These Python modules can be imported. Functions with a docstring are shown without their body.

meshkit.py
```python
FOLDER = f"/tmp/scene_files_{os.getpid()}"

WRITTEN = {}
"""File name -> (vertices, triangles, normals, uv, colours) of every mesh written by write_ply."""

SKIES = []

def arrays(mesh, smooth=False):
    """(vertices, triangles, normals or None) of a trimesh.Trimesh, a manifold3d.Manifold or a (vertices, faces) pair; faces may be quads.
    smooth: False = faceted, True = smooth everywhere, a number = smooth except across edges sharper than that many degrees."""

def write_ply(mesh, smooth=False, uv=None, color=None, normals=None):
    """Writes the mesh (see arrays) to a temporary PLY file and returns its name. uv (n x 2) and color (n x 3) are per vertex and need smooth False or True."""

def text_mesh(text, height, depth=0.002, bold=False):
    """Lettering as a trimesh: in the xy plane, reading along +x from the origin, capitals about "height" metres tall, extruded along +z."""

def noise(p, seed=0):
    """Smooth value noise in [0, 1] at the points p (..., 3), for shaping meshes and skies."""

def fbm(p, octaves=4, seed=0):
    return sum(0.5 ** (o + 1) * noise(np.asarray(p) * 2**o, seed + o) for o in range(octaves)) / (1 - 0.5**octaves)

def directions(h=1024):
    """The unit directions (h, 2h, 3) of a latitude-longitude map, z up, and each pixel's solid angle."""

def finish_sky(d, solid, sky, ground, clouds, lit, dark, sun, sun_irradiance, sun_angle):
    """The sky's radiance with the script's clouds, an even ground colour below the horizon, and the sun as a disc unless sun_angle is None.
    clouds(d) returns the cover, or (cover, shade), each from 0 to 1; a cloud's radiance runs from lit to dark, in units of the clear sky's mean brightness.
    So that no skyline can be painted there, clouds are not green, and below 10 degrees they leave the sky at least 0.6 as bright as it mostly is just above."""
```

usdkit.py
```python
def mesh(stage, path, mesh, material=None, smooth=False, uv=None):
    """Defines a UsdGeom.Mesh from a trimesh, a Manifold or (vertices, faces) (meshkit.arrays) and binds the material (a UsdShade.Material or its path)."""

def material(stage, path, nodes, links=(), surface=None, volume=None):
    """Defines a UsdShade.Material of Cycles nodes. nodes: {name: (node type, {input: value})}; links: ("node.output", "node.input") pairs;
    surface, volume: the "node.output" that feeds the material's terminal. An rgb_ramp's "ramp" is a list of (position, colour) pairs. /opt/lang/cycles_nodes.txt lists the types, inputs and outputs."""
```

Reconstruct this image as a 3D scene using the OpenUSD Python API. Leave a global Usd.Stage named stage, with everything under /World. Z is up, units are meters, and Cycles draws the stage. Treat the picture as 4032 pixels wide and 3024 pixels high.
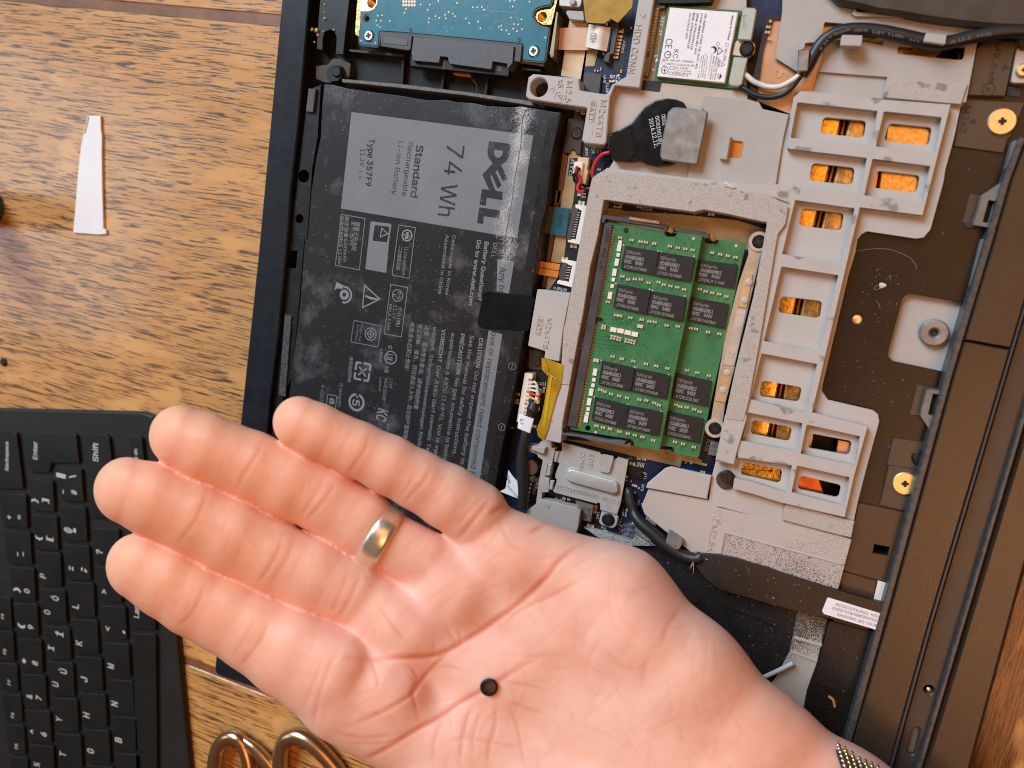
import math, random, glob
import numpy as np, trimesh, manifold3d, usdkit, meshkit
from pxr import Usd, UsdGeom, UsdLux, UsdShade, Gf, Sdf, Vt
from shapely.geometry import Polygon, MultiPolygon, Point, LineString, box as sbox
from shapely.ops import unary_union
from shapely import affinity

random.seed(7); rng = np.random.default_rng(7)
stage = Usd.Stage.CreateInMemory()
UsdGeom.SetStageUpAxis(stage, UsdGeom.Tokens.z); UsdGeom.SetStageMetersPerUnit(stage, 1.0)
UsdGeom.Xform.Define(stage, '/World')

# ---------------------------------------------------------------- camera (a phone held about 27 cm above the table)
F_PX, CX, CY, CAM_Z = 3030.0, 2016.0, 1512.0, 270.0          # focal length in photo pixels; height in mm
RC = np.array([[0.9330, 0.1632, -0.3208], [0.2126, -0.9691, 0.1250], [-0.2905, -0.1848, -0.9389]])   # world -> lens (x right, y down, z forward)
_u, _s, _v = np.linalg.svd(RC); RC = _u @ _v
EYE = np.array([0.0, 0.0, CAM_Z])
cam = UsdGeom.Camera.Define(stage, '/World/camera')
m = np.eye(4); m[0, :3] = RC[0]; m[1, :3] = -RC[1]; m[2, :3] = -RC[2]; m[3, :3] = EYE * .001
cam.AddTransformOp().Set(Gf.Matrix4d(*m.ravel().tolist()))
FOC = 26.0
cam.CreateFocalLengthAttr(FOC); cam.CreateHorizontalApertureAttr(FOC * 4032 / F_PX); cam.CreateVerticalApertureAttr(FOC * 3024 / F_PX)
cam.CreateClippingRangeAttr(Gf.Vec2f(0.005, 20.0))
cam.CreateFStopAttr(FOC / 2.1); cam.CreateFocusDistanceAttr(0.258)
cam.CreateExposureAttr(0.06)

# ---------------------------------------------------------------- light: a cool window up to the left, a warm wood-lined room
def rect_light(name, pos, target, w, h, color, power):
    l = UsdLux.RectLight.Define(stage, '/World/' + name)
    l.CreateWidthAttr(w); l.CreateHeightAttr(h); l.CreateColorAttr(Gf.Vec3f(*color)); l.CreateIntensityAttr(power)
    p, t = np.array(pos, float), np.array(target, float)
    zc = (p - t) / np.linalg.norm(p - t); xc = np.cross([0, 1.0, 0.2], zc); xc /= np.linalg.norm(xc); yc = np.cross(zc, xc)
    mm = np.eye(4); mm[0, :3], mm[1, :3], mm[2, :3], mm[3, :3] = xc, yc, zc, p
    l.AddTransformOp().Set(Gf.Matrix4d(*mm.ravel().tolist()))
    return l
rect_light('window_light', (-2.70, 2.84, 3.50), (-0.05, 0, 0), 3.00, 2.40, (0.70, 0.865, 1.0), 15.5)
rect_light('window_light_001', (-4.30, -0.20, 3.20), (-0.05, 0, 0), 1.60, 1.60, (0.70, 0.87, 1.0), 3.2)
rect_light('warm_room_light', (0.44, 0.46, 1.55), (0.10, 0.05, 0), 0.90, 0.80, (1.0, 0.43, 0.12), 2.0)
rect_light('warm_room_light_001', (0.64, -0.46, 1.55), (0.15, -0.1, 0), 0.70, 0.76, (1.0, 0.43, 0.16), 4.8)
dome = UsdLux.DomeLight.Define(stage, '/World/room_light')
dm = usdkit.material(stage, '/World/Looks/room_air', {'b': ('background_shader', {'color': (1.0, 0.48, 0.17), 'strength': 0.075})}, [], surface='b.background')
UsdShade.MaterialBindingAPI.Apply(dome.GetPrim()).Bind(dm)

# ---------------------------------------------------------------- helpers: points
ZN = dict(A=(0, 0, .60274), B=(1000, 0, .60274), C=(2000, 0, .60274), D=(2932, 0, .60274), E=(0, 1000, .60274), F=(1000, 900, .60274),
          G=(2000, 900, .60274), H=(2932, 900, .60274), I=(0, 1900, .67767), J=(1000, 1800, .73765), K=(1900, 1600, .66298), L=(2832, 1800, .73801),
          b=(1050, 0, .30136), c=(1600, 0, .30136), d=(2150, 0, .27120), e=(2500, 0, .27125), f=(3000, 0, .25316), g=(3450, 0, .28926),
          h=(2000, 350, .27130), i=(1950, 750, .30139), P=(1950, 1300, .30139), Q=(1950, 1700, .30137), R=(2250, 750, .27125), S=(2350, 1650, .30136),
          O=(700, 2450, .34602), T=(3050, 2650, .44394), V=(1840, 500, .42003), N=(0, 1550, .33149), U=(3350, 300, .42203), X=(0, 0, 1.0), Y=(0, 0, 1.8228))
def px(zone, pts):
    ox, oy, s = ZN[zone]
    return np.asarray(pts, float) * s + [ox, oy]
def W(p, z):                                                   # a sight line met with the level z (mm) -> world mm (x, y)
    p = np.atleast_2d(np.asarray(p, float))
    r = np.stack([(p[:, 0] - CX) / F_PX, (p[:, 1] - CY) / F_PX, np.ones(len(p))], 1) @ RC
    k = (z - CAM_Z) / r[:, 2]
    return EYE[:2] + r[:, :2] * k[:, None]
def at(zone, x, y, z):
    return W(px(zone, [(x, y)]), z)[0]
def pl(zone, pts, z, r=0.0, rc=None):
    """polygon on level z; r rounds its corners (mm)."""
    g = Polygon(W(px(zone, pts), z)).buffer(0)
    return rnd(g, r, rc)
def rnd(g, r, rc=None):
    if r > 0: g = g.buffer(-r, quad_segs=4).buffer(r, quad_segs=4)
    rc = r if rc is None else rc
    if rc > 0: g = g.buffer(rc, quad_segs=4).buffer(-rc, quad_segs=4)
    return g.simplify(0.01)
def disc(zone, x, y, rad_zone, z, n=8):
    c = at(zone, x, y, z); c2 = at(zone, x + rad_zone, y, z)
    return Point(*c).buffer(np.linalg.norm(c2 - c), quad_segs=n)
def circ(c, r, n=8): return Point(float(c[0]), float(c[1])).buffer(r, quad_segs=n)

# ---------------------------------------------------------------- helpers: meshes (mm)
def geoms(g):
    if g is None or g.is_empty: return []
    return [x for x in getattr(g, 'geoms', [g]) if isinstance(x, Polygon) and x.area > 1e-4]
def tri(poly):
    rings = [np.array(r.coords)[:-1] for r in [poly.exterior, *poly.interiors]]
    if not poly.exterior.is_ccw: rings[0] = rings[0][::-1]
    for k in range(1, len(rings)):
        if poly.interiors[k - 1].is_ccw: rings[k] = rings[k][::-1]
    return rings, np.asarray(manifold3d.triangulate([r for r in rings]), int)
def inset(r, b):
    a, c = np.roll(r, 1, 0), np.roll(r, -1, 0)
    d1 = r - a; d1 /= np.linalg.norm(d1, axis=1, keepdims=True) + 1e-12
    d2 = c - r; d2 /= np.linalg.norm(d2, axis=1, keepdims=True) + 1e-12
    n1, n2 = np.stack([-d1[:, 1], d1[:, 0]], 1), np.stack([-d2[:, 1], d2[:, 0]], 1)
    h = n1 + n2; h /= (np.linalg.norm(h, axis=1, keepdims=True) + 1e-9)
    cosv = np.clip((h * n1).sum(1, keepdims=True), 0.45, 1)
    return r + h * b / cosv
class MB:
    """collects pieces that become one mesh"""
    def __init__(s): s.v, s.f, s.n = [], [], 0
    def add(s, v, f):
        v = np.asarray(v, float); f = np.asarray(f, int)
        if len(f): s.v.append(v); s.f.append(f + s.n); s.n += len(v)
        return s
    def prism(s, g, z0, z1, bev=0.0):
        for p in geoms(g):
            p = p.simplify(0.004)
            for q in geoms(p): s._prism(q, z0, z1, bev)
        return s
    def _prism(s, p, z0, z1, bev):
        rings, t = tri(p)
        if len(t) == 0: return
        t_top = t
        def bad(v, q): a = v[q]; e, f_ = a[:, 1] - a[:, 0], a[:, 2] - a[:, 0]; s_ = e[:, 0] * f_[:, 1] - e[:, 1] * f_[:, 0]; return -s_[s_ < 0].sum() > 2e-3
        for b_ in ((bev, bev * .5, bev * .2, 0.0) if bev > 0 else ()):
            bev = b_; irs = [inset(r, bev) for r in rings] if bev > 0 else rings; ins = np.vstack(irs)
            if not bad(ins, t): break
            t2 = np.asarray(manifold3d.triangulate(irs), int)
            area = sum(.5 * (r[:, 0] * np.roll(r[:, 1], -1) - r[:, 1] * np.roll(r[:, 0], -1)).sum() for r in irs)
            if len(t2) and not bad(ins, t2):
                a = ins[t2]; e, f_ = a[:, 1] - a[:, 0], a[:, 2] - a[:, 0]
                if abs(.5 * (e[:, 0] * f_[:, 1] - e[:, 1] * f_[:, 0]).sum() - area) < 1e-2: t_top = t2; break
        nn = [len(r) for r in rings]; allr = np.vstack(rings); N = len(allr)
        levels = [np.c_[allr, np.full(N, z0)]]
        if bev > 0:
            levels.append(np.c_[allr, np.full(N, z1 - bev)])
            levels.append(np.c_[ins, np.full(N, z1)])
        else:
            levels.append(np.c_[allr, np.full(N, z1)])
        fs = []
        for k in range(len(levels) - 1):
            o = 0
            for n in nn:
                i = np.arange(n); j = (i + 1) % n; a, b = o + k * N, o + (k + 1) * N
                fs += [np.stack([a + i, a + j, b + j], 1), np.stack([a + i, b + j, b + i], 1)]; o += n
        fs.append(t_top + (len(levels) - 1) * N); fs.append(t[:, ::-1])
        s.add(np.vstack(levels), np.vstack(fs))
    def sheet(s, g, z):
        for p in geoms(g):
            rings, t = tri(p); r = np.vstack(rings); s.add(np.c_[r, np.full(len(r), z)], t)
        return s
    def tube(s, pts, rad, n=8, sub=6, flat=1.0):
        pts = np.asarray(pts, float)
        if sub > 1 and len(pts) > 2: pts = spline(pts, sub)
        rad = np.interp(np.linspace(0, 1, len(pts)), np.linspace(0, 1, np.size(rad)), np.atleast_1d(rad)) if np.size(rad) > 1 else np.full(len(pts), float(np.atleast_1d(rad)[0]))
        t = np.gradient(pts, axis=0); t /= np.linalg.norm(t, axis=1, keepdims=True) + 1e-12
        up = np.array([0, 0, 1.0]); sx = np.cross(t, up); bad = np.linalg.norm(sx, axis=1) < 1e-3; sx[bad] = [1, 0, 0]
        sx /= np.linalg.norm(sx, axis=1, keepdims=True); sy = np.cross(sx, t)
        a = np.arange(n) / n * 2 * np.pi
        v = pts[:, None] + rad[:, None, None] * (np.cos(a)[None, :, None] * sx[:, None] + flat * np.sin(a)[None, :, None] * sy[:, None])
        L = len(pts); i = np.arange(L - 1)[:, None] * n; j = np.arange(n)[None]; jn = (j + 1) % n
        q = np.stack([i + j, i + jn, i + n + jn, i + n + j], -1).reshape(-1, 4)
        f = np.vstack([q[:, [0, 1, 2]], q[:, [0, 2, 3]]])
        caps = [(0, np.roll(np.arange(n), 0)[::-1]), (L - 1, np.arange(n))]
        for l, o in caps: f = np.vstack([f, [[l * n + o[0], l * n + o[k], l * n + o[k + 1]] for k in range(1, n - 1)]])
        return s.add(v.reshape(-1, 3), f[:, ::-1])
    def box(s, c, size, rot=0.0):
        bx = trimesh.creation.box(size); bx.apply_transform(trimesh.transformations.rotation_matrix(rot, [0, 0, 1])); bx.apply_translation(c)
        return s.add(bx.vertices, bx.faces)
    def mesh(s, tm): return s.add(tm.vertices, tm.faces)
    def dome(s, c, r, h, n=16, rings=4):
        a = np.arange(n) / n * 2 * np.pi; v = []
        for k in range(rings):
            q = k / rings * np.pi / 2; v += [np.c_[c[0] + r * np.cos(q) * np.cos(a), c[1] + r * np.cos(q) * np.sin(a), np.full(n, c[2] + h * np.sin(q))]]
        v = np.vstack(v + [np.array([[c[0], c[1], c[2] + h]])]); f = []
        for k in range(rings - 1):
            for i in range(n):
                j = (i + 1) % n; f += [(k * n + i, k * n + j, k * n + n + j), (k * n + i, k * n + n + j, k * n + n + i)]
        f += [((rings - 1) * n + i, (rings - 1) * n + (i + 1) % n, rings * n) for i in range(n)]
        return s.add(v, f)
    def data(s): return np.vstack(s.v), np.vstack(s.f)
def spline(p, sub):
    p = np.asarray(p, float); q = np.vstack([2 * p[0] - p[1], p, 2 * p[-1] - p[-2]]); out = []
    for k in range(1, len(q) - 2):
        t = np.linspace(0, 1, sub, endpoint=False)[:, None]; a, b, c, d = q[k - 1:k + 3]
        out.append(.5 * (2 * b + (c - a) * t + (2 * a - 5 * b + 4 * c - d) * t * t + (3 * b - a - 3 * c + d) * t ** 3))
    return np.vstack(out + [p[-1:]])
def pts3(zone, pts, z):
    w = W(px(zone, pts), z) if np.ndim(z) == 0 else np.vstack([W(px(zone, [p]), q) for p, q in zip(pts, z)])
    return np.c_[w, np.broadcast_to(z, len(w))]

# ---------------------------------------------------------------- helpers: scene prims
ROOTS = {}
NAMES = {}
def numbered(path):
    n = NAMES.get(path, 0); NAMES[path] = n + 1
    return path if n == 0 else f'{path}_{n:03d}'
def thing(name, label, cat, base=(0, 0, 0), group=None):
    path = numbered('/World/' + name); x = UsdGeom.Xform.Define(stage, path)
    x.AddTranslateOp().Set(Gf.Vec3d(*(float(c) * .001 for c in base))); p = x.GetPrim(); ROOTS[path] = np.array(base, float)
    p.SetCustomDataByKey('label', label); p.SetCustomDataByKey('category', cat)
    if group: p.SetCustomDataByKey('group', group)
    return path
def base_of(path):
    for r, b in ROOTS.items():
        if path == r or path.startswith(r + '/'): return b
    return np.zeros(3)
def part(parent, name, mb, mat, label=None, smooth=22, stuff=False, color=None):
    path = numbered(f'{parent}/{name}')
    v, f = mb.data() if isinstance(mb, MB) else (np.asarray(mb[0], float), np.asarray(mb[1], int))
    me = usdkit.mesh(stage, path, ((v - base_of(parent)) * .001, f), mat, smooth=smooth)
    if color is not None:
        UsdGeom.PrimvarsAPI(me).CreatePrimvar('tone', Sdf.ValueTypeNames.Color3fArray, 'vertex').Set(Vt.Vec3fArray.FromNumpy(np.asarray(color, np.float32)))
    if label: me.GetPrim().SetCustomDataByKey('label', label)
    if stuff: me.GetPrim().SetCustomDataByKey('kind', 'stuff')
    return path

# ---------------------------------------------------------------- helpers: lettering (flat print, or raised when depth > 0)
_fonts = {}
def font(kind, size):
    k = (kind, size)
    if k not in _fonts:
        from PIL import ImageFont
        name = {'sans': 'Inter.woff2', 'cjk': 'Noto Sans CJK Regular.woff2', 'mono': 'DejaVuSansMono.woff2'}[kind]
        _fonts[k] = ImageFont.truetype(glob.glob('/opt/blender-*/*/datafiles/fonts/' + name)[0], size)
    return _fonts[k]
_glyphs = {}
def text_shape(text, kind='sans', bold=False, size=44):
    key = (text, kind, bold, size)
    if key in _glyphs: return _glyphs[key]
    from PIL import Image, ImageDraw
    ft = font(kind, size); sw = 1 if bold else 0
    x0, y0, x1, y1 = ft.getbbox(text, anchor='ls', stroke_width=sw)
    im = Image.new('L', (x1 - x0 + 8, y1 - y0 + 8))
    ImageDraw.Draw(im).text((4 - x0, 4 - y0), text, 255, ft, anchor='ls', stroke_width=sw)
    on = np.pad(np.asarray(im) > 110, ((0, 0), (1, 1))).astype(np.int8)
    rows, st = np.nonzero(np.diff(on, axis=1) == 1); en = np.nonzero(np.diff(on, axis=1) == -1)[1]
    g = unary_union([sbox(a, -r - 1, b, -r) for a, b, r in zip(st, en, rows)]).buffer(.35).buffer(-.35).simplify(.6)
    s = 1 / (size * .73)                                      # capitals are 1 high
    g = affinity.affine_transform(g, [s, 0, 0, s, (x0 - 4) * s, (4 - y0) * s])
    _glyphs[key] = g
    return g
def lay(g, p0, p1, h=None, up=1.0):
    """lay unit lettering g from world point p0 to p1 (mm): width fits the two points, height h or natural."""
    p0, p1 = np.asarray(p0), np.asarray(p1); d = p1 - p0; L = np.linalg.norm(d); d = d / L; n = np.array([-d[1], d[0]]) * up
    x0, _, x1, _ = g.bounds; sx = L / (x1 - x0); sy = h if h else sx
    return affinity.affine_transform(g, [d[0] * sx, n[0] * sy, d[1] * sx, n[1] * sy, p0[0] - x0 * sx * d[0], p0[1] - x0 * sx * d[1]])
def text(mb, s, zone, a, b, z, h=None, kind='sans', bold=False, depth=0.0, size=44, cap=None):
    """print s from the photo point a to b (baseline) on level z. cap: capital height in zone pixels."""
    p0, p1 = at(zone, *a, z), at(zone, *b, z)
    if cap: h = cap * np.linalg.norm(p1 - p0) / np.hypot(b[0] - a[0], b[1] - a[1])
    g = lay(text_shape(s, kind, bold, size), p0, p1, h)
    if depth > 0: mb.prism(g, z - .05, z + depth)
    else: mb.sheet(g, z)
    return mb
def ring(g, w): return g.difference(g.buffer(-w))

# ---------------------------------------------------------------- materials
LK = '/World/Looks/'
def mat(name, c, rough=.5, metal=0.0, var=.12, vs=180, bump=.0, bs=2500, dust=0.0, spec=.5, coat=0.0, rv=.12, c2=None, ds=1400, dc=(.55, .53, .5), extra=None):
    c = np.array(c, float); lo = c * (1 - var) if c2 is None else np.array(c2); hi = np.clip(c * (1 + var), 0, 1) if c2 is None else c
    n = {'g': ('geometry', {}), 'n1': ('noise_texture', {'scale': vs, 'detail': 5.0, 'roughness': .6}), 'r': ('rgb_ramp', {'ramp': [(.3, lo), (.7, hi)]}),
         'rr': ('map_range', {'from_min': .3, 'from_max': .7, 'to_min': max(rough * (1 - rv), .02), 'to_max': min(rough * (1 + rv), 1), 'clamp': True}),
         'p': ('principled_bsdf', {'metallic': metal, 'specular_ior_level': spec, 'coat_weight': coat, 'coat_roughness': .08})}
    l = [('g.position', 'n1.vector'), ('n1.fac', 'r.fac'), ('n1.fac', 'rr.value'), ('rr.result', 'p.roughness')]
    out = 'r.color'
    if dust > 0:
        n['n3'] = ('noise_texture', {'scale': ds, 'detail': 2.0, 'roughness': .5}); n['dr'] = ('map_range', {'from_min': .80 - .2 * dust, 'from_max': .86 - .2 * dust, 'to_min': 0.0, 'to_max': .9, 'clamp': True})
        n['mx'] = ('mix_color', {'b': dc}); l += [('g.position', 'n3.vector'), ('n3.fac', 'dr.value'), ('dr.result', 'mx.fac'), (out, 'mx.a')]; out = 'mx.result'
    l.append((out, 'p.base_color'))
    if bump > 0:
        n['n2'] = ('noise_texture', {'scale': bs, 'detail': 2.0}); n['b'] = ('bump', {'strength': min(bump, 1.0), 'distance': 5e-5 * max(bump, 1)})
        l += [('g.position', 'n2.vector'), ('n2.fac', 'b.height'), ('b.normal', 'p.normal')]
    return usdkit.material(stage, LK + name, n, l, surface='p.BSDF')
# ================================================================ table
def wood(name, along_x=True, base=((.64, .335, .115), (.50, .240, .070)), pore=(.075, .036, .014), warp=0.0, amount=1.0):
    sx, sy = (20, 300) if along_x else (300, 20)
    tx, ty = (84, 2000) if along_x else (2000, 84)
    n = {'g': ('geometry', {}), 'o': ('object_info', {}),
         'wn': ('noise_texture', {'scale': 16.0, 'detail': 2.0}), 'wm': ('mix_vector', {'fac': .0035}),
         'm1': ('mapping', {'scale': (sx, sy, 1), 'rotation': (0, 0, warp)}), 'm2': ('mapping', {'scale': (tx, ty, 1), 'rotation': (0, 0, warp)}),
         'm3': ('mapping', {'scale': (38, 90, 1) if along_x else (90, 38, 1), 'rotation': (0, 0, -.75)}),
         'grain': ('noise_texture', {'dimensions': '4D', 'scale': 1.0, 'detail': 4.0, 'roughness': .55}),
         'pores': ('noise_texture', {'dimensions': '4D', 'scale': 1.0, 'detail': 2.5, 'roughness': .55, 'distortion': .0}),
         'ray': ('noise_texture', {'dimensions': '4D', 'scale': 1.0, 'detail': 1.5, 'roughness': .4}),
         'gr': ('rgb_ramp', {'ramp': [(.28, base[1]), (.72, base[0])]}),
         'th': ('map_range', {'from_min': .60, 'from_max': .70, 'to_min': .0, 'to_max': -.10, 'clamp': True}),
         'sub': ('math', {'math_type': 'add'}), 'pr': ('map_range', {'from_min': .52, 'from_max': .58, 'to_min': 0.0, 'to_max': .92 * amount, 'clamp': True}),
         'rr': ('map_range', {'from_min': .60, 'from_max': .68, 'to_min': 0.0, 'to_max': .75, 'clamp': True}),
         'raymix': ('mix_color', {'b': (.66, .35, .12)}), 'mx': ('mix_color', {'b': pore}),
         'bump': ('bump', {'strength': .35, 'distance': .0002, 'invert': True}),
         'big': ('noise_texture', {'scale': 14.0, 'detail': 3.0}), 'bigr': ('map_range', {'from_min': .35, 'from_max': .65, 'to_min': .28, 'to_max': .42, 'clamp': True}),
         'p': ('principled_bsdf', {'specular_ior_level': .5, 'coat_weight': .5, 'coat_roughness': .14})}
    l = [('g.position', 'wn.vector'), ('g.position', 'wm.a'), ('wn.color', 'wm.b'), ('wm.result', 'm1.vector'), ('wm.result', 'm2.vector'), ('wm.result', 'm3.vector'),
         ('m1.vector', 'grain.vector'), ('m2.vector', 'pores.vector'), ('m3.vector', 'ray.vector'), ('o.random', 'grain.w'), ('o.random', 'pores.w'), ('o.random', 'ray.w'),
         ('grain.fac', 'gr.fac'), ('ray.fac', 'rr.value'), ('gr.color', 'raymix.a'), ('rr.result', 'raymix.fac'),
         ('ray.fac', 'th.value'), ('pores.fac', 'sub.value1'), ('th.result', 'sub.value2'), ('sub.value', 'pr.value'), ('pr.result', 'mx.fac'), ('raymix.result', 'mx.a'), ('mx.result', 'p.base_color'),
         ('pr.result', 'bump.height'), ('bump.normal', 'p.normal'), ('g.position', 'big.vector'), ('big.fac', 'bigr.value'), ('bigr.result', 'p.roughness')]
    return usdkit.material(stage, LK + name, n, l, surface='p.BSDF')
oak = wood('oak', True, warp=-.02)
oak_edge_shaded = wood('oak_edge_shaded', False, base=((.24, .085, .022), (.12, .038, .010)), pore=(.03, .012, .006))  # same oak turned crosswise, its shade and dark reflection put into the colour
filler = mat('joint_filler', (.20, .085, .035), .4, var=.3, vs=60, bump=.5, bs=700)
T = thing('table', 'old varnished oak plank table under the laptop and keyboard', 'table', (0, 0, 0))
stage.GetPrimAtPath(T).SetCustomDataByKey('kind', 'structure')
yt, yb = at('A', 900, 52, 0)[1], at('O', 260, 500, 0)[1]
XL, XR = -420.0, at('T', 1860, 400, 0)[0] - 6
def plank(x0, x1, y0, y1, m):
    mb = MB().prism(rnd(sbox(x0, y0, x1, y1), .8), -18, 0, .35); part(T, 'plank', mb, m, smooth=25)
plank(XL, XR, yt + 2.1, yt + 150, oak); plank(XL, XR, yb + 2.0, yt - 2.1, oak); plank(XL, XR, yb - 150, yb - 2.0, oak)
plank(XR + 1, XR + 140, yb - 160, yt + 150, oak_edge_shaded)
for y in (yt, yb): part(T, 'joint_strip', MB().prism(sbox(XL, y - 2.0, XR, y + 2.0), -18, -.35), filler)
part(T, 'apron', MB().prism(sbox(XL, yb - 158, XR + 138, yt + 148), -60, -18.2), filler)

# ================================================================ materials of the laptop
black = mat('black_plastic', (.011, .011, .012), .36, spec=.35, var=.3, bump=.6, bs=5000, dust=.35)
rim_m = mat('rim_plastic', (.012, .014, .019), .34, var=.2, bump=.4, bs=6000, dust=.12, spec=.26)
dark = mat('bay_plastic', (.009, .008, .007), .5, var=.3, bump=.4, spec=.3)
satin = mat('hinge_plastic', (.036, .024, .017), .26, var=.15, bump=.8, bs=4000, dust=.12, vs=60)
valley_m = mat('valley_plastic', (.034, .028, .026), .36, var=.15, bump=.5, bs=5000)
mylar = mat('black_mylar', (.012, .009, .007), .30, spec=.36, var=.3, vs=90, bump=.3, bs=900, dust=.35)
foil = mat('black_film', (.010, .010, .011), .20, vs=60, spec=.4, c2=(.020, .020, .021), bump=1.0, bs=160, dust=.55, ds=1900)
mag = mat('grey_metal', (.45, .425, .405), .48, var=.05, vs=90, bump=.35, bs=7000, dust=.16, ds=900, dc=(.10, .09, .085))
mag_worn = mat('worn_grey_metal', (.45, .425, .405), .48, var=.05, vs=100, bump=.4, bs=5000, dust=.95, ds=170, dc=(.22, .205, .195))
plate_m = mat('smooth_grey_metal', (.40, .375, .35), .46, var=.06, vs=70, bump=.3, bs=6000, dust=.15, ds=1100, dc=(.12, .11, .10))
clip_m = mat('scuffed_metal', (.33, .31, .29), .42, metal=.35, vs=300, c2=(.19, .175, .165), bump=.4, bs=3000)
gasket = mat('fabric_gasket', (.53, .485, .44), .5, vs=3000, c2=(.31, .275, .245), bump=1.0, bs=3000, dust=.8, ds=260, dc=(.20, .19, .185))
gold_pcb = mat('tan_pcb', (.40, .29, .145), .42, metal=.25, var=.14, vs=120, bump=.2)
blue_pcb = mat('blue_pcb', (.006, .022, .085), .33, vs=220, c2=(.006, .010, .022), dust=.22, ds=1300, dc=(.25, .27, .3))
black_pcb = mat('black_pcb', (.012, .013, .016), .36, var=.4, vs=400, dust=.2)
green_pcb = mat('green_pcb', (.062, .215, .088), .34, vs=130, c2=(.034, .145, .056), bump=.15, bs=2000)
teal_pcb = mat('teal_pcb', (.008, .155, .225), .34, vs=200, c2=(.006, .125, .185), bump=.1)
copper = mat('copper', (1.0, .66, .17), .26, metal=1.0, vs=900, c2=(.50, .27, .05), bump=1.0, bs=1100)
brass = mat('brass', (.85, .62, .27), .28, metal=1.0, vs=700, c2=(.45, .30, .12), bump=.9, bs=1300)
steel = mat('steel', (.60, .585, .55), .3, metal=1.0, var=.1)
shield_m = mat('silver_shield', (.50, .49, .46), .36, metal=.25, var=.05, bump=.15)
tinned = mat('tinned', (.74, .70, .62), .30, metal=.25, var=.1)
ivory = mat('ivory_plastic', (.80, .74, .66), .45, var=.04)
beige = mat('beige_plastic', (.62, .48, .30), .5, var=.08)
chip_m = mat('chip', (.019, .018, .018), .5, spec=.35, var=.15, vs=700, bump=.5, bs=6000)
conn_m = mat('connector_grey', (.060, .055, .058), .42, var=.15, dust=.1)
white_lbl = mat('white_label', (.80, .79, .82), .5, var=.02)
ink = mat('black_ink', (.02, .02, .022), .55)
pale = mat('pale_print', (.225, .24, .255), .5, var=.06); chip_ink = mat('chip_print', (.26, .255, .25), .5, var=.1)
white_print = mat('white_print', (.72, .74, .76), .5)
screw_m = mat('black_screw', (.010, .009, .009), .36, var=.2, spec=.4)
recess_m = mat('screw_recess', (.006, .005, .005), .6)
warmscrew = mat('brass_screw', (.98, .78, .46), .42, metal=1.0, var=.08, bump=.2)
tapeY = mat('yellow_tape', (.50, .30, .010), .3, vs=120, c2=(.30, .17, .008), bump=.4, bs=500)
orange_m = mat('orange_flex', (.62, .22, .03), .35, var=.12)
teal_tape = mat('teal_tape', (.015, .11, .15), .32, var=.15)
pads = mat('solder', (.74, .54, .36), .35, metal=.2)
goldpin = mat('gold_pin', (.78, .44, .12), .3, metal=.35)
red_m = mat('red_wire', (.62, .018, .022), .38)
wire_w = mat('white_wire', (.66, .64, .60), .42)
sleeve = mat('black_sleeve', (.013, .013, .014), .42, bump=.5, bs=900, dust=.15)
cloth_tape = mat('cloth_tape', (.016, .016, .018), .42, bump=1.0, bs=2600, dust=.3)

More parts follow.
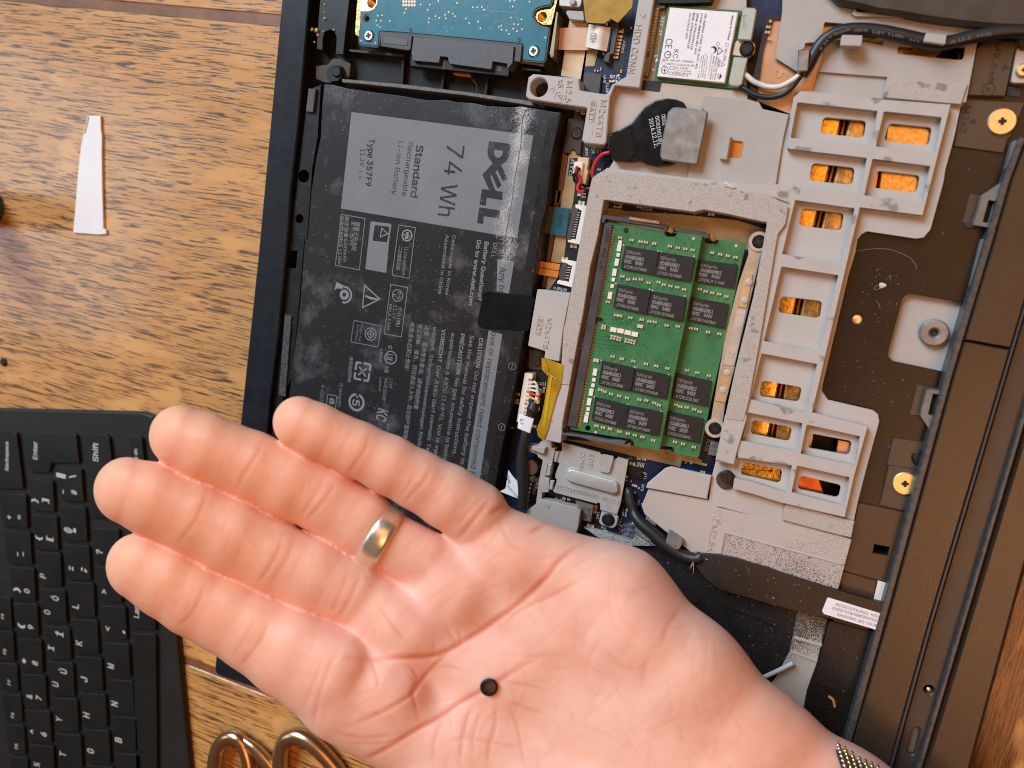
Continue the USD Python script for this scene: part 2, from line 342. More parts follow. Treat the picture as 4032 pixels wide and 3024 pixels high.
def speckled(name, c, thr_lo, thr_hi, axis, p0, p1):
    """grey metal with black paint overspray: the flecks grow denser from world point p0 to p1 (mm)."""
    d = (np.array(p1) - p0); L2 = (d @ d); k = d / L2 * 1000
    n = {'g': ('geometry', {}), 's': ('separate_xyz', {}), 'a': ('math', {'math_type': 'multiply', 'value2': k[0]}), 'bq': ('math', {'math_type': 'multiply', 'value2': k[1]}),
         't': ('math', {'math_type': 'add'}), 'o': ('math', {'math_type': 'subtract', 'value2': float(np.dot(p0, d) / L2)}),
         'th': ('map_range', {'from_min': 0, 'from_max': 1, 'to_min': thr_lo, 'to_max': thr_hi, 'clamp': True}),
         'n': ('noise_texture', {'scale': 3300.0, 'detail': 2.0}), 'big': ('noise_texture', {'scale': 120.0, 'detail': 3.0}), 'bm': ('map_range', {'to_min': -.10, 'to_max': .10}), 'ad': ('math', {'math_type': 'add'}),
         'gt': ('math', {'math_type': 'subtract'}), 'rm': ('map_range', {'from_min': -.02, 'from_max': .06, 'to_min': 0, 'to_max': .95, 'clamp': True}),
         'mx': ('mix_color', {'a': c, 'b': (.018, .016, .016)}), 'p': ('principled_bsdf', {'roughness': .5})}
    l = [('g.position', 's.vector'), ('s.x', 'a.value1'), ('s.y', 'bq.value1'), ('a.value', 't.value1'), ('bq.value', 't.value2'), ('t.value', 'o.value1'), ('o.value', 'th.value'),
         ('g.position', 'n.vector'), ('g.position', 'big.vector'), ('big.fac', 'bm.value'), ('n.fac', 'ad.value1'), ('bm.result', 'ad.value2'), ('ad.value', 'gt.value1'), ('th.result', 'gt.value2'), ('gt.value', 'rm.value'), ('rm.result', 'mx.fac'), ('mx.result', 'p.base_color')]
    return usdkit.material(stage, LK + name, n, l, surface='p.BSDF')

# ================================================================ the laptop
LT = thing('laptop', 'black laptop lying open without its bottom cover, battery and circuit boards bare', 'laptop', (0, 0, 0))
def P_(name, mb, m, **k): return part(LT, name, mb, m, **k)
def slab(name, zone, pts, z0, z1, m, r=.0, bev=.15, parent=None, holes=(), **k):
    g = pl(zone, pts, z1, r)
    for h in holes: g = g.difference(h)
    return part(parent or LT, name, MB().prism(g, z0, z1, bev), m, **k)
def screw(zone, x, y, rz, z, m=None, parent=None, h=.5, cross=True, rot=.3, name='screw', label=None, rec=None):
    c = at(zone, x, y, z); c2 = at(zone, x + rz, y, z); r = np.linalg.norm(c2 - c)
    mb = MB().prism(circ(c, r, 7), z - .6, z + h, r * (.08 if r > 3.4 else .25))
    s = part(parent or LT, name, mb, m or screw_m, smooth=40, label=label)
    if cross:
        k_ = .24 if m is not None and m.GetPath().name == 'brass_screw' else .42
        g = unary_union([affinity.rotate(sbox(c[0] - r * k_, c[1] - r * k_ * .3, c[0] + r * k_, c[1] + r * k_ * .3), a, origin=(c[0], c[1])) for a in (rot * 57, rot * 57 + 90)]).buffer(r * .05)
        part(s, 'cross_recess', MB().sheet(g, z + h + .03), rec or recess_m)
    return s

# outline of the base, floor and rim
XRR = at('T', 1960, 0, 4)[0]
out_l = px('X', [(1114, -60), (1064, 480), (1016, 1000), (947, 1654), (845, 2630)])
bottom = px('X', [(849, 2657), (990, 2706)])
slabs = W(np.vstack([out_l, bottom]), 20)
right_x = XRR
yb_lap = slabs[-1][1] - 2
outline = Polygon(np.vstack([slabs, [[right_x - 2, yb_lap - 6], [right_x - 2, 175], [slabs[0][0], 175]]])).buffer(0)
P_('lid', MB().prism(rnd(affinity.scale(outline, .995, .995), 4), .6, 9, 1.0), black)
inner_l = px('X', [(1223, -60), (1173.6, 500), (1141.6, 783), (1135.6, 900), (1096, 1322), (1066, 1563), (985, 2380)])
inn = Polygon(np.vstack([W(inner_l, 20), [[170, -170], [170, 200]]])).buffer(0)
P_('base_tray', MB().prism(rnd(outline.intersection(sbox(-300, -300, 72, 300)), 2).difference(inn), 9.3, 20, .5), rim_m, label='smooth blue-black front edge of the base')
P_('bay_floor', MB().prism(outline.buffer(-1.5), 9.2, 12.5), dark)
# rail with slots between the rim and the battery
rail = unary_union([pl('b', [(700, -40), (1085, -40), (1035, 380), (1000, 715), (905, 705), (650, 640), (670, 340)], 18),
                    pl('X', [(1232, 346), (1263, 335), (1250, 540), (1229, 663), (1223, 753), (1203, 1000), (1199, 930), (1181, 1150), (1150, 1480), (1112, 1570), (1050, 2300), (1030, 2300), (1078, 1560), (1093, 1400), (1120, 1140), (1150, 900), (1185, 600), (1205, 440)], 18)])
rail = rail.difference(unary_union([pl('b', [(725, 720), (735, 500), (760, 420), (820, 388), (880, 412), (912, 480), (900, 720)], 18), disc('B', 325, 1150, 36, 18), disc('B', 297, 1428, 26, 18), pl('F', [(222, 140), (285, 145), (275, 262), (215, 255)], 18)]))
P_('side_rail', MB().prism(rail, 12, 18, .3), black)
slab('rail_pad', 'b', [(545, 1155), (640, 1160), (605, 1465), (510, 1460)], 18, 19.2, mat('grey_foam', (.10, .10, .10), .6, vs=500, c2=(.03, .03, .03), bump=.6))
slab('rail_mesh', 'F', [(200, 560), (245, 570), (205, 1100), (160, 1090)], 17.9, 18.6, mat('dusty_mesh', (.10, .10, .10), .6, vs=900, c2=(.012, .012, .012), bump=.6))
for x, y, w in ((780, 50, 70), (990, 60, 40), (720, 330, 30), (690, 450, 18), (640, 545, 14), (760, 240, 16)):
    pass
crumb = mat('crumb', (.62, .45, .25), .7, bump=.5)
mb = MB()
for (x, y, s) in ((595, 385, 3.2), (655, 400, 4.2), (670, 460, 2.6), (760, 240, 2.6), (760, 60, 1.8), (878, 390, 2.2), (625, 550, 2.0), (740, 410, 1.4), (755, 160, 1.4)):
    c = at('b', x, y, 18.2); b = trimesh.creation.icosphere(1, s * .17); b.vertices *= rng.uniform(.6, 1.4, (len(b.vertices), 1)); b.apply_translation([c[0], c[1], 18.2]); mb.mesh(b)
P_('crumbs', mb, crumb, stuff=True)
slab('corner_bracket', 'b', [(640, 860), (800, 840), (860, 760), (1000, 770), (1100, 830), (1080, 1000), (930, 1090), (760, 1080), (640, 1030)], 12, 15.5, mat('bronze_plastic', (.05, .035, .025), .35), r=.4)
slab('screw_boss', 'b', [(790, 900), (850, 850), (960, 850), (990, 930), (975, 1010), (930, 1060), (830, 1070), (780, 1020)], 12, 17.4, black, r=.5)
screw('b', 918, 940, 62, 17.6)
# drive bay ribs and the battery-tray edge
for x0, y0, x1, y1 in ((972, 380, 960, 560), (1240, 440, 1222, 590), (1525, 480, 1508, 625)):
    slab('bay_rib', 'B', [(x0 - 8, y0), (x0 + 12, y0), (x1 + 12, y1), (x1 - 8, y1)], 12, 15, dark)
slab('tray_edge', 'B', [(572, 515), (700, 525), (1000, 553), (1400, 602), (1825, 662), (1825, 692), (1400, 626), (1000, 580), (700, 548), (575, 538)], 12, 20, mat('scuffed_edge', (.20, .19, .18), .5, vs=900, c2=(.06, .055, .05), bump=.6))
slab('bay_lip', 'B', [(620, 320), (980, 352), (975, 372), (625, 338)], 12, 16.5, valley_m)
slab('bay_lip', 'c', [(1505, 880), (1755, 905), (1755, 935), (1510, 915)], 12, 17, valley_m)
slab('bay_wall', 'b', [(1085, -40), (1150, -40), (1120, 640), (1010, 640)], 12, 14, dark)

# ---- battery
ZB = 22.0
bpts = np.vstack([px('b', [(750, 1095), (860, 1105), (1050, 1155), (1440, 1210), (1790, 1255)]), px('c', [(0, 1262), (160, 1290), (300, 1310), (520, 1300), (660, 1335), (870, 1345), (1060, 1385), (1380, 1402), (1500, 1390), (1650, 1415), (1991, 1470)]),
                  px('h', [(740, 330), (775, 352), (650, 900), (560, 1640)]), px('X', [(2131, 895), (2113, 1030), (2092, 1163), (2063, 1312), (2036, 1472), (1990, 1700), (1940, 1960), (1860, 2330)]),
                  px('X', [(1060, 2240), (1120, 1700), (1145, 1503), (1181, 1201), (1199, 960), (1211, 1000 - 60), (1226, 753), (1245, 620), (1262, 540), (1268, 420)])])
bat = Polygon(W(bpts, ZB)).buffer(0)
xc = lambda p: W(np.atleast_2d(p), ZB)[0]
ca, cb = xc((2065, 440)), xc((1985, 960)); cc = xc((1990, 1040))
def battery_skin():
    # wear: white flakes along the torn edge of the skin, at the world line ca -> cb
    kx = (cb[0] - ca[0]) / (cb[1] - ca[1])
    n = {'g': ('geometry', {}), 's': ('separate_xyz', {}), 'ky': ('math', {'math_type': 'multiply_add', 'value2': -kx, 'value3': float(-(ca[0] - kx * ca[1]) * .001)}),
         'd0': ('math', {'math_type': 'add'}), 'wn': ('noise_texture', {'scale': 90.0, 'detail': 3.0}), 'wd': ('math', {'math_type': 'multiply_add', 'value2': .012, 'value3': -.006}),
         'd1': ('math', {'math_type': 'add'}), 'ab': ('math', {'math_type': 'absolute'}), 'fall': ('map_range', {'from_min': 0.0, 'from_max': .0055, 'to_min': .20, 'to_max': -.12, 'clamp': True}),
         'yf': ('map_range', {'from_min': float(xc((1980, 1180))[1] * .001), 'from_max': float(xc((1990, 1000))[1] * .001), 'to_min': -.30, 'to_max': 0.0, 'clamp': True}),
         'fl': ('noise_texture', {'scale': 1900.0, 'detail': 4.0, 'roughness': .7}), 'm': ('noise_texture', {'scale': 75.0, 'detail': 4.0}), 'mm': ('map_range', {'from_min': .35, 'from_max': .65, 'to_min': -.08, 'to_max': .05}),
         'a1': ('math', {'math_type': 'add'}), 'a2': ('math', {'math_type': 'add'}), 'a3': ('math', {'math_type': 'add'}), 'r': ('map_range', {'from_min': .52, 'from_max': .80, 'to_min': 0, 'to_max': .9, 'clamp': True}),
         'base': ('rgb_ramp', {'ramp': [(.3, (.016, .0155, .017)), (.7, (.030, .029, .031))]}),
         'haze': ('noise_texture', {'scale': 70.0, 'detail': 5.0, 'roughness': .7}), 'hr': ('map_range', {'from_min': .53, 'from_max': .78, 'to_min': 0, 'to_max': .50, 'clamp': True}), 'hm': ('mix_color', {'b': (.22, .22, .23)}),
         'dn': ('noise_texture', {'scale': 1600.0, 'detail': 1.0}), 'dr': ('map_range', {'from_min': .735, 'from_max': .78, 'to_min': 0, 'to_max': .8, 'clamp': True}), 'dm': ('mix_color', {'b': (.4, .4, .4)}),
         'mx': ('mix_color', {'b': (.58, .60, .63)}), 'bmp': ('bump', {'strength': .3, 'distance': .0002}), 'p': ('principled_bsdf', {'roughness': .34, 'specular_ior_level': .40})}
    l = [('g.position', 's.vector'), ('s.y', 'ky.value1'), ('s.x', 'd0.value1'), ('ky.value', 'd0.value2'), ('g.position', 'wn.vector'), ('wn.fac', 'wd.value1'), ('d0.value', 'd1.value1'), ('wd.value', 'd1.value2'), ('d1.value', 'ab.value1'),
         ('ab.value', 'fall.value'), ('s.y', 'yf.value'), ('g.position', 'fl.vector'), ('g.position', 'm.vector'), ('m.fac', 'mm.value'), ('fl.fac', 'a1.value1'), ('fall.result', 'a1.value2'), ('a1.value', 'a2.value1'), ('yf.result', 'a2.value2'), ('a2.value', 'a3.value1'), ('mm.result', 'a3.value2'), ('a3.value', 'r.value'),
         ('m.fac', 'base.fac'), ('g.position', 'haze.vector'), ('haze.fac', 'hr.value'), ('base.color', 'hm.a'), ('hr.result', 'hm.fac'), ('g.position', 'dn.vector'), ('dn.fac', 'dr.value'), ('hm.result', 'dm.a'), ('dr.result', 'dm.fac'),
         ('dm.result', 'mx.a'), ('r.result', 'mx.fac'), ('mx.result', 'p.base_color'), ('haze.fac', 'bmp.height'), ('bmp.normal', 'p.normal')]
    def panel(name, c):
        nn = dict(n); nn['base'] = ('rgb_ramp', {'ramp': [(.3, np.array(c) * .93), (.7, np.array(c) * 1.05)]})
        return usdkit.material(stage, LK + name, nn, l, surface='p.BSDF')
    return panel('battery_skin', (.019, .018, .020)), panel('battery_panel', (.19, .205, .225)), panel('battery_ink', (.030, .030, .033))
skin, panel_m, bink = battery_skin()
v, f = MB().prism(bat, 13, ZB, .9).data()
BT = P_('battery', MB().add(v, f), skin, label='black flat battery pack with grey label panel and torn skin', smooth=50)
part(BT, 'label_panel', MB().sheet(pl('X', [(1384, 441), (2100, 533), (2036, 938), (1342, 821)], ZB + .04), ZB + .04), panel_m, label='light grey panel of the battery label')
part(BT, 'label_band', MB().sheet(unary_union([pl('F', [(1590, 200), (1700, 215), (1665, 425), (1640, 420), (1585, 410)], ZB + .04), pl('F', [(1533, 665), (1622, 690), (1475, 1640), (1385, 1625)], ZB + .04), pl('F', [(1385, 1625), (1475, 1640), (1440, 1860), (1350, 1850)], ZB + .04)]), ZB + .04), panel_m)
part(BT, 'tear', MB().tube(np.c_[W(np.vstack([px('h', [(345, 295), (270, 310), (240, 345), (205, 500), (190, 790), (165, 930), (150, 1030), (90, 1350), (60, 1620)]), px('i', [(165, 420), (130, 640), (120, 800)])]), ZB + .06), np.full(12, ZB + .06)], .16, n=5, sub=3, flat=.3), mat('torn_edge', (.16, .105, .06), .7))
tb = MB(); Zt = ZB + .09
DL = lambda s, a, b, h=None, **k: text(tb, s, 'B', a, b, Zt, h, **k)
DL('74', (1262, 942), (1240, 1140), cap=128); DL('Wh', (1226, 1195), (1200, 1405), cap=118)
DL('Standard', (1062, 945), (1022, 1288), bold=True, cap=52); DL('Rechargeable', (1010, 928), (966, 1278), cap=36); DL('Li-ion Battery', (943, 922), (898, 1268), cap=38)
DL('Type 357F9', (752, 905), (727, 1214), bold=True, cap=42); DL('11.1V', (697, 972), (690, 1085), cap=36); DL('= =', (686, 1112), (683, 1165), cap=30)
def poly_t(zone, pts, mbx=None): (mbx or tb).sheet(pl(zone, pts, Zt), Zt)
# the maker's mark: D, slanted E, L, L
V_ = lambda q: pl('V', q, Zt)
tb.sheet(pl('V', [(205, 132), (405, 158), (392, 262), (365, 320), (320, 352), (300, 360), (240, 345), (200, 290), (188, 232)], Zt, .3).difference(pl('V', [(250, 210), (336, 224), (330, 258), (300, 288), (270, 285), (250, 255)], Zt, .3)).union(V_([(140, 448), (240, 338), (318, 362), (245, 440), (213, 463), (264, 602), (203, 585)])).union(V_([(222, 436), (262, 418), (320, 545), (285, 578)])).union(V_([(280, 398), (318, 360), (376, 482), (333, 508)])), Zt)
for q in ([(138, 580), (333, 608), (325, 685), (182, 662), (172, 738), (115, 728)], [(112, 752), (308, 782), (298, 856), (155, 835), (145, 910), (92, 900)]): poly_t('V', q)
FT = lambda s, a, b, **k: text(tb2, s, 'F', a, b, Zt, **k)
part(BT, 'label_print', tb, bink)
tb3 = MB(); text(tb3, 'Any ba', 'F', (1608, 252), (1598, 425), Zt, cap=40); text(tb3, 'ove or replacement need completed by', 'F', (1553, 672), (1405, 1638), Zt, cap=36)
part(BT, 'band_print', tb3, bink)
tb2 = MB()
FT('Cells made in Korea', (1297, 42), (1250, 432), cap=24); FT('Assembled in China', (1252, 38), (1202, 424), cap=24)
FT('Battery Questions?', (1508, 85), (1460, 468), cap=28, bold=True); FT('Go to www.dell.com', (1458, 72), (1402, 500), cap=28, bold=True); FT('DELL', (1565, 92), (1548, 190), cap=28)
FT('CAUTION', (1472, 712), (1448, 905), cap=27, bold=True); FT('Do not expose the battery to te', (1444, 932), (1340, 1590), cap=27)
FT('See the manual for safety instructions.', (1412, 697), (1296, 1478), cap=27)
FT('PRÉCAUTION', (1352, 685), (1320, 950), cap=27, bold=True); FT('Ne pas soumettre la batter', (1316, 975), (1232, 1530), cap=27)
FT('supérieures à 65°C (149°F). Voir le manu', (1290, 680), (1170, 1515), cap=27)
FT('VORSICHT', (1228, 655), (1200, 870), cap=27, bold=True); FT('Der Akku darf niemals Ter', (1196, 895), (1122, 1470), cap=27)
FT('werden. Sicherheitsanweisungen finde', (1172, 640), (1068, 1420), cap=27)
FT('注意：電池警告事項，請參閱說明書', (1120, 632), (1045, 1178), cap=26, kind='cjk'); FT('禁止拆解、撞击、挤压或投入火中。若出现严重鼓胀', (1075, 622), (975, 1372), cap=26, kind='cjk'); FT('电池浸水后禁止使用！', (1022, 612), (985, 925), cap=26, kind='cjk')
def frame(zone, pts, w=.22, r=.0): tb2.sheet(ring(pl(zone, pts, Zt, r), w), Zt)
frame('X', [px('F', [(530, 242)])[0], px('F', [(690, 272)])[0], px('B', [(728, 1425)])[0], px('B', [(570, 1398)])[0]])
for s, a, b in (('锂离子电池组', (668, 1448), (640, 1635)), ('型号:357F9', (640, 1445), (622, 1600))): text(tb2, s, 'B', a, b, Zt, cap=28, kind='cjk')
FT('额定容量:6333mAh', (598, -80), (582, 215), cap=24, kind='cjk'); FT('充电限制电压 13.05V', (565, -85), (548, 235), cap=24, kind='cjk')
frame('X', [px('B', [(945, 1468)])[0], px('B', [(1057, 1485)])[0], px('F', [(1015, 328)])[0], px('F', [(900, 305)])[0]])
c = at('F', 1000, 45, Zt); tb2.sheet(circ(c, 2.1).difference(circ(c, 1.6)), Zt); tb2.sheet(sbox(c[0] - 1.4, c[1] - .2, c[0] + 1.4, c[1] + .2), Zt); tb2.sheet(Polygon([(c[0] - .7, c[1] - 1.2), (c[0] + .7, c[1] - 1.2), (c[0] + .5, c[1] + 1.2), (c[0] - .5, c[1] + 1.2)]).difference(circ(c, .35)), Zt)
FT('11.1Vdc/6333mAh', (985, 118), (968, 305), cap=20); FT('二次鋰電池組', (948, 112), (930, 268), cap=22, kind='cjk')
cert = MB(); cert.sheet(pl('X', [px('B', [(762, 1445)])[0], px('B', [(900, 1462)])[0], px('F', [(885, 60)])[0], px('F', [(865, 290)])[0], px('F', [(727, 265)])[0]], Zt, .5).difference(pl('X', [px('B', [(790, 1470)])[0], px('B', [(885, 1482)])[0], px('F', [(870, 90)])[0], px('F', [(775, 80)])[0]], Zt, .4)), Zt); part(BT, 'cert_panel', cert, panel_m)
tb2.sheet(ring(pl('F', [(822, 60), (833, -10), (878, 35)], Zt), .35), Zt)
frame('F', [(720, 363), (830, 462), (705, 522)], .45, .2); tb2.sheet(pl('F', [(728, 432), (760, 446), (812, 458), (815, 468), (760, 462), (726, 446)], Zt), Zt)
frame('F', [(892, 362), (1006, 383), (965, 710), (849, 690)]); c = at('F', 938, 437, Zt); tb2.sheet(circ(c, 2.2).difference(circ(c, 1.9)), Zt)
FT('PS', (938, 412), (934, 462), cap=24); FT('E', (910, 425), (907, 446), cap=22); FT('テル(株)', (945, 510), (927, 640), cap=24, kind='cjk'); FT('11.1V', (912, 500), (904, 588), cap=24); FT('min.6.33Ah', (885, 492), (866, 660), cap=24)
c = at('F', 590, 432, Zt); tb2.sheet(circ(c, 1.9).difference(circ(c, .75)), Zt); tb2.sheet(circ(c, 3.2, 16).difference(circ(c, 2.5, 16)).intersection(sbox(c[0] - .5, c[1] - 4, c[0] + 4, c[1] + 4)), Zt); poly_t('F', [(525, 400), (540, 348), (590, 375), (575, 395), (548, 390)], tb2)
frame('F', [(652, 598), (830, 635), (812, 776), (630, 742)], .22, .5); c = at('F', 762, 690, Zt); tb2.sheet(circ(c, 2.4, 12).difference(circ(c, 2.05, 12)), Zt)
tb2.sheet(ring(affinity.rotate(sbox(c[0] - 1.3, c[1] - 1.3, c[0] + 1.3, c[1] + 1.3), 45), .3), Zt); tb2.sheet(sbox(c[0] - 1.7, c[1] - .14, c[0] + 1.7, c[1] + .14), Zt); tb2.sheet(sbox(c[0] - .14, c[1] - 1.7, c[0] + .14, c[1] + 1.7), Zt)
FT('TIS 2217-2548', (700, 622), (684, 735), cap=12); FT('Dell Corporation', (676, 625), (662, 735), cap=10)
c = at('F', 893, 843, Zt); tb2.sheet(circ(c, 2.5, 12).difference(circ(c, 2.1, 12)), Zt); FT('UL', (870, 815), (862, 868), cap=42, bold=True); FT('C', (880, 762), (877, 785), cap=26, bold=True); FT('US', (858, 900), (852, 938), cap=26, bold=True); FT('LISTED', (823, 790), (818, 872), cap=20, bold=True)
FT('LTIE', (888, 980), (880, 1040), cap=20); FT('ACCESSORY', (855, 975), (838, 1125), cap=22); FT('E302060', (820, 970), (815, 1060), cap=14)
sq = pl('F', [(665, 865), (770, 882), (752, 1005), (648, 985)], Zt, .9); ci = sq.centroid; tb2.sheet(sq.difference(sq.buffer(-.85)).difference(affinity.rotate(sbox(ci.x - 5, ci.y - .45, ci.x + 5, ci.y + .45), 8)).difference(affinity.rotate(sbox(ci.x - .45, ci.y - 5, ci.x + .45, ci.y + 5), 8)), Zt)
for a in (45, 135): tb2.sheet(affinity.rotate(sbox(ci.x - 2.2, ci.y - .32, ci.x + 2.2, ci.y + .32), a, origin=ci), Zt)
FT('廢電池請回收', (628, 835), (612, 1002), cap=20, kind='cjk')
c = at('F', 670, 1135, Zt); tb2.sheet(circ(c, 3.4, 14).difference(circ(c, 2.5, 14)), Zt); FT('5', (645, 1112), (641, 1155), cap=52, bold=True); poly_t('F', [(665, 1072), (690, 1085), (672, 1110)], tb2)
FT('KC', (812, 1170), (795, 1245), cap=72, bold=True); FT('IS 16046/IEC', (562, 1008), (545, 1165), cap=22); FT('R-41011428', (440, 1022), (425, 1170), cap=24); FT('ZU10', (870, 1275), (865, 1335), cap=16); frame('F', [(478, 1080), (545, 1092), (530, 1200), (470, 1190)], .25, .6); FT('8', (495, 1105), (492, 1145), cap=34, bold=True)
c = xc(px('i', [(180, 790)])[0]); tb2.sheet(circ(c, 2.0, 12).difference(circ(c, 1.8, 12)), Zt); tb2.sheet(circ(c, 1.6, 12).difference(circ(c, 1.45, 12)), Zt)
part(BT, 'label_print', tb2, pale)
slab('tape_tab', 'F', [(1497, 418), (1530, 412), (1640, 425), (1830, 440), (1790, 675), (1640, 662), (1500, 655), (1462, 635), (1460, 600)], 19, ZB + .25, mat('tape_tab', (.004, .007, .007), .25, var=.2), r=1.0, parent=BT, label='glossy black pull tab taped over the battery edge')
slab('battery_edge', 'X', [(2158, 470), (2207, 443), (2176, 594), (2131, 895), (2092, 1163), (2063, 1312), (2036, 1472), (1990, 1700), (1930, 1980), (1900, 1980), (1952, 1700), (2000, 1440), (2040, 1200), (2095, 880), (2135, 600)], 21, ZB + .12, mat('edge_tape', (.020, .018, .018), .30, vs=200, c2=(.010, .010, .010), dust=.5, bump=.4, bs=900), parent=BT)
for x, y in ((220, 472), (85, 1265)):
    c = at('P', x, y, ZB + .2); part(BT, 'polarity_mark', MB().sheet(circ(c, 1.3).difference(circ(c, 1.12)).union(sbox(c[0] - .1, c[1] - .7, c[0] + .1, c[1] + .7)), ZB + .2), pale)
for q in ([(1175, 580), (1180, 590)],): pass
# ---- main board and what stands on it
ZP = 15.5
pcb = pl('X', [(2240, 470), (2236, 608), (2155, 1136), (2120, 1300), (2060, 1560), (1990, 1830), (1955, 1960), (1890, 2200), (2500, 2450), (2800, 2300), (2960, 1800), (3110, 800), (3080, -60), (2380, -60), (2370, 100), (2353, 195), (2302, 263), (2288, 352), (2270, 470)], ZP)
MBD = P_('main_board', MB().prism(pcb, 14, ZP, .1), blue_pcb, label='dark blue main circuit board')
def sheet(name, zone, pts, z, m, parent=None, r=0, t=.12, **k):
    return part(parent or LT, name, MB().prism(pl(zone, pts, z, r), z - t, z), m, **k)
sheet('black_area', 'h', [(960, 300), (1150, 300), (1100, 760), (1230, 830), (1180, 1659), (930, 1659), (990, 1280), (900, 1000)], ZP + .1, black_pcb, MBD)
sheet('black_area', 'i', [(1040, -30), (1240, 20), (1215, 200), (1010, 170)], ZP + .2, black_pcb, MBD)
sheet('black_area', 'i', [(925, 685), (1110, 710), (1070, 915), (890, 870)], ZP + .2, black_pcb, MBD)
sheet('black_area', 'i', [(715, 1218), (1000, 1265), (985, 1350), (690, 1300)], ZP + .2, black_pcb, MBD)
sheet('black_area', 'd', [(840, 280), (1270, 60), (1110, 1040), (960, 1060), (900, 960), (830, 890)], ZP + .1, black_pcb, MBD)
sheet('black_area', 'P', [(480, 560), (690, 580), (640, 900), (560, 1300), (420, 1250)], ZP + .1, black_pcb, MBD)
sheet('black_area', 'Q', [(440, 300), (600, 360), (540, 960), (400, 920)], ZP + .1, black_pcb, MBD)
sheet('black_area', 'Q', [(780, 850), (1380, 1000), (1360, 1280), (1100, 1200)], ZP + .1, black_pcb, MBD)
sheet('ground_area', 'h', [(912, 880), (975, 880), (985, 945), (1060, 960), (1050, 1000), (900, 1010), (868, 1255), (990, 1280), (945, 1659), (775, 1659), (880, 980)], ZP + .22, gold_pcb, MBD)
sheet('ground_area', 'i', [(880, 0), (1035, 0), (1010, 180), (930, 600), (905, 840), (860, 950), (725, 935), (850, 230)], ZP + .24, gold_pcb, MBD)
sheet('ground_area', 'i', [(690, 1125), (815, 1140), (700, 1300), (665, 1285)], ZP + .26, gold_pcb, MBD)
sheet('ground_area', 'R', [(400, 255), (640, 265), (800, 300), (1000, 310), (1600, 350), (2400, 430), (2800, 560), (2700, 900), (1900, 700), (300, 600)], ZP + .2, gold_pcb, MBD)
sheet('ground_area', 'S', [(-480, 260), (360, 330), (900, 400), (1300, 500), (1375, 545), (1370, 600), (1110, 540), (1090, 625), (500, 490), (-480, 250)], ZP + .2, gold_pcb, MBD)
sheet('ground_area', 'd', [(340, 290), (600, 310), (620, 460), (570, 740), (500, 1150), (215, 1100), (270, 740)], ZP + .3, beige, MBD)
sheet('ground_area', 'd', [(600, 700), (760, 700), (740, 800), (700, 960), (565, 965)], ZP + .2, gold_pcb, MBD)
wt = MB()
for s, zn, a, b, cp in (('RP22', 'h', (1212, 893), (1352, 898), 40), ('RP23', 'h', (1218, 938), (1355, 943), 40), ('JRTC', 'h', (1120, 850), (1128, 975), 36), ('RTC', 'h', (915, 1025), (880, 1255), 50), ('PJP500', 'i', (762, 1295), (935, 1318), 36),
                        ('CD33', 'R', (1020, 285), (1165, 295), 45), ('C413', 'P', (550, 715), (662, 728), 42), ('UHB', 'd', (835, 1100), (830, 1205), 40), ('CLRP', 'd', (870, 1205), (868, 1355), 38), ('RP15.', 'd', (925, 1140), (1090, 1155), 50),
                        ('JHDD1', 'd', (1125, 575), (1090, 770), 34), ('PL107', 'Q', (510, 680), (485, 815), 34), ('PL701', 'S', (1445, 265), (1410, 415), 34), ('UT1', 'S', (625, 700), (610, 785), 30), ('OT2', 'S', (590, 850), (572, 935), 32), ('PL401', 'Q', (780, 890), (915, 920), 34),
                        ('H20', 'Q', (1625, 1140), (1605, 1220), 30), ('40', 'Q', (1725, 358), (1775, 368), 32), ('PO', 'S', (535, 1060), (520, 1120), 30), ('PC4', 'S', (55, 1425), (120, 1440), 26), ('L403', 'Q', (1335, 1050), (1315, 1130), 32)):
    text(wt, s, zn, a, b, ZP + .3, cap=cp)
c = at('Q', 500, 615, ZP + .3); wt.sheet(circ(c, 1.1, 10).difference(circ(c, .9, 10)).union(sbox(c[0] - .7, c[1] - .1, c[0] + .7, c[1] + .1)).union(sbox(c[0] - .1, c[1] - .7, c[0] + .1, c[1] + .7)), ZP + .3)
part(MBD, 'board_print', wt, white_print)
# small parts of the board, one by one
def smd(parent, zone, x, y, wz, hz, z, m_end, m_mid=None, ht=.5, name='capacitor', rot=None):
    c = at(zone, x, y, z); ux = at(zone, x + wz / 2, y, z) - c; w = np.linalg.norm(ux) * 2; h = w * hz / wz
    mb = MB()
    if m_mid is None: mb.box([c[0], c[1], z + ht / 2], [w, h, ht]); return part(parent, name, mb, m_end)
    L, S = max(w, h), min(w, h); ax = 0 if w >= h else 1
    for sgn in (-1, 1):
        cc = [c[0], c[1], z + ht / 2]; sz = [w, h, ht]; cc[ax] += sgn * L * .36; sz[ax] = L * .28; mb.box(cc, sz)
    p = part(parent, name, mb, m_end); sz = [w * .98, h * .98, ht * .92]; sz[ax] = L * .44
    part(p, 'body', MB().box([c[0], c[1], z + ht / 2], sz), m_mid); return p
tan_body = mat('tan_body', (.36, .22, .12), .5)
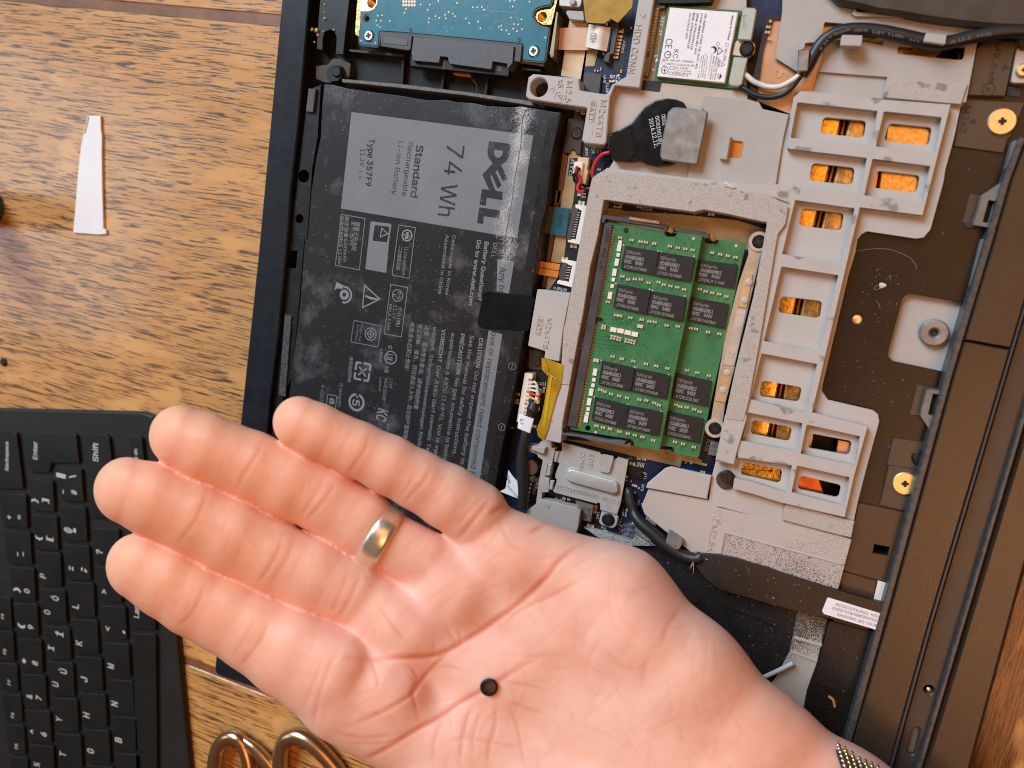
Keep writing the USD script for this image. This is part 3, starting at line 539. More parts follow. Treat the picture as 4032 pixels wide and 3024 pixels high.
for zn, x, y, w, h in (('d', 800, 1005, 16, 40), ('d', 755, 1035, 14, 26), ('d', 715, 1030, 14, 26), ('d', 640, 1070, 12, 18), ('d', 700, 1080, 12, 18), ('d', 1095, 1040, 22, 40), ('d', 1080, 470, 60, 26), ('d', 1240, 410, 20, 26), ('d', 950, 1185, 60, 30), ('d', 1010, 1180, 60, 30),
                       ('h', 1105, 1525, 60, 26), ('h', 1105, 1570, 60, 26), ('h', 1040, 1520, 50, 70), ('i', 1130, 165, 80, 50), ('i', 1030, 725, 84, 50), ('i', 915, 885, 80, 26), ('h', 1310, 1170, 14, 30), ('h', 1340, 1175, 14, 30), ('h', 1410, 1185, 14, 30), ('h', 1080, 330, 30, 26), ('h', 1110, 365, 30, 26), ('h', 1075, 360, 30, 26), ('h', 1015, 300, 40, 60),
                       ('R', 660, 185, 80, 26), ('R', 655, 240, 80, 26), ('R', 720, 225, 40, 70), ('R', 985, 245, 70, 24), ('R', 2030, 350, 90, 36), ('R', 1880, 400, 40, 30), ('R', 1960, 410, 40, 30), ('S', 550, 515, 50, 26), ('S', 620, 525, 50, 26), ('S', 465, 585, 70, 46), ('S', 1405, 590, 66, 30), ('S', 1385, 690, 60, 30), ('S', 1235, 575, 22, 22), ('S', 1165, 568, 16, 16),
                       ('S', 470, 860, 20, 26), ('S', 495, 868, 20, 26), ('S', 520, 875, 20, 26), ('S', 550, 900, 20, 20), ('S', 345, 1220, 20, 22), ('S', 380, 1230, 20, 22), ('S', 345, 1250, 20, 22), ('S', 380, 1260, 20, 22), ('S', 105, 1455, 22, 22), ('S', 135, 1465, 22, 22), ('S', 395, 750, 30, 30), ('Q', 905, 865, 40, 30), ('Q', 965, 880, 40, 30), ('Q', 545, 700, 30, 80),
                       ('Q', 470, 685, 18, 22), ('Q', 455, 735, 18, 22), ('Q', 450, 790, 18, 22), ('Q', 440, 840, 18, 22), ('Q', 435, 890, 18, 22), ('Q', 560, 625, 30, 40), ('Q', 1245, 1240, 90, 70), ('Q', 1310, 1010, 40, 110), ('P', 515, 1255, 50, 30), ('P', 590, 800, 40, 70), ('P', 640, 780, 30, 70), ('P', 215, 1270, 60, 14), ('P', 300, 835, 50, 40), ('P', 290, 930, 50, 60)):
    smd(MBD, zn, x, y, w, h, ZP + .1, pads if rng.random() < .7 else tinned, tan_body if max(w, h) > 34 else None, ht=.45)
for i_ in range(60):                                            # strewn on the dark parts of the board
    zn, x, y = random.choice([('C', random.uniform(560, 760), random.uniform(130, 560)), ('K', random.uniform(840, 960), random.uniform(300, 720)), ('Q', random.uniform(1640, 1800), random.uniform(600, 1300)), ('R', random.uniform(1000, 2200), random.uniform(230, 420))])
    smd(MBD, zn, x, y, 12, random.choice([7, 16]), ZP + .1, pads, None, ht=.3, name='resistor')
def chip(zone, pts, z0, z1, m, name, txt=(), parent=None, label=None, tm=None):
    p = part(parent or LT, name, MB().prism(pl(zone, pts, z1, .1), z0, z1, .12), m, label=label)
    if txt:
        mb = MB(); q = W(px(zone, pts), z1 + .03); lp = lambda u, v: (q[0] * (1 - u) + q[1] * u) * (1 - v) + (q[3] * (1 - u) + q[2] * u) * v
        for s, u0, u1, v, h, *kk in txt:
            a, b = lp(u0, v), lp(u1, v); k = kk[0] if kk else {}
            mb.sheet(lay(text_shape(s, **k), a, b, h * np.linalg.norm(q[3] - q[0])), z1 + .03)
        part(p, 'marking', mb, tm or pale)
    return p
chip('d', [(555, 1050), (800, 1080), (770, 1350), (535, 1330)], ZP, ZP + 1.6, conn_m, 'chip', parent=MBD)
for k in range(4): smd(MBD, 'd', 615 + 55 * k, 1165 + 8 * k, 36, 90, ZP + .1, tinned, None, ht=.7, name='chip_leg')
chip('S', [(410, 605), (590, 640), (590, 780), (400, 750)], ZP, ZP + 1.4, black, 'chip', parent=MBD)
for k in range(5): smd(MBD, 'S', 535 + 20 * k, 588 + 4 * k, 8, 60, ZP + .1, tinned, None, ht=.5, name='chip_leg')
ind = mat('inductor', (.16, .13, .115), .5, vs=900, var=.25)
chip('S', [(1490, 280), (1600, 305), (1565, 485), (1447, 462)], ZP, ZP + 2.2, ind, 'inductor', (('1R0', .25, .8, .45, .22), ('713', .3, .85, .8, .22)), MBD, tm=ink)
chip('Q', [(1045, 893), (1282, 960), (1248, 1178), (1110, 1150)], ZP, ZP + 2.4, ind, 'inductor', (('1P5', .35, .9, .5, .22), ('Z2 C', .3, .95, .85, .2)), MBD, tm=ink)
# can capacitor
c = at('Q', 455, 470, ZP + 5); cm = MB().prism(circ(c, 3.1, 12), ZP, ZP + 4.6, .5); cp = part(MBD, 'can_capacitor', cm, black)
part(cp, 'can_top', MB().prism(circ(c, 2.6, 12), ZP + 4.5, ZP + 4.75, .1), steel)
mb = MB(); text(mb, 'P', 'Q', (440, 470), (462, 472), ZP + 4.85, cap=26); text(mb, 'O', 'Q', (440, 505), (464, 508), ZP + 4.85, cap=26); part(cp, 'can_mark', mb, ink)

# brackets and connectors along the battery
bronze = mat('bronze_plastic_dark', (.055, .040, .030), .36, var=.2, vs=120)
slab('case_wall', 'h', [(790, 930), (815, 930), (850, 950), (880, 985), (775, 1659), (700, 1659)], 12, 15.3, mat('case_wall', (.17, .095, .045), .4, vs=60), r=0)
slab('case_wall', 'i', [(790, 0), (865, 0), (690, 1100), (660, 1280), (605, 1260), (640, 1100)], 12, 15.3, mat('case_wall_b', (.15, .085, .04), .4, vs=60))
slab('battery_bracket', 'h', [(868, 430), (950, 420), (965, 320), (1010, 330), (1110, 470), (1050, 955), (980, 945), (975, 880), (912, 880), (895, 935), (792, 925), (850, 640)], 13, 16.6, bronze, r=.4)
screw('h', 1000, 645, 84, 16.8, mat('bronze_screw', (.10, .07, .05), .3, metal=.6, var=.3))
slab('battery_bracket', 'P', [(440, 250), (650, 275), (610, 530), (430, 500)], 13, 16.6, bronze, r=.4); screw('P', 540, 405, 66, 16.8, stage.GetPrimAtPath(LK + 'bronze_screw') and UsdShade.Material.Get(stage, LK + 'bronze_screw'))
slab('case_edge', 'P', [(350, 30), (378, 40), (290, 570), (275, 570)], 13, 19, mat('case_edge', (.22, .12, .06), .4), r=0)
# flat cable with teal tape and its socket
FF = sheet('flat_cable', 'i', [(600, 195), (735, 210), (770, 215), (990, 238), (925, 600), (780, 580), (690, 560), (560, 545)], 17.4, bronze, t=.25, label='short flat cable under blue-green tape')
part(FF, 'cable_tape', MB().sheet(pl('i', [(770, 215), (965, 236), (922, 597), (712, 570)], 17.5), 17.5), teal_tape)
mb = MB(); text(mb, 'MB', 'i', (862, 472), (888, 308), 17.55, cap=62, bold=True); part(FF, 'cable_mark', mb, ink)
def zif(zone, lever, body, teeth, n, a, b, w):
    s = slab('cable_socket', zone, body, ZP, 17.6, ivory, bev=.12)
    slab('socket_lever', zone, lever, 17.0, 17.9, conn_m, bev=.1, parent=s)
    slab('socket_gap', zone, teeth, 16.9, 17.62, black_pcb, bev=0, parent=s)
    mb = MB()
    for k in range(n):
        t = (k + .5) / n; p = np.array(a) * (1 - t) + np.array(b) * t; mb.prism(pl(zone, [(p[0] - w, p[1] - 5), (p[0] + w, p[1] - 2), (p[0] + w - 1, p[1] + 7), (p[0] - w - 1, p[1] + 4)], 17.75), 17.5, 17.75)
    part(s, 'socket_pins', mb, tinned)
zif('i', [(1015, 190), (1040, 195), (1045, 230), (1090, 235), (1060, 330), (990, 640), (930, 640), (940, 560)], [(1045, 180), (1195, 200), (1105, 708), (948, 675), (945, 640), (1000, 620), (1060, 300), (1045, 225)], [(1060, 235), (1130, 262), (1050, 640), (980, 625)], 11, (1080, 270), (1010, 615), 24)
zif('i', [(880, 935), (945, 955), (930, 1060), (900, 1180), (835, 1165), (830, 1080)], [(865, 892), (1068, 930), (1005, 1268), (803, 1215), (815, 1180), (850, 1160), (890, 960), (865, 930)], [(930, 960), (1005, 985), (960, 1195), (890, 1170)], 5, (965, 985), (930, 1160), 26)
OF = sheet('flex_cable', 'i', [(545, 915), (655, 935), (848, 962), (815, 1138), (640, 1110), (523, 1085)], 17.3, orange_m, t=.2, label='short orange ribbon cable')
part(OF, 'ribbon_gap', MB().sheet(pl('i', [(535, 995), (830, 1045), (828, 1055), (533, 1005)], 17.34), 17.34), ink)
# clock battery plug and its twisted wires
RT = slab('plug_socket', 'h', [(1012, 988), (1178, 998), (1168, 1090), (1150, 1160), (1165, 1200), (1120, 1385), (1045, 1360), (1030, 1280), (1070, 1100), (1005, 1080)], ZP, 18.2, beige, bev=.2)
slab('plug', 'h', [(962, 1050), (1098, 1062), (1070, 1262), (935, 1228)], 16, 19.0, ivory, bev=.25, r=.4, parent=RT)
for j_ in range(3): smd(RT, 'h', 1180, 1170 + 28 * j_, 50, 14, ZP + .2, pads, None, name='plug_pin')
def wire(zone, pts, z, r, m, name='wire', parent=None, n=8, sub=6, label=None):
    return part(parent or LT, name, MB().tube(pts3(zone, pts, z), r, n=n, sub=sub), m, smooth=60, label=label)
wire('h', [(1010, 1130), (985, 1165), (1000, 1230), (1045, 1285), (1048, 1350), (1012, 1415), (1022, 1478), (1075, 1488), (1140, 1452), (1230, 1440)], [19.4, 19.8, 19.6, 19.2, 19, 19, 19, 18.6, 18.2, 17.5], .52, red_m)
wire('h', [(1045, 1155), (995, 1205), (962, 1275), (975, 1340), (1040, 1400), (1110, 1450), (1200, 1490)], [19.4, 20.2, 19.4, 18.4, 18.2, 19, 17.5], .5, sleeve)
wire('h', [(1232, 1290), (1225, 1200), (1248, 1105), (1300, 1015), (1380, 945), (1478, 920)], [19.5, 20, 20.5, 21, 21.5, 22], .55, red_m)
wire('h', [(1460, 790), (1395, 900), (1372, 1000), (1382, 1130), (1385, 1260)], [22, 20.5, 18, 17, 17], .45, sleeve)

# ---- battery lead with its plug
BL = slab('battery_plug', 'P', [(385, 556), (492, 575), (484, 640), (425, 1105), (345, 1110), (290, 1215), (278, 1195)], ZP, 19.5, ivory, bev=.5, r=.3)
for k in range(9):
    y = 630 + 52 * k; x = 462 - 8.3 * k; slab('plug_slot', 'P', [(x - 28, y), (x + 22, y + 6), (x + 17, y + 34), (x - 33, y + 28)], 17, 19.9, beige if k % 3 else tan_body, bev=.1, parent=BL)
for k, (m_, dx) in enumerate(((wire_w, 0), (wire_w, 10), (wire_w, 25), (red_m, 60), (mat('yellow_wire', (.55, .40, .05), .4), 48), (sleeve, -20), (wire_w, 30))):
    y0 = 690 + 45 * k
    wire('P', [(468 - 7 * k, y0), (520 + dx * .5, y0 - 10 + k * 14), (555 + dx * .4, y0 + 70), (530 + dx * .6, 900 + k * 6), (500 + dx, 990 + k * 3)], [19.6, 20.6, 20.4, 20.2, 20.2], .42, m_, parent=BL)
LD = wire('P', [(515, 950), (490, 1040), (455, 1120), (420, 1220), (400, 1350), (375, 1480), (350, 1659), (345, 1750)], [20.2, 20.6, 21, 21.2, 21.2, 21.2, 21, 21], [1.9, 2.2, 1.5, 1.5, 1.75, 1.8, 2.1, 2.2], cloth_tape, 'battery_lead', n=14, label='black cloth-wrapped battery lead')
wire('Q', [(352, 300), (352, 450), (358, 560), (362, 660), (368, 790), (360, 1000)], 21, [2.15, 2.2, 2.1, 2.0, 1.9, 1.9], cloth_tape, 'battery_lead_end', parent=LD, n=14)
LB = slab('lead_label', 'P', [(308, 1092), (400, 1125), (503, 1160), (452, 1352), (370, 1320), (288, 1282)], 22.3, 22.9, white_lbl, bev=.25, parent=LD, smooth=60)
mb = MB(); text(mb, 'BATT', 'P', (322, 1185), (376, 1190), 22.95, cap=26); text(mb, 'IE', 'P', (325, 1225), (372, 1232), 22.95, cap=20); part(LD, 'lead_print', mb, ink)
part(LD, 'lead_flag', MB().prism(pl('Q', [(172, 498), (232, 585), (290, 650), (300, 712), (412, 802), (440, 790), (405, 915), (375, 912), (270, 862), (60, 780), (135, 740)], 21), 20.8, 21), white_lbl)
mb = MB(); text(mb, 'MB', 'Q', (205, 668), (172, 560), 21.05, cap=42); text(mb, 'REV:1.0(A00)', 'Q', (300, 850), (165, 690), 21.05, cap=28); text(mb, '7', 'Q', (368, 890), (372, 860), 21.05, cap=30); part(LD, 'flag_print', mb, ink)

# ---- hard drive
ZH = 20.0
hd = Polygon(W(np.vstack([px('b', [(1236, -60), (1232, 150)]), px('b', [(1228, 300), (1205, 520), (1215, 570), (1260, 590), (1440, 605), (1458, 580), (1468, 420), (1490, 405)]), px('c', [(0, 425), (1515, 570), (1535, 590), (1525, 760), (1545, 785), (1780, 805), (1808, 780), (1862, 395), (1850, 365), (1750, 345), (1690, 300), (1650, 220), (1665, 150), (1705, 105), (1790, 75), (1880, 65), (1920, -60)])]), ZH)).buffer(0)
lug1 = pl('b', [(1225, -60), (1450, -60), (1445, 50), (1400, 120), (1330, 150), (1210, 150)], ZH, .3)
hd = hd.difference(lug1.buffer(.3)).difference(disc('b', 1308, 242, 42, ZH))
HD = P_('hard_drive', MB().prism(hd, ZH - 1.2, ZH, .15), teal_pcb, label='hard drive showing its blue-green circuit board', smooth=30)
body = Polygon(W(np.vstack([px('b', [(1185, -60), (1150, 420), (1160, 470), (1210, 500)]), px('c', [(1790, 870), (1860, 700), (1935, 60), (1950, -60)])]), 17)).buffer(0)
part(HD, 'drive_case', MB().prism(body, 12.6, 17.6, .5), brass)
part(HD, 'board_trim', MB().prism(rnd(hd.buffer(.35), .2), ZH - 1.5, ZH - .25), mat('trim', (.10, .06, .03), .4))
l1 = part(HD, 'mounting_lug', MB().prism(lug1.difference(disc('b', 1370, 30, 55, ZH)), 17, ZH - .2, .3), mat('pale_brass', (.62, .64, .52), .3, metal=.8))
lug2 = pl('c', [(1940, -60), (1990, -60), (1895, 330), (1780, 325), (1710, 285), (1682, 225), (1700, 160), (1760, 125), (1880, 110), (1925, 60)], ZH, .3)
part(HD, 'mounting_lug', MB().prism(lug2.difference(disc('c', 1775, 220, 56, ZH)), 16, ZH - .1, .3), brass)
part(HD, 'bracket_side', MB().prism(pl('c', [(1960, 140), (1985, 160), (1925, 740), (1890, 760), (1868, 700)], ZH + 1.0, .3), 13, ZH + 1.0, .3), mat('bronze_metal', (.30, .23, .16), .35, metal=.8))
screw('b', 1338, 470, 68, ZH + .1, steel, HD, rec=ink); screw('c', 1665, 672, 76, ZH + .1, steel, HD, rec=ink)
for x, y, z_ in (('c', 55, 385), ('c', 1472, 518)):
    c = at(x, y, z_, ZH + .05); part(HD, 'guide_pin', MB().prism(circ(c, .55).difference(circ(c, .3)), ZH, ZH + .2), conn_m)
spots = MB()
for x, y in ((305, 60), (185, 58), (278, 128), (552, 157), (508, 192), (380, 210), (428, 235), (298, 240), (290, 292), (515, 240), (605, 178), (635, 212), (778, 242), (868, 95), (928, 93), (985, 92), (1018, 125), (822, 300), (938, 283), (967, 370), (1390, 85), (1368, 230), (1505, 252), (1240, 335), (1210, 350), (1408, 315), (1460, 320), (1245, 388), (1308, 397), (1397, 375), (1445, 408), (1510, 383), (1342, 442), (1815, 490), (1608, 22), (1355, 12), (1410, 8), (418, 12), (660, 38)):
    spots.sheet(circ(at('c', x, y, ZH + .04), .27, 5), ZH + .04)
for x, y in ((1450, 205), (1508, 200), (1432, 268), (1492, 270), (1608, 272), (1445, 330), (1480, 355), (1235, 530), (1420, 560), (1800, 165), (1820, 115)):
    spots.sheet(circ(at('b', x, y, ZH + .04), .27, 5), ZH + .04)
for r_ in range(2):
    for k in range(5): spots.sheet(disc('b', 1787 + 36 * k, 20 + 45 * r_, 16, ZH + .04, 5), ZH + .04)
part(HD, 'solder_spots', spots, pads, stuff=True)
tr = MB()
for _ in range(170):
    x, y = random.uniform(60, 1480), random.uniform(0, 420)
    if rng.random() < .25 and not (700 < x < 1100 and y < 60): continue
    a = random.choice([0, math.pi / 4, math.pi / 4, math.pi / 2]); L_ = random.uniform(.2, .55); c = at('c', x, y, ZH + .03)
    if not hd.contains(Point(*c).buffer(.6)): continue
    tr.sheet(affinity.rotate(sbox(c[0] - L_, c[1] - .07, c[0] + L_, c[1] + .07), math.degrees(a)), ZH + .03)
for q in ([(740, 230), (780, 190)], [(1050, 215), (1120, 145)], [(1070, 380), (1205, 250)], [(1350, 130), (1350, 70)], [(1450, 270), (1465, 170)], [(1500, 80), (1500, 0)], [(870, 130), (1450, 165)], [(1000, 200), (1050, 205)]):
    tr.sheet(LineString(W(px('c', q), ZH + .03)).buffer(.07), ZH + .03)
part(HD, 'board_traces', tr, mat('light_trace', (.10, .33, .42), .4), stuff=True)
HCN = slab('drive_connector', 'b', [(1478, 420), (1500, 405), (1900, 450), (1880, 640), (1850, 660), (1490, 605)], ZH - 1, ZH + .6, conn_m, parent=HD, r=.2)
slab('connector_recess', 'b', [(1530, 470), (1850, 500), (1840, 600), (1522, 570)], ZH + .5, ZH + .75, mat('conn_face', (.085, .085, .095), .45, dust=.1), parent=HD)
slab('drive_connector', 'c', [(30, 440), (1515, 580), (1490, 810), (1405, 800), (1420, 620), (80, 480)], ZH - .5, ZH + .5, conn_m, parent=HD)
plug = pl('c', [(95, 478), (1405, 605), (1385, 820), (1320, 905), (1318, 830), (1125, 800), (1110, 905), (690, 850), (560, 830), (540, 745), (440, 735), (425, 820), (80, 790), (65, 690)], 21.2, .1)
PG = P_('drive_plug', MB().prism(plug, 16, 21.2, .3), mat('plug_face', (.075, .077, .085), .42, vs=900, var=.25, bump=.5, dust=.1), label='dark grey drive cable plug')
slab('plug_lip', 'c', [(55, 700), (85, 795), (425, 825), (440, 738), (545, 748), (560, 835), (690, 852), (1110, 908), (1130, 800), (1320, 825), (1345, 900), (1335, 1000), (1165, 980), (460, 905), (50, 862)], 15.5, 19.5, black, parent=PG)
slab('plug_notch', 'c', [(475, 770), (520, 775), (505, 910), (460, 905)], 19.2, 19.6, bronze, parent=PG); slab('plug_notch', 'c', [(1185, 850), (1262, 858), (1250, 950), (1175, 930)], 19.2, 19.6, bronze, parent=PG)
slab('cable_end', 'c', [(600, 935), (830, 965), (845, 1010), (640, 985), (605, 960)], 15, 15.6, orange_m, r=.3)
hair = mat('hair', (.30, .27, .24), .5)
wire('c', [(840, 1010), (870, 1050), (910, 1100), (915, 1160), (912, 1200), (920, 1230)], 16.2, .05, hair, 'hair', n=4)
# drive flat cable folded into its socket
FC = sheet('drive_ribbon', 'd', [(205, 405), (420, 400), (620, 398), (680, 560), (660, 722), (560, 728), (180, 722)], 17.2, mat('ribbon_tan', (.62, .40, .26), .42), t=.25, label='flat tan ribbon cable with a white folded flap')
g0 = px('d', [(622, 350), (940, 402), (880, 748), (572, 680)]); fv = []; 
for t in np.linspace(0, 1, 9):
    z = 18.0 + 2.2 * math.sin(math.pi * min(1, t * 1.05) * .95); fv += [np.r_[W([g0[0] * (1 - t) + g0[1] * t], z)[0], z], np.r_[W([g0[3] * (1 - t) + g0[2] * t], z)[0], z]]
ff = [(2 * k, 2 * k + 1, 2 * k + 3) for k in range(8)] + [(2 * k, 2 * k + 3, 2 * k + 2) for k in range(8)]
part(FC, 'folded_flap', MB().add(fv, ff), mat('ribbon_white', (.82, .74, .68), .35), smooth=60)
mb = MB(); text(mb, 'HDD', 'd', (722, 610), (735, 480), 20.4, cap=95); part(FC, 'ribbon_mark', mb, ink)
slab('cable_socket', 'd', [(945, 272), (1032, 285), (1045, 430), (985, 775), (930, 790), (905, 908), (830, 885), (850, 785), (920, 745), (960, 420), (930, 410)], ZP, 18, conn_m)
slab('ribbon_stiffener', 'd', [(938, 420), (962, 425), (905, 745), (882, 740)], 17, 18.4, mat('deep_blue', (.01, .02, .08), .4))
for k in range(8): smd(MBD, 'd', 1095 - 11 * k, 470 + 50 * k + (20 if k else 0), 66, 30, ZP + .1, pads, None, ht=.8, name='socket_leg')
sheet('tape_piece', 'd', [(535, -60), (1265, -60), (1250, 100), (1080, 290), (1040, 330), (940, 270), (850, 340), (600, 330), (570, 290)], 21.5, tapeY, t=.12, r=.2, label='piece of yellow tape beside the drive ribbon')
slab('drive_bracket_tab', 'd', [(190, -60), (525, -60), (510, 60), (480, 105), (190, 85)], 16, 19.5, shield_m, r=.5); c = at('d', 385, 25, 20.5); P_('tab_pin', MB().prism(circ(c, 1.0), 19, 20.6, .3), plate_m)
slab('grey_step', 'd', [(295, 150), (540, 160), (560, 300), (340, 280), (290, 190)], 14, 19, plate_m, r=.5)

# ---- wireless card
ZW = 20.5
WC = slab('wireless_card', 'e', [(475, 72), (1552, 152), (1500, 1295), (270, 1178)], ZW - 1, ZW, green_pcb, label='wireless card with white printed label under a metal clip')
slab('card_shield', 'e', [(497, 95), (1512, 168), (1310, 1222), (308, 1118)], ZW, ZW + 1.5, mat('pale_copper', (.72, .56, .44), .3, metal=.9), parent=WC, r=.3, bev=.25)
ZL = ZW + 1.58
part(WC, 'card_label', MB().sheet(pl('e', [(512, 112), (1485, 182), (1295, 1195), (325, 1105)], ZL, .3), ZL), white_lbl)
mb = MB(); ZT = ZL + .04; Tx = lambda s, a, b, c_, **k: text(mb, s, 'e', a, b, ZT, cap=c_, **k)
Tx('Made in China', (1408, 225), (1342, 582), 30, bold=True); Tx('CN-0MHK36-ITG00-73F-041T-A01', (1015, 200), (872, 1002), 30, bold=True); Tx('D P/N: 0MHK36 REV A01', (958, 195), (858, 790), 30, bold=True); Tx('WFM: 3CF862D9012A', (900, 188), (806, 722), 30, bold=True); Tx('BDM: 3CF862D9012E', (845, 185), (757, 705), 30, bold=True); Tx('TA: H73410-007', (792, 185), (730, 568), 28, bold=True)
Tx('CE', (450, 565), (435, 705), 105); Tx('WLAN', (1308, 700), (1280, 880), 36); Tx('MSIP-CRM-INT-7268NGW', (396, 880), (845, 915), 30); Tx('CMIIT ID: 2015AJ0240 (M)', (460, 940), (855, 970), 28); Tx('003-150009', (570, 995), (770, 1010), 28); Tx('5.15-5.35 GHz', (570, 1030), (815, 1050), 24); Tx('Indoor use only', (560, 1062), (815, 1082), 24); Tx('D150006003', (552, 1095), (765, 1112), 28)
Tx('MAIN', (1222, 872), (1205, 970), 26); Tx('AUX', (1200, 1062), (1188, 1140), 26); Tx('Intel® Dual Band', (1205, 835), (1145, 1155), 24); Tx('Wireless-AC 3165', (1178, 815), (1112, 1150), 24); Tx('Model: 3165NGW', (1140, 815), (1080, 1150), 24); Tx('CCAH15LP0190T4', (1110, 780), (1055, 1100), 18); Tx('FCC ID: PD93165NG', (1045, 810), (1005, 1140), 16); Tx('IC: 1000M-3165NG', (1020, 775), (975, 1130), 16); Tx('APPROVED MODEL', (990, 800), (945, 1130), 16); Tx('0256-14-2198', (960, 810), (910, 1130), 18)
Sx = lambda pts: mb.sheet(pl('e', pts, ZT), ZT)
for (x, y, r1, r2) in ((475, 793, 50, 40), (432, 1015, 55, 46), (415, 918, 30, 26), (1202, 640, 26, 21), (1335, 650, 26, 21)): mb.sheet(disc('e', x, y, r1, ZT).difference(disc('e', x, y, r2, ZT)), ZT)
Tx('!', (462, 785), (460, 803), 60); Sx([(435, 975), (445, 975), (430, 1055), (420, 1055)]); Sx([(400, 1010), (460, 1018), (458, 1028), (398, 1020)])
for q in ([(510, 962), (565, 968), (553, 1012), (500, 1006)], [(497, 1038), (553, 1045), (540, 1090), (487, 1082)]): mb.sheet(ring(pl('e', q, ZT), .12), ZT)
Tx('KC', (570, 715), (545, 840), 75); mb.sheet(ring(pl('e', [(1208, 675), (1285, 740), (1190, 805)], ZT, .1), .2), ZT); Sx([(1238, 1062), (1265, 1112), (1215, 1158)]); mb.sheet(ring(pl('e', [(1262, 885), (1308, 938), (1248, 972)], ZT), .12), ZT)
mb.sheet(disc('e', 1140, 722, 50, ZT).difference(disc('e', 1115, 735, 42, ZT)), ZT)
part(WC, 'label_print', mb, ink)
slab('card_slot', 'e', [(300, 58), (440, 70), (430, 120), (362, 125), (262, 740), (190, 1110), (105, 1110), (150, 900)], ZP, ZW + .6, mat('slot_brown', (.12, .085, .05), .4), bev=.1)
mb = MB()
for k in range(46):
    t = k / 45; x0, y0 = 322 - 190 * t, 120 + 960 * t
    if .66 < t < .74: continue
    mb.prism(pl('e', [(x0 - 22, y0 - 6), (x0 + 24, y0 - 3), (x0 + 23, y0 + 6), (x0 - 23, y0 + 3)], ZW + .75), ZW + .5, ZW + .75)
P_('slot_contacts', mb, goldpin, stuff=True)
mb = MB(); text(mb, 'A15-15', 'e', (383, 240), (345, 515), ZW + .05, cap=40); text(mb, 'E', 'e', (285, 800), (282, 835), ZW + .05, cap=46); text(mb, 'A', 'e', (255, 995), (252, 1030), ZW + .05, cap=36); mb.sheet(pl('e', [(318, 838), (335, 890), (290, 888)], ZW + .05), ZW + .05); part(WC, 'board_print', mb, white_print)
green_met = mat('grey_green_metal', (.43, .45, .39), .42, metal=.3, var=.05, bump=.2)
CL = slab('card_clip', 'e', [(1590, 108), (1600, 104), (1740, 110), (1772, 150), (1692, 590), (1490, 575), (1560, 160)], 21, 23.2, green_met, r=.5, bev=.3, label='grey-green metal clip holding the wireless card')
slab('clip_seat', 'e', [(1485, 585), (1700, 600), (1745, 640), (1740, 760), (1640, 830), (1410, 800), (1450, 620)], 19, 21.2, mat('pale_seat', (.60, .54, .40), .4, metal=.4), r=.4, parent=CL)
slab('clip_foot', 'e', [(1435, 820), (1642, 838), (1555, 1225), (1500, 1258), (1385, 1250), (1358, 1205)], 21, 23.2, green_met, r=.5, bev=.3, parent=CL)
mb = MB(); text(mb, 'M2x3', 'e', (1565, 220), (1560, 400), 23.2, cap=50, depth=.1); part(CL, 'clip_mark', mb, green_met)
screw('e', 1625, 715, 108, 21.4, h=.9, label='black screw in the wireless card clip', rot=.5)
sheet('board_window', 'e', [(90, 1160), (385, 1190), (355, 1330), (70, 1300)], 20.62, black_pcb, t=.1)
# ---- grey metal frame
def mp(*segs): return np.vstack([px(z, p) for z, p in segs])
XY = 'X'
# arm between the drive and the battery
hole_a = disc('C', 203, 571, 57, 23.4, 10)
arm = pl('C', [(165, 482), (465, 512), (470, 590), (640, 616), (655, 603), (682, 550), (772, 500), (862, -60), (965, -60), (862, 578), (700, 560), (668, 640), (643, 932), (625, 949), (500, 936), (482, 915), (517, 706), (430, 694), (140, 650), (115, 630), (132, 505)], 23.4, .5)
AR = P_('frame_arm', MB().prism(arm.difference(hole_a), 15.7, 23.4, .35), mag, label='raised L-shaped grey metal arm beside the battery', smooth=30)
part(AR, 'screw_well', MB().prism(hole_a.buffer(.3), 15.6, 16.4), bronze); screw('C', 218, 588, 34, 17.5, parent=AR, m=mat('well_screw', (.05, .035, .028), .35, metal=.5))
emb = MB(); ZE = 23.4
def E_(s, zn, a, b, cp, mbx=None, z=None, d=.14): text(mbx or emb, s, zn, a, b, z or ZE, cap=cp, depth=d * 1.8)
E_('HDD CONN', 'C', (833, 160), (780, 475), 46); E_('M2.5', 'C', (385, 525), (370, 668), 38); E_('x5', 'C', (330, 515), (322, 570), 38); E_('M2x4T8', 'C', (607, 648), (570, 890), 40); E_('BATT', 'C', (540, 665), (526, 790), 32); E_('7', 'C', (862, 85), (855, 110), 40)
for pts in ([(545, 648), (582, 655), (565, 795), (522, 800), (525, 770)],): emb.prism(ring(pl('C', pts, ZE, .9), .22), ZE - .05, ZE + .14)
c = at('C', 335, 632, ZE); emb.prism(circ(c, 1.7, 10).difference(circ(c, 1.45, 10)), ZE - .05, ZE + .14); E_('P', 'C', (325, 618), (322, 645), 32)
emb.prism(pl('C', [(553, 848), (551, 880), (525, 848)], ZE), ZE - .05, ZE + .14); emb.prism(ring(pl('C', [(305, 565), (297, 607), (272, 580)], ZE), .2), ZE - .05, ZE + .14)
part(AR, 'raised_lettering', emb, mag)
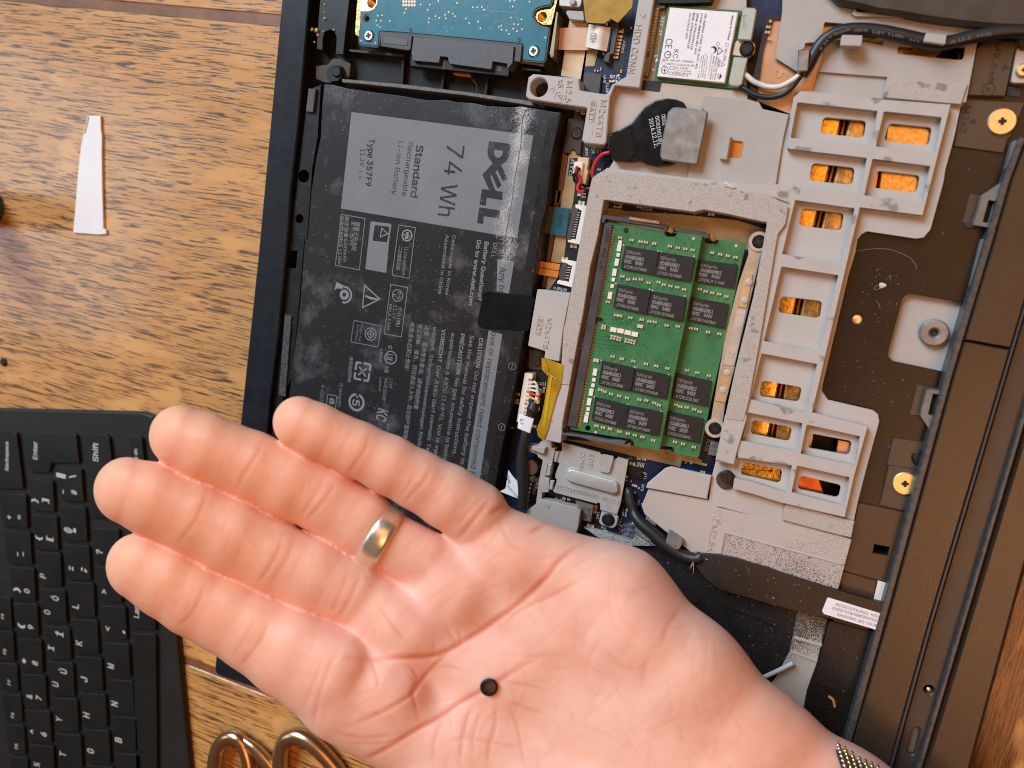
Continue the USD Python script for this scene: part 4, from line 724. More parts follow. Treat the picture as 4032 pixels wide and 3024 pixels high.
# sheets below
sheetm = mat('warm_grey_sheet', (.46, .40, .35), .45, var=.05, vs=60, dust=.15, ds=900, dc=(.12, .10, .09))
slab('base_sheet', 'C', [(870, -60), (1560, -60), (1560, 640), (860, 590)], 16, 19.0, sheetm)
L0a = pl('C', [(695, 556), (865, 578), (870, 590), (1000, 540), (1600, 605), (1640, 665), (1660, 712), (1840, 750), (1840, 1300), (1100, 1200), (655, 1150), (652, 1112), (688, 1055), (640, 900), (660, 640)], 20.4)
P_('base_sheet', MB().prism(L0a, 16, 20.4, .1), sheetm)
salmon = mat('salmon_copper', (.66, .42, .28), .34, metal=.7, vs=160, c2=(.56, .34, .21), bump=.2)
SP = sheet('heat_plate', 'D', [(190, 120), (250, 122), (520, 280), (500, 600), (330, 640), (300, 745), (70, 655), (130, 250)], 19.9, salmon, t=.5, label='salmon copper plate stamped with a 3')
mb = MB(); text(mb, '3', 'D', (195, 455), (200, 515), 19.9, cap=85, depth=.22); part(SP, 'stamp', mb, salmon)
sheet('board_window', 'D', [(145, 95), (250, 105), (243, 125), (190, 128), (125, 320), (78, 662), (15, 645), (75, 420)], 20.55, black_pcb, t=.9)
for x, y, w_ in ((168, 140, 16), (155, 178, 26), (148, 212, 30), (160, 255, 18)): smd(SP, 'D', x, y, w_, 16, 20.6, pads, tan_body, ht=.3, name='board_contact')
# top plate with the cable channel
S1 = pl('D', [(522, 143), (925, 178), (932, 190), (905, 297), (768, 272), (640, 262), (497, 265), (495, 255)], 21.8, .3); S2 = pl('D', [(1003, 300), (1440, 305), (1435, 365), (1420, 390), (1390, 392), (998, 352)], 21.8, .3)
low = pl('D', [(485, 468), (935, 503), (905, 645), (440, 605)], 21.8)
top = pl('D', [(250, -60), (640, -60), (715, 55), (700, 95), (1540, 168), (1510, 330), (1445, 668), (920, 647), (550, 612), (450, 600), (485, 460), (522, 335), (500, 285), (470, 275), (397, 280), (385, 320), (350, 330), (343, 466), (200, 377), (245, 80)], 21.8, .15)
TP = P_('top_plate', MB().prism(top.difference(unary_union([S1, S2, low])), 20.5, 21.8, .2), plate_m, label='smooth grey metal plate with a cable channel')
part(TP, 'lower_step', MB().prism(low.intersection(top), 20.3, 20.9, .05), plate_m)
slab('plate_lip', 'D', [(698, 92), (715, 52), (735, 75), (960, 95), (1010, 92), (1200, 108), (1500, 132), (1535, 150), (1535, 168), (1200, 135), (960, 112), (720, 107)], 21.7, 22.8, plate_m, parent=TP)
for q in ([(355, 330), (425, 322), (412, 462), (343, 466)], [(640, 226), (772, 230), (765, 303), (625, 298), (632, 240)], [(1185, 215), (1322, 226), (1312, 292), (1168, 272)]):
    slab('cable_hook', 'D', q, 24.3, 27.2, clip_m if q[0][0] < 400 else plate_m, parent=TP, r=.35, bev=.35)
slab('fabric_strip', 'D', [(932, 505), (1457, 552), (1415, 682), (905, 636)], 21.6, 22.4, gasket, label='strip of woven conductive fabric on the top plate')
SX = slab('clip_sheet', 'C', [(1262, 700), (1282, 625), (1545, 652), (1568, 662), (1640, 668), (1665, 712), (1835, 748), (1800, 900), (1745, 1240), (1722, 1272), (1668, 1262), (1172, 1168), (1182, 1072), (1240, 1060), (1290, 730)], 20.4, 21.5, plate_m, r=.2, holes=(pl('C', [(1460, 918), (1530, 925), (1540, 945), (1525, 1025), (1510, 1035), (1445, 1028)], 21.5, .3),), label='flat grey metal sheet with a small tab and slot')
slab('tab', 'C', [(1415, 886), (1460, 890), (1432, 1046), (1384, 1040)], 21.4, 23.2, plate_m, parent=SX, bev=.3)
slab('slot_floor', 'C', [(1440, 915), (1545, 925), (1530, 1040), (1435, 1030)], 20.3, 20.75, orange_m, parent=SX)
# coin cell in black wrap under its clip
CB = P_('clock_battery', MB().prism(pl('C', [(1150, 668), (1100, 648), (1040, 640), (960, 656), (890, 698), (840, 760), (810, 800), (740, 840), (648, 882), (645, 905), (652, 965), (690, 1052), (800, 1056), (862, 1050), (900, 1070), (970, 1086), (1060, 1078), (1130, 1040), (1190, 940), (1210, 800)], 23.6, .8), 20.2, 23.6, .9), mat('shrink_wrap', (.012, .012, .013), .16, vs=260, var=.4, bump=.7, bs=520, dust=.25), label='black shrink-wrapped clock battery printed with a date', smooth=60)
mb = MB(); text(mb, '2016.12.12.', 'C', (920, 778), (958, 965), 23.68, cap=27); text(mb, 'GC02001R0', 'C', (962, 760), (985, 942), 23.68, cap=25); text(mb, 'CR2032', 'C', (1002, 750), (1012, 820), 23.68, cap=25); part(CB, 'wrap_print', mb, white_print)
slab('wrap_fold', 'C', [(650, 900), (700, 860), (800, 850), (830, 1000), (800, 1050), (695, 1050)], 23.3, 23.9, mat('wrap_fold', (.018, .016, .015), .14, bump=1.0, bs=300), parent=CB, r=.3, bev=.25)
slab('battery_clip', 'C', [(1075, 702), (1100, 698), (1295, 722), (1308, 735), (1238, 1075), (1150, 1068), (1010, 1045), (992, 1020), (1000, 940), (1045, 730)], 24.0, 25.6, clip_m, r=.5, bev=.4, label='scuffed grey metal clip over the clock battery')
# base under the slotted block and lower plates
slots = []
for zn, q in (('D', [(515, 765), (795, 790), (780, 900), (495, 870)]), ('D', [(945, 805), (1225, 832), (1205, 950), (910, 922)]), ('D', [(440, 1065), (720, 1097), (705, 1207), (425, 1180)]), ('D', [(865, 1115), (1147, 1147), (1125, 1260), (833, 1225)]), ('D', [(375, 1360), (650, 1395), (630, 1507), (355, 1473)]),
              ('H', [(237, 443), (507, 475), (492, 587), (220, 548)]), ('H', [(112, 993), (374, 1038), (355, 1133), (97, 1095)]), ('H', [(52, 1250), (310, 1300), (292, 1392), (38, 1340)]), ('H', [(432, 1338), (702, 1390), (685, 1482), (413, 1433)]), ('L', [(127, 26), (337, 68), (325, 142), (113, 93)]), ('L', [(432, 98), (652, 150), (636, 219), (418, 170)])):
    slots.append(pl(zn, q, 20.6, 1.1))
blockbase = Polygon(W(mp(('D', [(330, 600), (455, 600), (930, 648), (1445, 660), (1412, 700), (1370, 900), (1330, 1045), (1312, 1110), (1300, 1190), (1215, 1500), (1170, 1552), (1120, 1560), (800, 1512), (765, 1530), (738, 1565), (722, 1659)]), ('H', [(740, 100), (680, 300), (510, 1020), (505, 1060), (545, 1120), (840, 1188), (873, 1215), (880, 1262), (790, 1590)]), ('L', [(740, 240), (700, 432), (640, 420), (0, 275)]), ('S', [(1990, 1250), (1455, 1110), (1500, 760), (1555, 545), (1600, 330)]), ('G', [(1500, 1500), (1560, 1250)]), ('H', [(30, 900), (150, 250)]), ('D', [(200, 1500), (215, 1200), (240, 1000)])), 20.6)).buffer(0)
bb = blockbase.difference(unary_union(slots))
BB = P_('slotted_plate', MB().prism(rnd(bb, .25), 19.4, 20.6, .12), mag, label='grey metal plate with rounded slots over the heat pipes')
pockets = []
for zn, q in (('D', [(345, 668), (870, 724), (828, 953), (300, 900)]), ('D', [(910, 727), (1290, 766), (1242, 1000), (857, 957)]), ('D', [(275, 970), (800, 1032), (752, 1268), (230, 1205)]), ('D', [(835, 1037), (1215, 1085), (1160, 1322), (782, 1276)]),
              ('H', [(240, 248), (615, 305), (490, 805), (125, 735)]), ('H', [(110, 815), (475, 885), (403, 1205), (38, 1115)]), ('H', [(5, 1198), (378, 1272), (345, 1458), (-32, 1385)]), ('H', [(405, 1280), (755, 1357), (722, 1548), (365, 1472)]), ('L', [(415, 45), (697, 108), (666, 262), (386, 188)])):
    pockets.append(pl(zn, q, 23.3, .35))
pockets.append(Polygon(W(mp(('D', [(330, 1308), (718, 1362)]), ('H', [(640, 228), (245, 166)])), 22.8)))
block = Polygon(W(mp(('D', [(318, 640), (365, 598), (440, 602), (930, 655), (1343, 686), (1160, 1407), (752, 1355)]), ('H', [(640, 340), (440, 1200), (802, 1290)]), ('L', [(718, 100), (668, 318), (330, 240)]), ('S', [(1990, 958), (1778, 905), (1795, 768), (1990, 805)]), ('L', [(365, 190), (388, 42), (100, 0)]), ('S', [(1838, 412), (1790, 600), (1560, 545), (1600, 300)]), ('H', [(-40, 1200), (100, 600), (215, 0)]), ('D', [(200, 1205), (250, 1205)])), 22.8)).buffer(0)
rib = block.difference(unary_union(pockets))
P_('raised_ribs', MB().prism(rnd(rib, .12), 20.4, 23.3, .22), mag_worn, label='raised ribs framing the slots, scuffed on top')
slab('outer_rib', 'H', [(705, 30), (640, 340), (500, 870), (430, 1205), (405, 1195), (612, 310), (680, 20)], 20.5, 23.0, mag, bev=.2)
# heat pipes under the slots
gl = px('D', [(700, 560), (645, 835), (570, 1130), (490, 1430)]).tolist() + px('H', [(350, 515), (235, 1060), (185, 1310), (150, 1480)]).tolist()
gl = np.array(gl); gw = W(gl, 18.2)

def strip(o0, o1, z, m): g = Polygon(np.vstack([gw + [o0, 0], (gw + [o1, 0])[::-1]])).buffer(0); P_('heat_pipe', MB().prism(g, 13, z, .7), m, smooth=50)
strip(-8.6, -.9, 18.2, copper); strip(1.0, 10.5, 18.0, brass); strip(-.75, .8, 17.0, mat('pipe_joint', (.55, .30, .12), .3, metal=1.0))
slab('heat_spreader', 'D', [(948, 700), (1300, 740), (1180, 1330), (865, 1290)], 16, 18.4, brass, bev=.4); slab('heat_fin', 'D', [(860, 740), (940, 750), (850, 1290), (770, 1280)], 15, 17.6, mat('orange_copper', (.85, .32, .05), .3, metal=1.0))
slab('heat_fin', 'H', [(410, 1320), (455, 1325), (430, 1450), (390, 1440)], 16, 18.0, brass); slab('heat_fin', 'H', [(610, 1380), (720, 1400), (700, 1480), (600, 1465)], 16, 18.0, salmon)
slab('heat_fin', 'L', [(100, 10), (320, 50), (345, 150), (300, 145), (275, 70), (110, 110)], 15, 18.0, copper); slab('heat_fin', 'L', [(100, 60), (285, 75), (305, 150), (100, 110)], 15, 18.3, copper)
slab('heat_fin', 'L', [(400, 90), (530, 110), (560, 200), (400, 180)], 15, 18.2, mat('red_copper', (.75, .22, .07), .28, metal=1.0, vs=400, c2=(.5, .12, .04)))
slab('heat_fin', 'D', [(480, 130), (700, 150), (660, 290), (470, 300)], 18, 19.5, brass); slab('heat_fin', 'D', [(690, 240), (930, 250), (900, 310), (690, 300)], 17, 19.0, copper)
slab('heat_fin', 'D', [(980, 290), (1300, 320), (1240, 385), (980, 360)], 17, 19.0, copper); slab('heat_fin', 'D', [(395, 270), (500, 280), (440, 600), (400, 600)], 18, 19.8, brass)
# fabric gasket round the memory window
gk = Polygon(W(mp(('X', [(2331, 702), (2352, 684), (2393, 674)]), ('C', [(1170, 1172), (1430, 1225), (1720, 1282)]), ('D', [(182, 1284), (287, 1350), (268, 1465)]), ('H', [(218, 40), (100, 740), (32, 1110)]), ('G', [(1540, 1262), (1425, 1245)]), ('X', [(2859, 1623), (2898, 1442), (2967, 1165), (3019, 886), (3017, 877), (2868, 844), (2771, 826), (2732, 835), (2378, 787), (2354, 931), (2324, 1051), (2297, 1232), (2283, 1300), (2242, 1518), (2206, 1512), (2218, 1300), (2230, 1250), (2251, 1130), (2281, 961), (2316, 768)])), 24.2)).buffer(0)
P_('fabric_gasket', MB().prism(rnd(gk, .3), 16, 24.2, .2), gasket, label='woven conductive fabric gasket round the memory window')
slab('frame_lip', 'X', [(2345, 690), (2392, 660), (2705, 700), (3062, 732), (3108, 800), (3040, 775), (2700, 712), (2395, 678)], 20, 24.0, mag_worn, bev=.2)
slab('frame_tab', 'X', mp(('G', [(192, 395), (408, 425)]), ('P', [(885, 0), (835, 412), (640, 372), (652, 276), (428, 206), (460, -10)])).tolist(), 16, 23.8, mag, r=.4, bev=.4, label='grey metal tab stamped beside the memory window')
mb = MB(); text(mb, 'M2x4T8', 'G', (255, 580), (225, 780), 23.8, cap=34, depth=.26); text(mb, 'BATT', 'G', (195, 585), (180, 690), 23.8, cap=26, depth=.26); mb.prism(ring(pl('G', [(198, 565), (235, 572), (212, 700), (175, 695)], 23.8, .9), .2), 23.7, 23.94); P_('stamped_lettering', mb, mag)
slab('frame_leg', 'P', [(848, 705), (972, 726), (882, 1200), (860, 1468), (840, 1476), (645, 1434), (700, 1150), (800, 860)], 16, 24.0, mag_worn, r=.3, bev=.4)
slab('frame_leg', 'K', [(1440, 55), (1470, 20), (1560, 0), (1572, 70), (1508, 290), (1495, 352), (1383, 318)], 16, 24.0, mag_worn, bev=.3)
# tape over the frame
sheet('tape_strip', 'P', [(605, 362), (700, 385), (890, 452), (870, 640), (842, 760), (800, 860), (740, 1080), (690, 1290), (632, 1445), (560, 1390), (540, 1290), (600, 1150), (640, 950), (680, 700), (690, 600), (610, 520)], 24.45, tapeY, r=.1, t=.15, label='torn strip of yellow tape beside the battery plug')
sheet('tape_strip', 'P', [(715, 590), (745, 600), (705, 900), (650, 1260), (620, 1250), (670, 900)], 24.6, mat('tape_bright', (.52, .38, .02), .25), t=.1)
wire('P', [(650, 385), (680, 480), (690, 560), (680, 600)], 24.8, .12, orange_m, 'fibre', n=5); wire('P', [(690, 560), (740, 600), (800, 640)], 24.9, .1, mat('pale_fibre', (.7, .55, .25), .6), 'fibre', n=5)

# ---- memory
def memory(label, poly, z, chips, marks, holes=(), parts=()):
    MM = P_('memory_module', MB().prism(poly.difference(unary_union(list(holes))) if holes else poly, z - 1.0, z, .08), green_pcb, label=label)
    for q, mk in zip(chips, marks):
        chip('G', q, z, z + .95, chip_m, 'memory_chip', (('SKhynix', .07, .50, .30, .14), ('H5AN8G8NDJ', .08, .62, .52, .15, dict(kind='mono', bold=True)), ('RVKC', .07, .29, .72, .15, dict(kind='mono', bold=True)), (mk[0], .39, .62, .72, .15, dict(kind='mono', bold=True)), ('.' + mk[1], .05, .74, .94, .13, dict(kind='mono'))), MM, tm=chip_ink)
    for x, y, k in parts:
        if k == 0: smd(MM, 'G', x, y, 26, 16, z, tinned, tan_body, ht=.45)
        elif k == 1: smd(MM, 'G', x, y, 22, 24, z, ivory, None, ht=.5, name='resistor')
        elif k == 2: smd(MM, 'G', x, y, 26, 46, z, ivory, None, ht=.5, name='resistor_array')
        elif k == 3: smd(MM, 'G', x, y, 42, 30, z, ivory, None, ht=.5, name='resistor_array')
        elif k == 4: smd(MM, 'G', x, y, 15, 26, z, tinned, tan_body, ht=.5)
        else: smd(MM, 'G', x, y, 36, 22, z, tinned, mat('gold_body', (.55, .42, .25), .4) if 'gb' not in globals() else globals()['gb'], ht=.6)
    return MM
gb = mat('cap_gold', (.58, .44, .28), .4)
r1 = Polygon(W(mp(('X', [(2386, 873), (2410, 877)]), ('R', [(1338, 600), (1348, 645), (1392, 668), (1490, 670), (1522, 642), (1536, 602), (1888, 655), (1899, 678)]), ('S', [(822, 398), (815, 415), (790, 421), (500, 355), (485, 330), (478, 298), (440, 262), (345, 250)]), ('X', [(2248, 1692), (2240, 1680)])), 23.0)).buffer(0)
c1q = [[(765, 112), (985, 150), (960, 302), (735, 262)], [(990, 152), (1222, 190), (1190, 345), (959, 303)], [(715, 362), (932, 405), (905, 560), (687, 510)], [(938, 408), (1162, 450), (1140, 605), (909, 556)], [(615, 865), (830, 912), (805, 1063), (590, 1018)], [(835, 913), (1058, 960), (1035, 1112), (808, 1061)], [(570, 1102), (785, 1155), (760, 1308), (545, 1250)], [(789, 1156), (1008, 1200), (980, 1352), (759, 1302)]]
pa = [(x, y, 0) for x, y in ((810, 75), (868, 86), (902, 90), (957, 98), (1060, 115), (1112, 125), (1160, 133), (1207, 140), (750, 312), (787, 332), (830, 330), (870, 332), (920, 354), (985, 350), (1020, 367), (1063, 375), (1107, 383), (1152, 397), (708, 565), (735, 570), (802, 582), (875, 594), (925, 606), (960, 610), (1038, 632), (1110, 638), (685, 835), (745, 850), (820, 865), (903, 883), (970, 897), (1042, 912), (605, 1052), (633, 1064), (675, 1080), (728, 1092), (780, 1105), (860, 1116), (905, 1122), (957, 1138), (987, 1152), (580, 1287), (622, 1298), (668, 1307), (730, 1325), (785, 1338), (830, 1348), (880, 1360), (950, 1382), (655, 478), (628, 635), (625, 650), (735, 60))]
pa += [(x, y, 1) for x, y in ((735, 90), (722, 172), (690, 333), (683, 376), (563, 987), (557, 1023), (526, 1178), (520, 1210))] + [(x, y, 2) for x, y in ((728, 126), (712, 220), (697, 286), (668, 437), (570, 937), (545, 1068), (532, 1130), (512, 1242))]
pa += [(x, y, 3) for x, y in ((690, 660), (737, 668), (784, 679), (830, 690))] + [(x, y, 4) for x, y in ((678, 708), (697, 712), (717, 717), (735, 722), (770, 730), (790, 734), (808, 738), (827, 743))] + [(865, 638, 5), (578, 860, 5)]
M1 = memory('upper green memory module with eight black chips', r1, 23.0, c1q, [('948V', 'DTDRJ850WB')] * 8, holes=(disc('G', 772, 12, 17, 23), disc('G', 522, 1304, 17, 23)), parts=pa)
r2 = pl('G', [(1150, 40), (1275, 58), (1292, 92), (1312, 98), (1360, 97), (1382, 70), (1545, 92), (1553, 108), (1248, 1488), (1235, 1500), (1090, 1468), (1078, 1428), (1010, 1420), (980, 1442), (850, 1420)], 20.0)
c2q = [[(1250, 205), (1500, 235), (1475, 388), (1225, 345)], [(1200, 450), (1440, 492), (1415, 650), (1180, 600)], [(1095, 945), (1330, 998), (1305, 1160), (1072, 1110)], [(1050, 1195), (1280, 1245), (1250, 1400), (1025, 1350)]]
pb = [(x, y, 0) for x, y in ((1335, 158), (1388, 168), (1437, 178), (1487, 188), (1292, 410), (1335, 420), (1380, 428), (1428, 443), (1230, 656), (1308, 676), (1382, 688), (1170, 925), (1238, 940), (1313, 960), (1127, 1162), (1168, 1167), (1218, 1180), (1252, 1195), (1092, 1393), (1145, 1406), (1215, 1426), (1255, 396), (1195, 650), (1098, 1150))]
M2 = memory('lower green memory module partly under the other one', r2, 20.0, c2q, [('949V', 'DTDRJF11WB'), ('949V', 'DTDRJ468WA'), ('949V', 'DTDRJG61WC'), ('949V', 'DTDRJ468WA1')], parts=pb)
gold_t = mat('gold_trace', (.38, .34, .10), .4); dgreen = mat('dark_trace', (.012, .075, .032), .4)
tr = MB(); tg = MB()
def trace(zone, pts, z, w=.09, m=None): (m or tr).sheet(LineString(W(px(zone, pts), z)).buffer(w, cap_style=2, quad_segs=2), z)
for x, y, k in pa[:52]:
    x += 2; s = 1 if (y % 250) < 125 else -1
    for d in (-7, 7): trace('G', [(x + d, y + 8 * s), (x + d - 6, y + 26 * s), (x + d - 12 + random.uniform(-12, 12), y + 44 * s)], 23.03, .07)
for k in range(46):                                             # fan-out from the contacts
    t = k / 45; x0, y0 = 690 - 230 * t, 20 + 1245 * t
    if .42 < t < .62: trace('G', [(x0 - 2, y0), (x0 + 40, y0 + 12 + random.uniform(-8, 8)), (x0 + 90 + random.uniform(0, 120), y0 + 22), (x0 + 150 + random.uniform(0, 60), y0 + 34)], 23.03, .06)
    else: trace('G', [(x0 - 2, y0), (x0 + 12, y0 + random.choice([-8, 6, 10])), (x0 + 24, y0 + random.choice([-10, 8, 14]))], 23.03, .06)
for _ in range(210):                                            # vias
    x, y = random.uniform(560, 1260), random.uniform(10, 1440); c = at('G', x, y, 23.03)
    g = circ(c, .26, 4)
    if r1.contains(g.buffer(.2)): tr.sheet(g.difference(circ(c, .15, 4)), 23.03)
for _ in range(70):
    x, y = random.uniform(1080, 1530), random.uniform(70, 1480); c = at('G', x, y, 20.03); g = circ(c, .26, 4)
    if r2.contains(g.buffer(.2)): tg.sheet(g.difference(circ(c, .15, 4)), 20.03)
for x, y, k in pb:
    for d in (-7, 7): trace('G', [(x + d, y + 8), (x + d - 4, y + 24), (x + d - 10, y + 40)], 20.03, .07, tg)
part(M1, 'board_traces', tr, dgreen, stuff=True); part(M2, 'board_traces', tg, dgreen, stuff=True)
fd = MB()
for zn, x, y, z in (('G', 1212, 65, 23.04), ('G', 573, 1330, 23.04)): fd.sheet(disc(zn, x, y, 9, z), z)
part(M1, 'fiducial', fd, pads); part(M2, 'fiducial', MB().sheet(disc('G', 1490, 112, 9, 20.04), 20.04), pads)
sp = MB()
for x, y in ((755, 108), (980, 148), (1000, 155), (1215, 182), (705, 358), (925, 398), (945, 405), (1155, 442), (608, 862), (825, 905), (838, 912), (1050, 955), (565, 1098), (782, 1150), (1000, 1195)): sp.dome(np.r_[at('G', x, y, 23.0), 23.0], .3, .15, n=8, rings=2)
part(M1, 'solder_spots', sp, tinned, stuff=True)
mb = MB()
for k in range(130):                                            # contact fingers
    t = k / 129
    if .455 < t < .475: continue
    x0, y0 = 690 - 226 * t - 9 * math.sin(math.pi * t), 8 + 1284 * t
    mb.prism(pl('G', [(x0 - 14, y0 - 3), (x0 + 9, y0 - 2), (x0 + 9, y0 + 2.6), (x0 - 14, y0 + 1.6)], 23.1), 22.9, 23.1)
part(M1, 'contact_fingers', mb, goldpin, stuff=True)
part(M1, 'contact_edge', MB().sheet(pl('G', [(672, 2), (700, 6), (455, 1296), (440, 1293)], 23.02), 23.02), dgreen)
ms = slab('memory_socket', 'X', mp(('R', [(482, 474), (592, 490)]), ('G', [(658, 120), (600, 450), (545, 760), (490, 1060), (447, 1296), (388, 1290), (470, 860), (525, 560)])).tolist(), 16, 24.0, conn_m, bev=.2, r=.1, label='dark grey memory socket with raised lettering')
mb = MB(); text(mb, 'DDR4', 'R', (500, 535), (485, 740), 24.0, cap=48, depth=.22); text(mb, 'RVS 1.2V', 'R', (458, 825), (398, 1165), 24.0, cap=48, depth=.22); text(mb, 'DR-17083-EA1', 'G', (535, 445), (470, 790), 24.0, cap=26, depth=.1); part(ms, 'raised_lettering', mb, conn_m)
slab('socket_well', 'X', mp(('R', [(440, 345), (490, 350), (480, 474)]), ('G', [(525, 560), (388, 1290), (360, 1330), (340, 1320), (500, 560)])).tolist(), 15, 20.5, mat('well_brown', (.14, .095, .06), .5), parent=ms)
slab('socket_key', 'G', [(575, 578), (612, 583), (618, 593), (608, 602), (572, 597)], 23, 23.5, black, parent=ms, r=.3)
slab('socket_arm', 'R', [(475, 352), (740, 388), (770, 395), (840, 370), (845, 425), (1395, 520), (1380, 612), (1335, 602), (1342, 558), (800, 468), (560, 430), (510, 415), (490, 430), (482, 470), (440, 470), (440, 350)], 20, 24.2, conn_m, parent=ms, bev=.15)
slab('arm_spring', 'R', [(838, 378), (1180, 432), (1215, 430), (1280, 455), (1278, 490), (1120, 470), (836, 428)], 22, 24.6, salmon, parent=ms); slab('arm_spring', 'R', [(1285, 480), (1330, 488), (1955, 590), (1950, 612), (1480, 530), (1290, 497)], 20, 22.5, mat('amber_metal', (.75, .44, .16), .3, metal=1.0), parent=ms)
slab('arm_clip', 'R', [(1410, 535), (1480, 545), (1468, 622), (1390, 600)], 22, 24.4, brass, parent=ms, r=.15, bev=.3); slab('arm_clip', 'R', [(2015, 638), (2098, 652), (2090, 735), (2050, 745), (1998, 700)], 19, 21.6, brass, parent=ms, r=.15, bev=.3)
slab('socket_arm', 'R', [(1485, 560), (2003, 625), (1998, 702), (1945, 692), (1480, 592)], 18, 22.2, conn_m, parent=ms, bev=.15)
slab('latch_gap', 'R', [(1345, 600), (1540, 620), (1525, 665), (1380, 670)], 18, 20.2, ink, parent=ms); slab('latch_gap', 'R', [(1940, 700), (2140, 720), (2100, 775), (1960, 755)], 17, 18.6, ink, parent=ms)
slab('socket_arm', 'Q', [(875, -20), (900, 20), (1250, 62), (1450, 105), (1620, 112), (1700, 128), (1690, 202), (1660, 196), (1240, 112), (1100, 72), (870, 42)], 20, 24.0, mat('arm_pale', (.11, .105, .11), .4, dust=.1), parent=ms, bev=.2)
slab('arm_clip', 'S', [(372, 330), (440, 312), (425, 378), (362, 366)], 20, 22.6, steel, parent=ms, r=.1, bev=.25); slab('arm_clip', 'S', [(895, 392), (972, 400), (965, 462), (888, 452)], 17, 19.8, mat('pale_gold', (.82, .68, .40), .22, metal=1.0), parent=ms, r=.2, bev=.3)
slab('arm_spring', 'Q', [(1200, 95), (1480, 160), (1475, 172), (1240, 120)], 20, 22.6, mat('amber_metal_b', (.75, .44, .16), .3, metal=1.0), parent=ms)
# brass strip beside the memory, with rivets and stamps
bs = slab('heat_strip', 'G', [(1570, 95), (1662, 135), (1560, 560), (1420, 1140), (1398, 1300), (1312, 1335), (1345, 1130), (1420, 700), (1500, 380), (1570, 170)], 16, 20.0, mat('strip_brass', (.58, .48, .36), .36, metal=.45, vs=200, c2=(.52, .42, .30)), r=.3, label='pale brass strip with rivets, stamped 1 and 5')
pl_l = mat('plate_pale', (.58, .52, .45), .36, metal=.4)
slab('strip_plate', 'G', [(1545, 295), (1600, 300), (1560, 522), (1500, 512)], 19.9, 20.5, mat('plate_gold', (.60, .44, .25), .36, metal=.5), parent=bs); slab('strip_plate', 'G', [(1402, 895), (1482, 905), (1420, 1140), (1350, 1125)], 19.9, 20.5, UsdShade.Material.Get(stage, LK + 'plate_gold'), parent=bs); slab('strip_plate', 'G', [(1500, 520), (1560, 530), (1480, 900), (1402, 890)], 19.9, 20.3, pl_l, parent=bs)
for x, y in ((1573, 352), (1547, 470), (1432, 943), (1407, 1055)): c = at('G', x, y, 20.5); part(bs, 'rivet', MB().dome(np.r_[c, 20.5], 1.15, .35), sheetm, smooth=60)
mb = MB(); text(mb, '1', 'G', (1495, 548), (1490, 565), 20.35, cap=60, depth=.08); text(mb, '5', 'G', (1440, 795), (1432, 838), 20.35, cap=58, depth=.1); part(bs, 'stamp', mb, pl_l)
for x, y, r_ in ((1640, 85, 46), (1352, 1306, 43)):
    c = at('G', x, y, 20.4); part(bs, 'screw_lug', MB().prism(circ(c, 3.1, 10), 18, 20.5, .2), pl_l); screw('G', x, y, r_, 20.6, parent=bs, rot=.4)
# ---- lower left: shield, bracket, covers
SH = slab('shield_plate', 'Q', [(868, 138), (1365, 272), (1388, 302), (1580, 357), (1602, 330), (1740, 368), (1642, 920), (1592, 1082), (1374, 1022), (1366, 932), (1345, 925), (1325, 942), (775, 795), (752, 770), (770, 745), (800, 660), (805, 620), (780, 600), (790, 540), (835, 425), (838, 405), (800, 402), (790, 255), (858, 262), (872, 232)], 18.2, 19.0, shield_m, r=.12, bev=.15, label='silver metal cover stamped EDP CONN')
slab('pressed_rib', 'Q', [(930, 500), (960, 482), (1030, 490), (1575, 650), (1605, 690), (1605, 800), (1560, 832), (1500, 812), (960, 660), (915, 620)], 18.9, 20.6, shield_m, parent=SH, r=1.2, bev=1.2, smooth=70)
slab('pressed_tab', 'Q', [(1398, 292), (1545, 322), (1548, 345), (1495, 535), (1470, 545), (1360, 522), (1350, 500)], 19.2, 20.0, shield_m, parent=SH, r=.4, bev=.35)
slab('tab_gap', 'Q', [(1395, 300), (1585, 345), (1570, 370), (1385, 330)], 18.9, 19.08, ink, parent=SH)
mb = MB(); text(mb, 'EDP', 'Q', (1222, 285), (1205, 452), 19.0, cap=62, depth=.22); text(mb, 'CONN', 'Q', (1115, 262), (1085, 480), 19.0, cap=58, depth=.22); text(mb, 'EC1QT000A00', 'Q', (805, 738), (1335, 872), 19.0, cap=56, depth=.22); text(mb, 'M2X3', 'Q', (1395, 890), (1610, 942), 19.0, cap=56, depth=.22); mb.prism(ring(pl('Q', [(1445, 905), (1538, 930), (1470, 1010)], 19), .2), 18.95, 19.12); part(SH, 'pressed_lettering', mb, shield_m)
slab('shield_foot', 'Q', [(1388, 1040), (1420, 1022), (1595, 1085), (1612, 1120), (1580, 1235), (1530, 1266), (1385, 1222), (1352, 1180)], 17.4, 18.3, shield_m, parent=SH, r=.6, bev=.25); screw('Q', 1475, 1152, 85, 18.5, parent=SH)
for q in ([(775, 258), (835, 258), (800, 400), (765, 395)], [(715, 640), (770, 640), (745, 765), (690, 755)]): slab('shield_ear', 'Q', q, 18.5, 19.6, shield_m, parent=SH, bev=.3)
mb = MB()
for k in range(40): t = k / 39; x, y = 1000 + 740 * t, 150 + 175 * t; mb.prism(pl('Q', [(x - 4, y), (x + 5, y + 1), (x + 3, y + 30), (x - 6, y + 29)], 18.2), 17.6, 18.2)
part(SH, 'connector_pins', mb, black, stuff=True)
bk = mat('grey_bracket', (.40, .37, .33), .5, var=.08, vs=200)
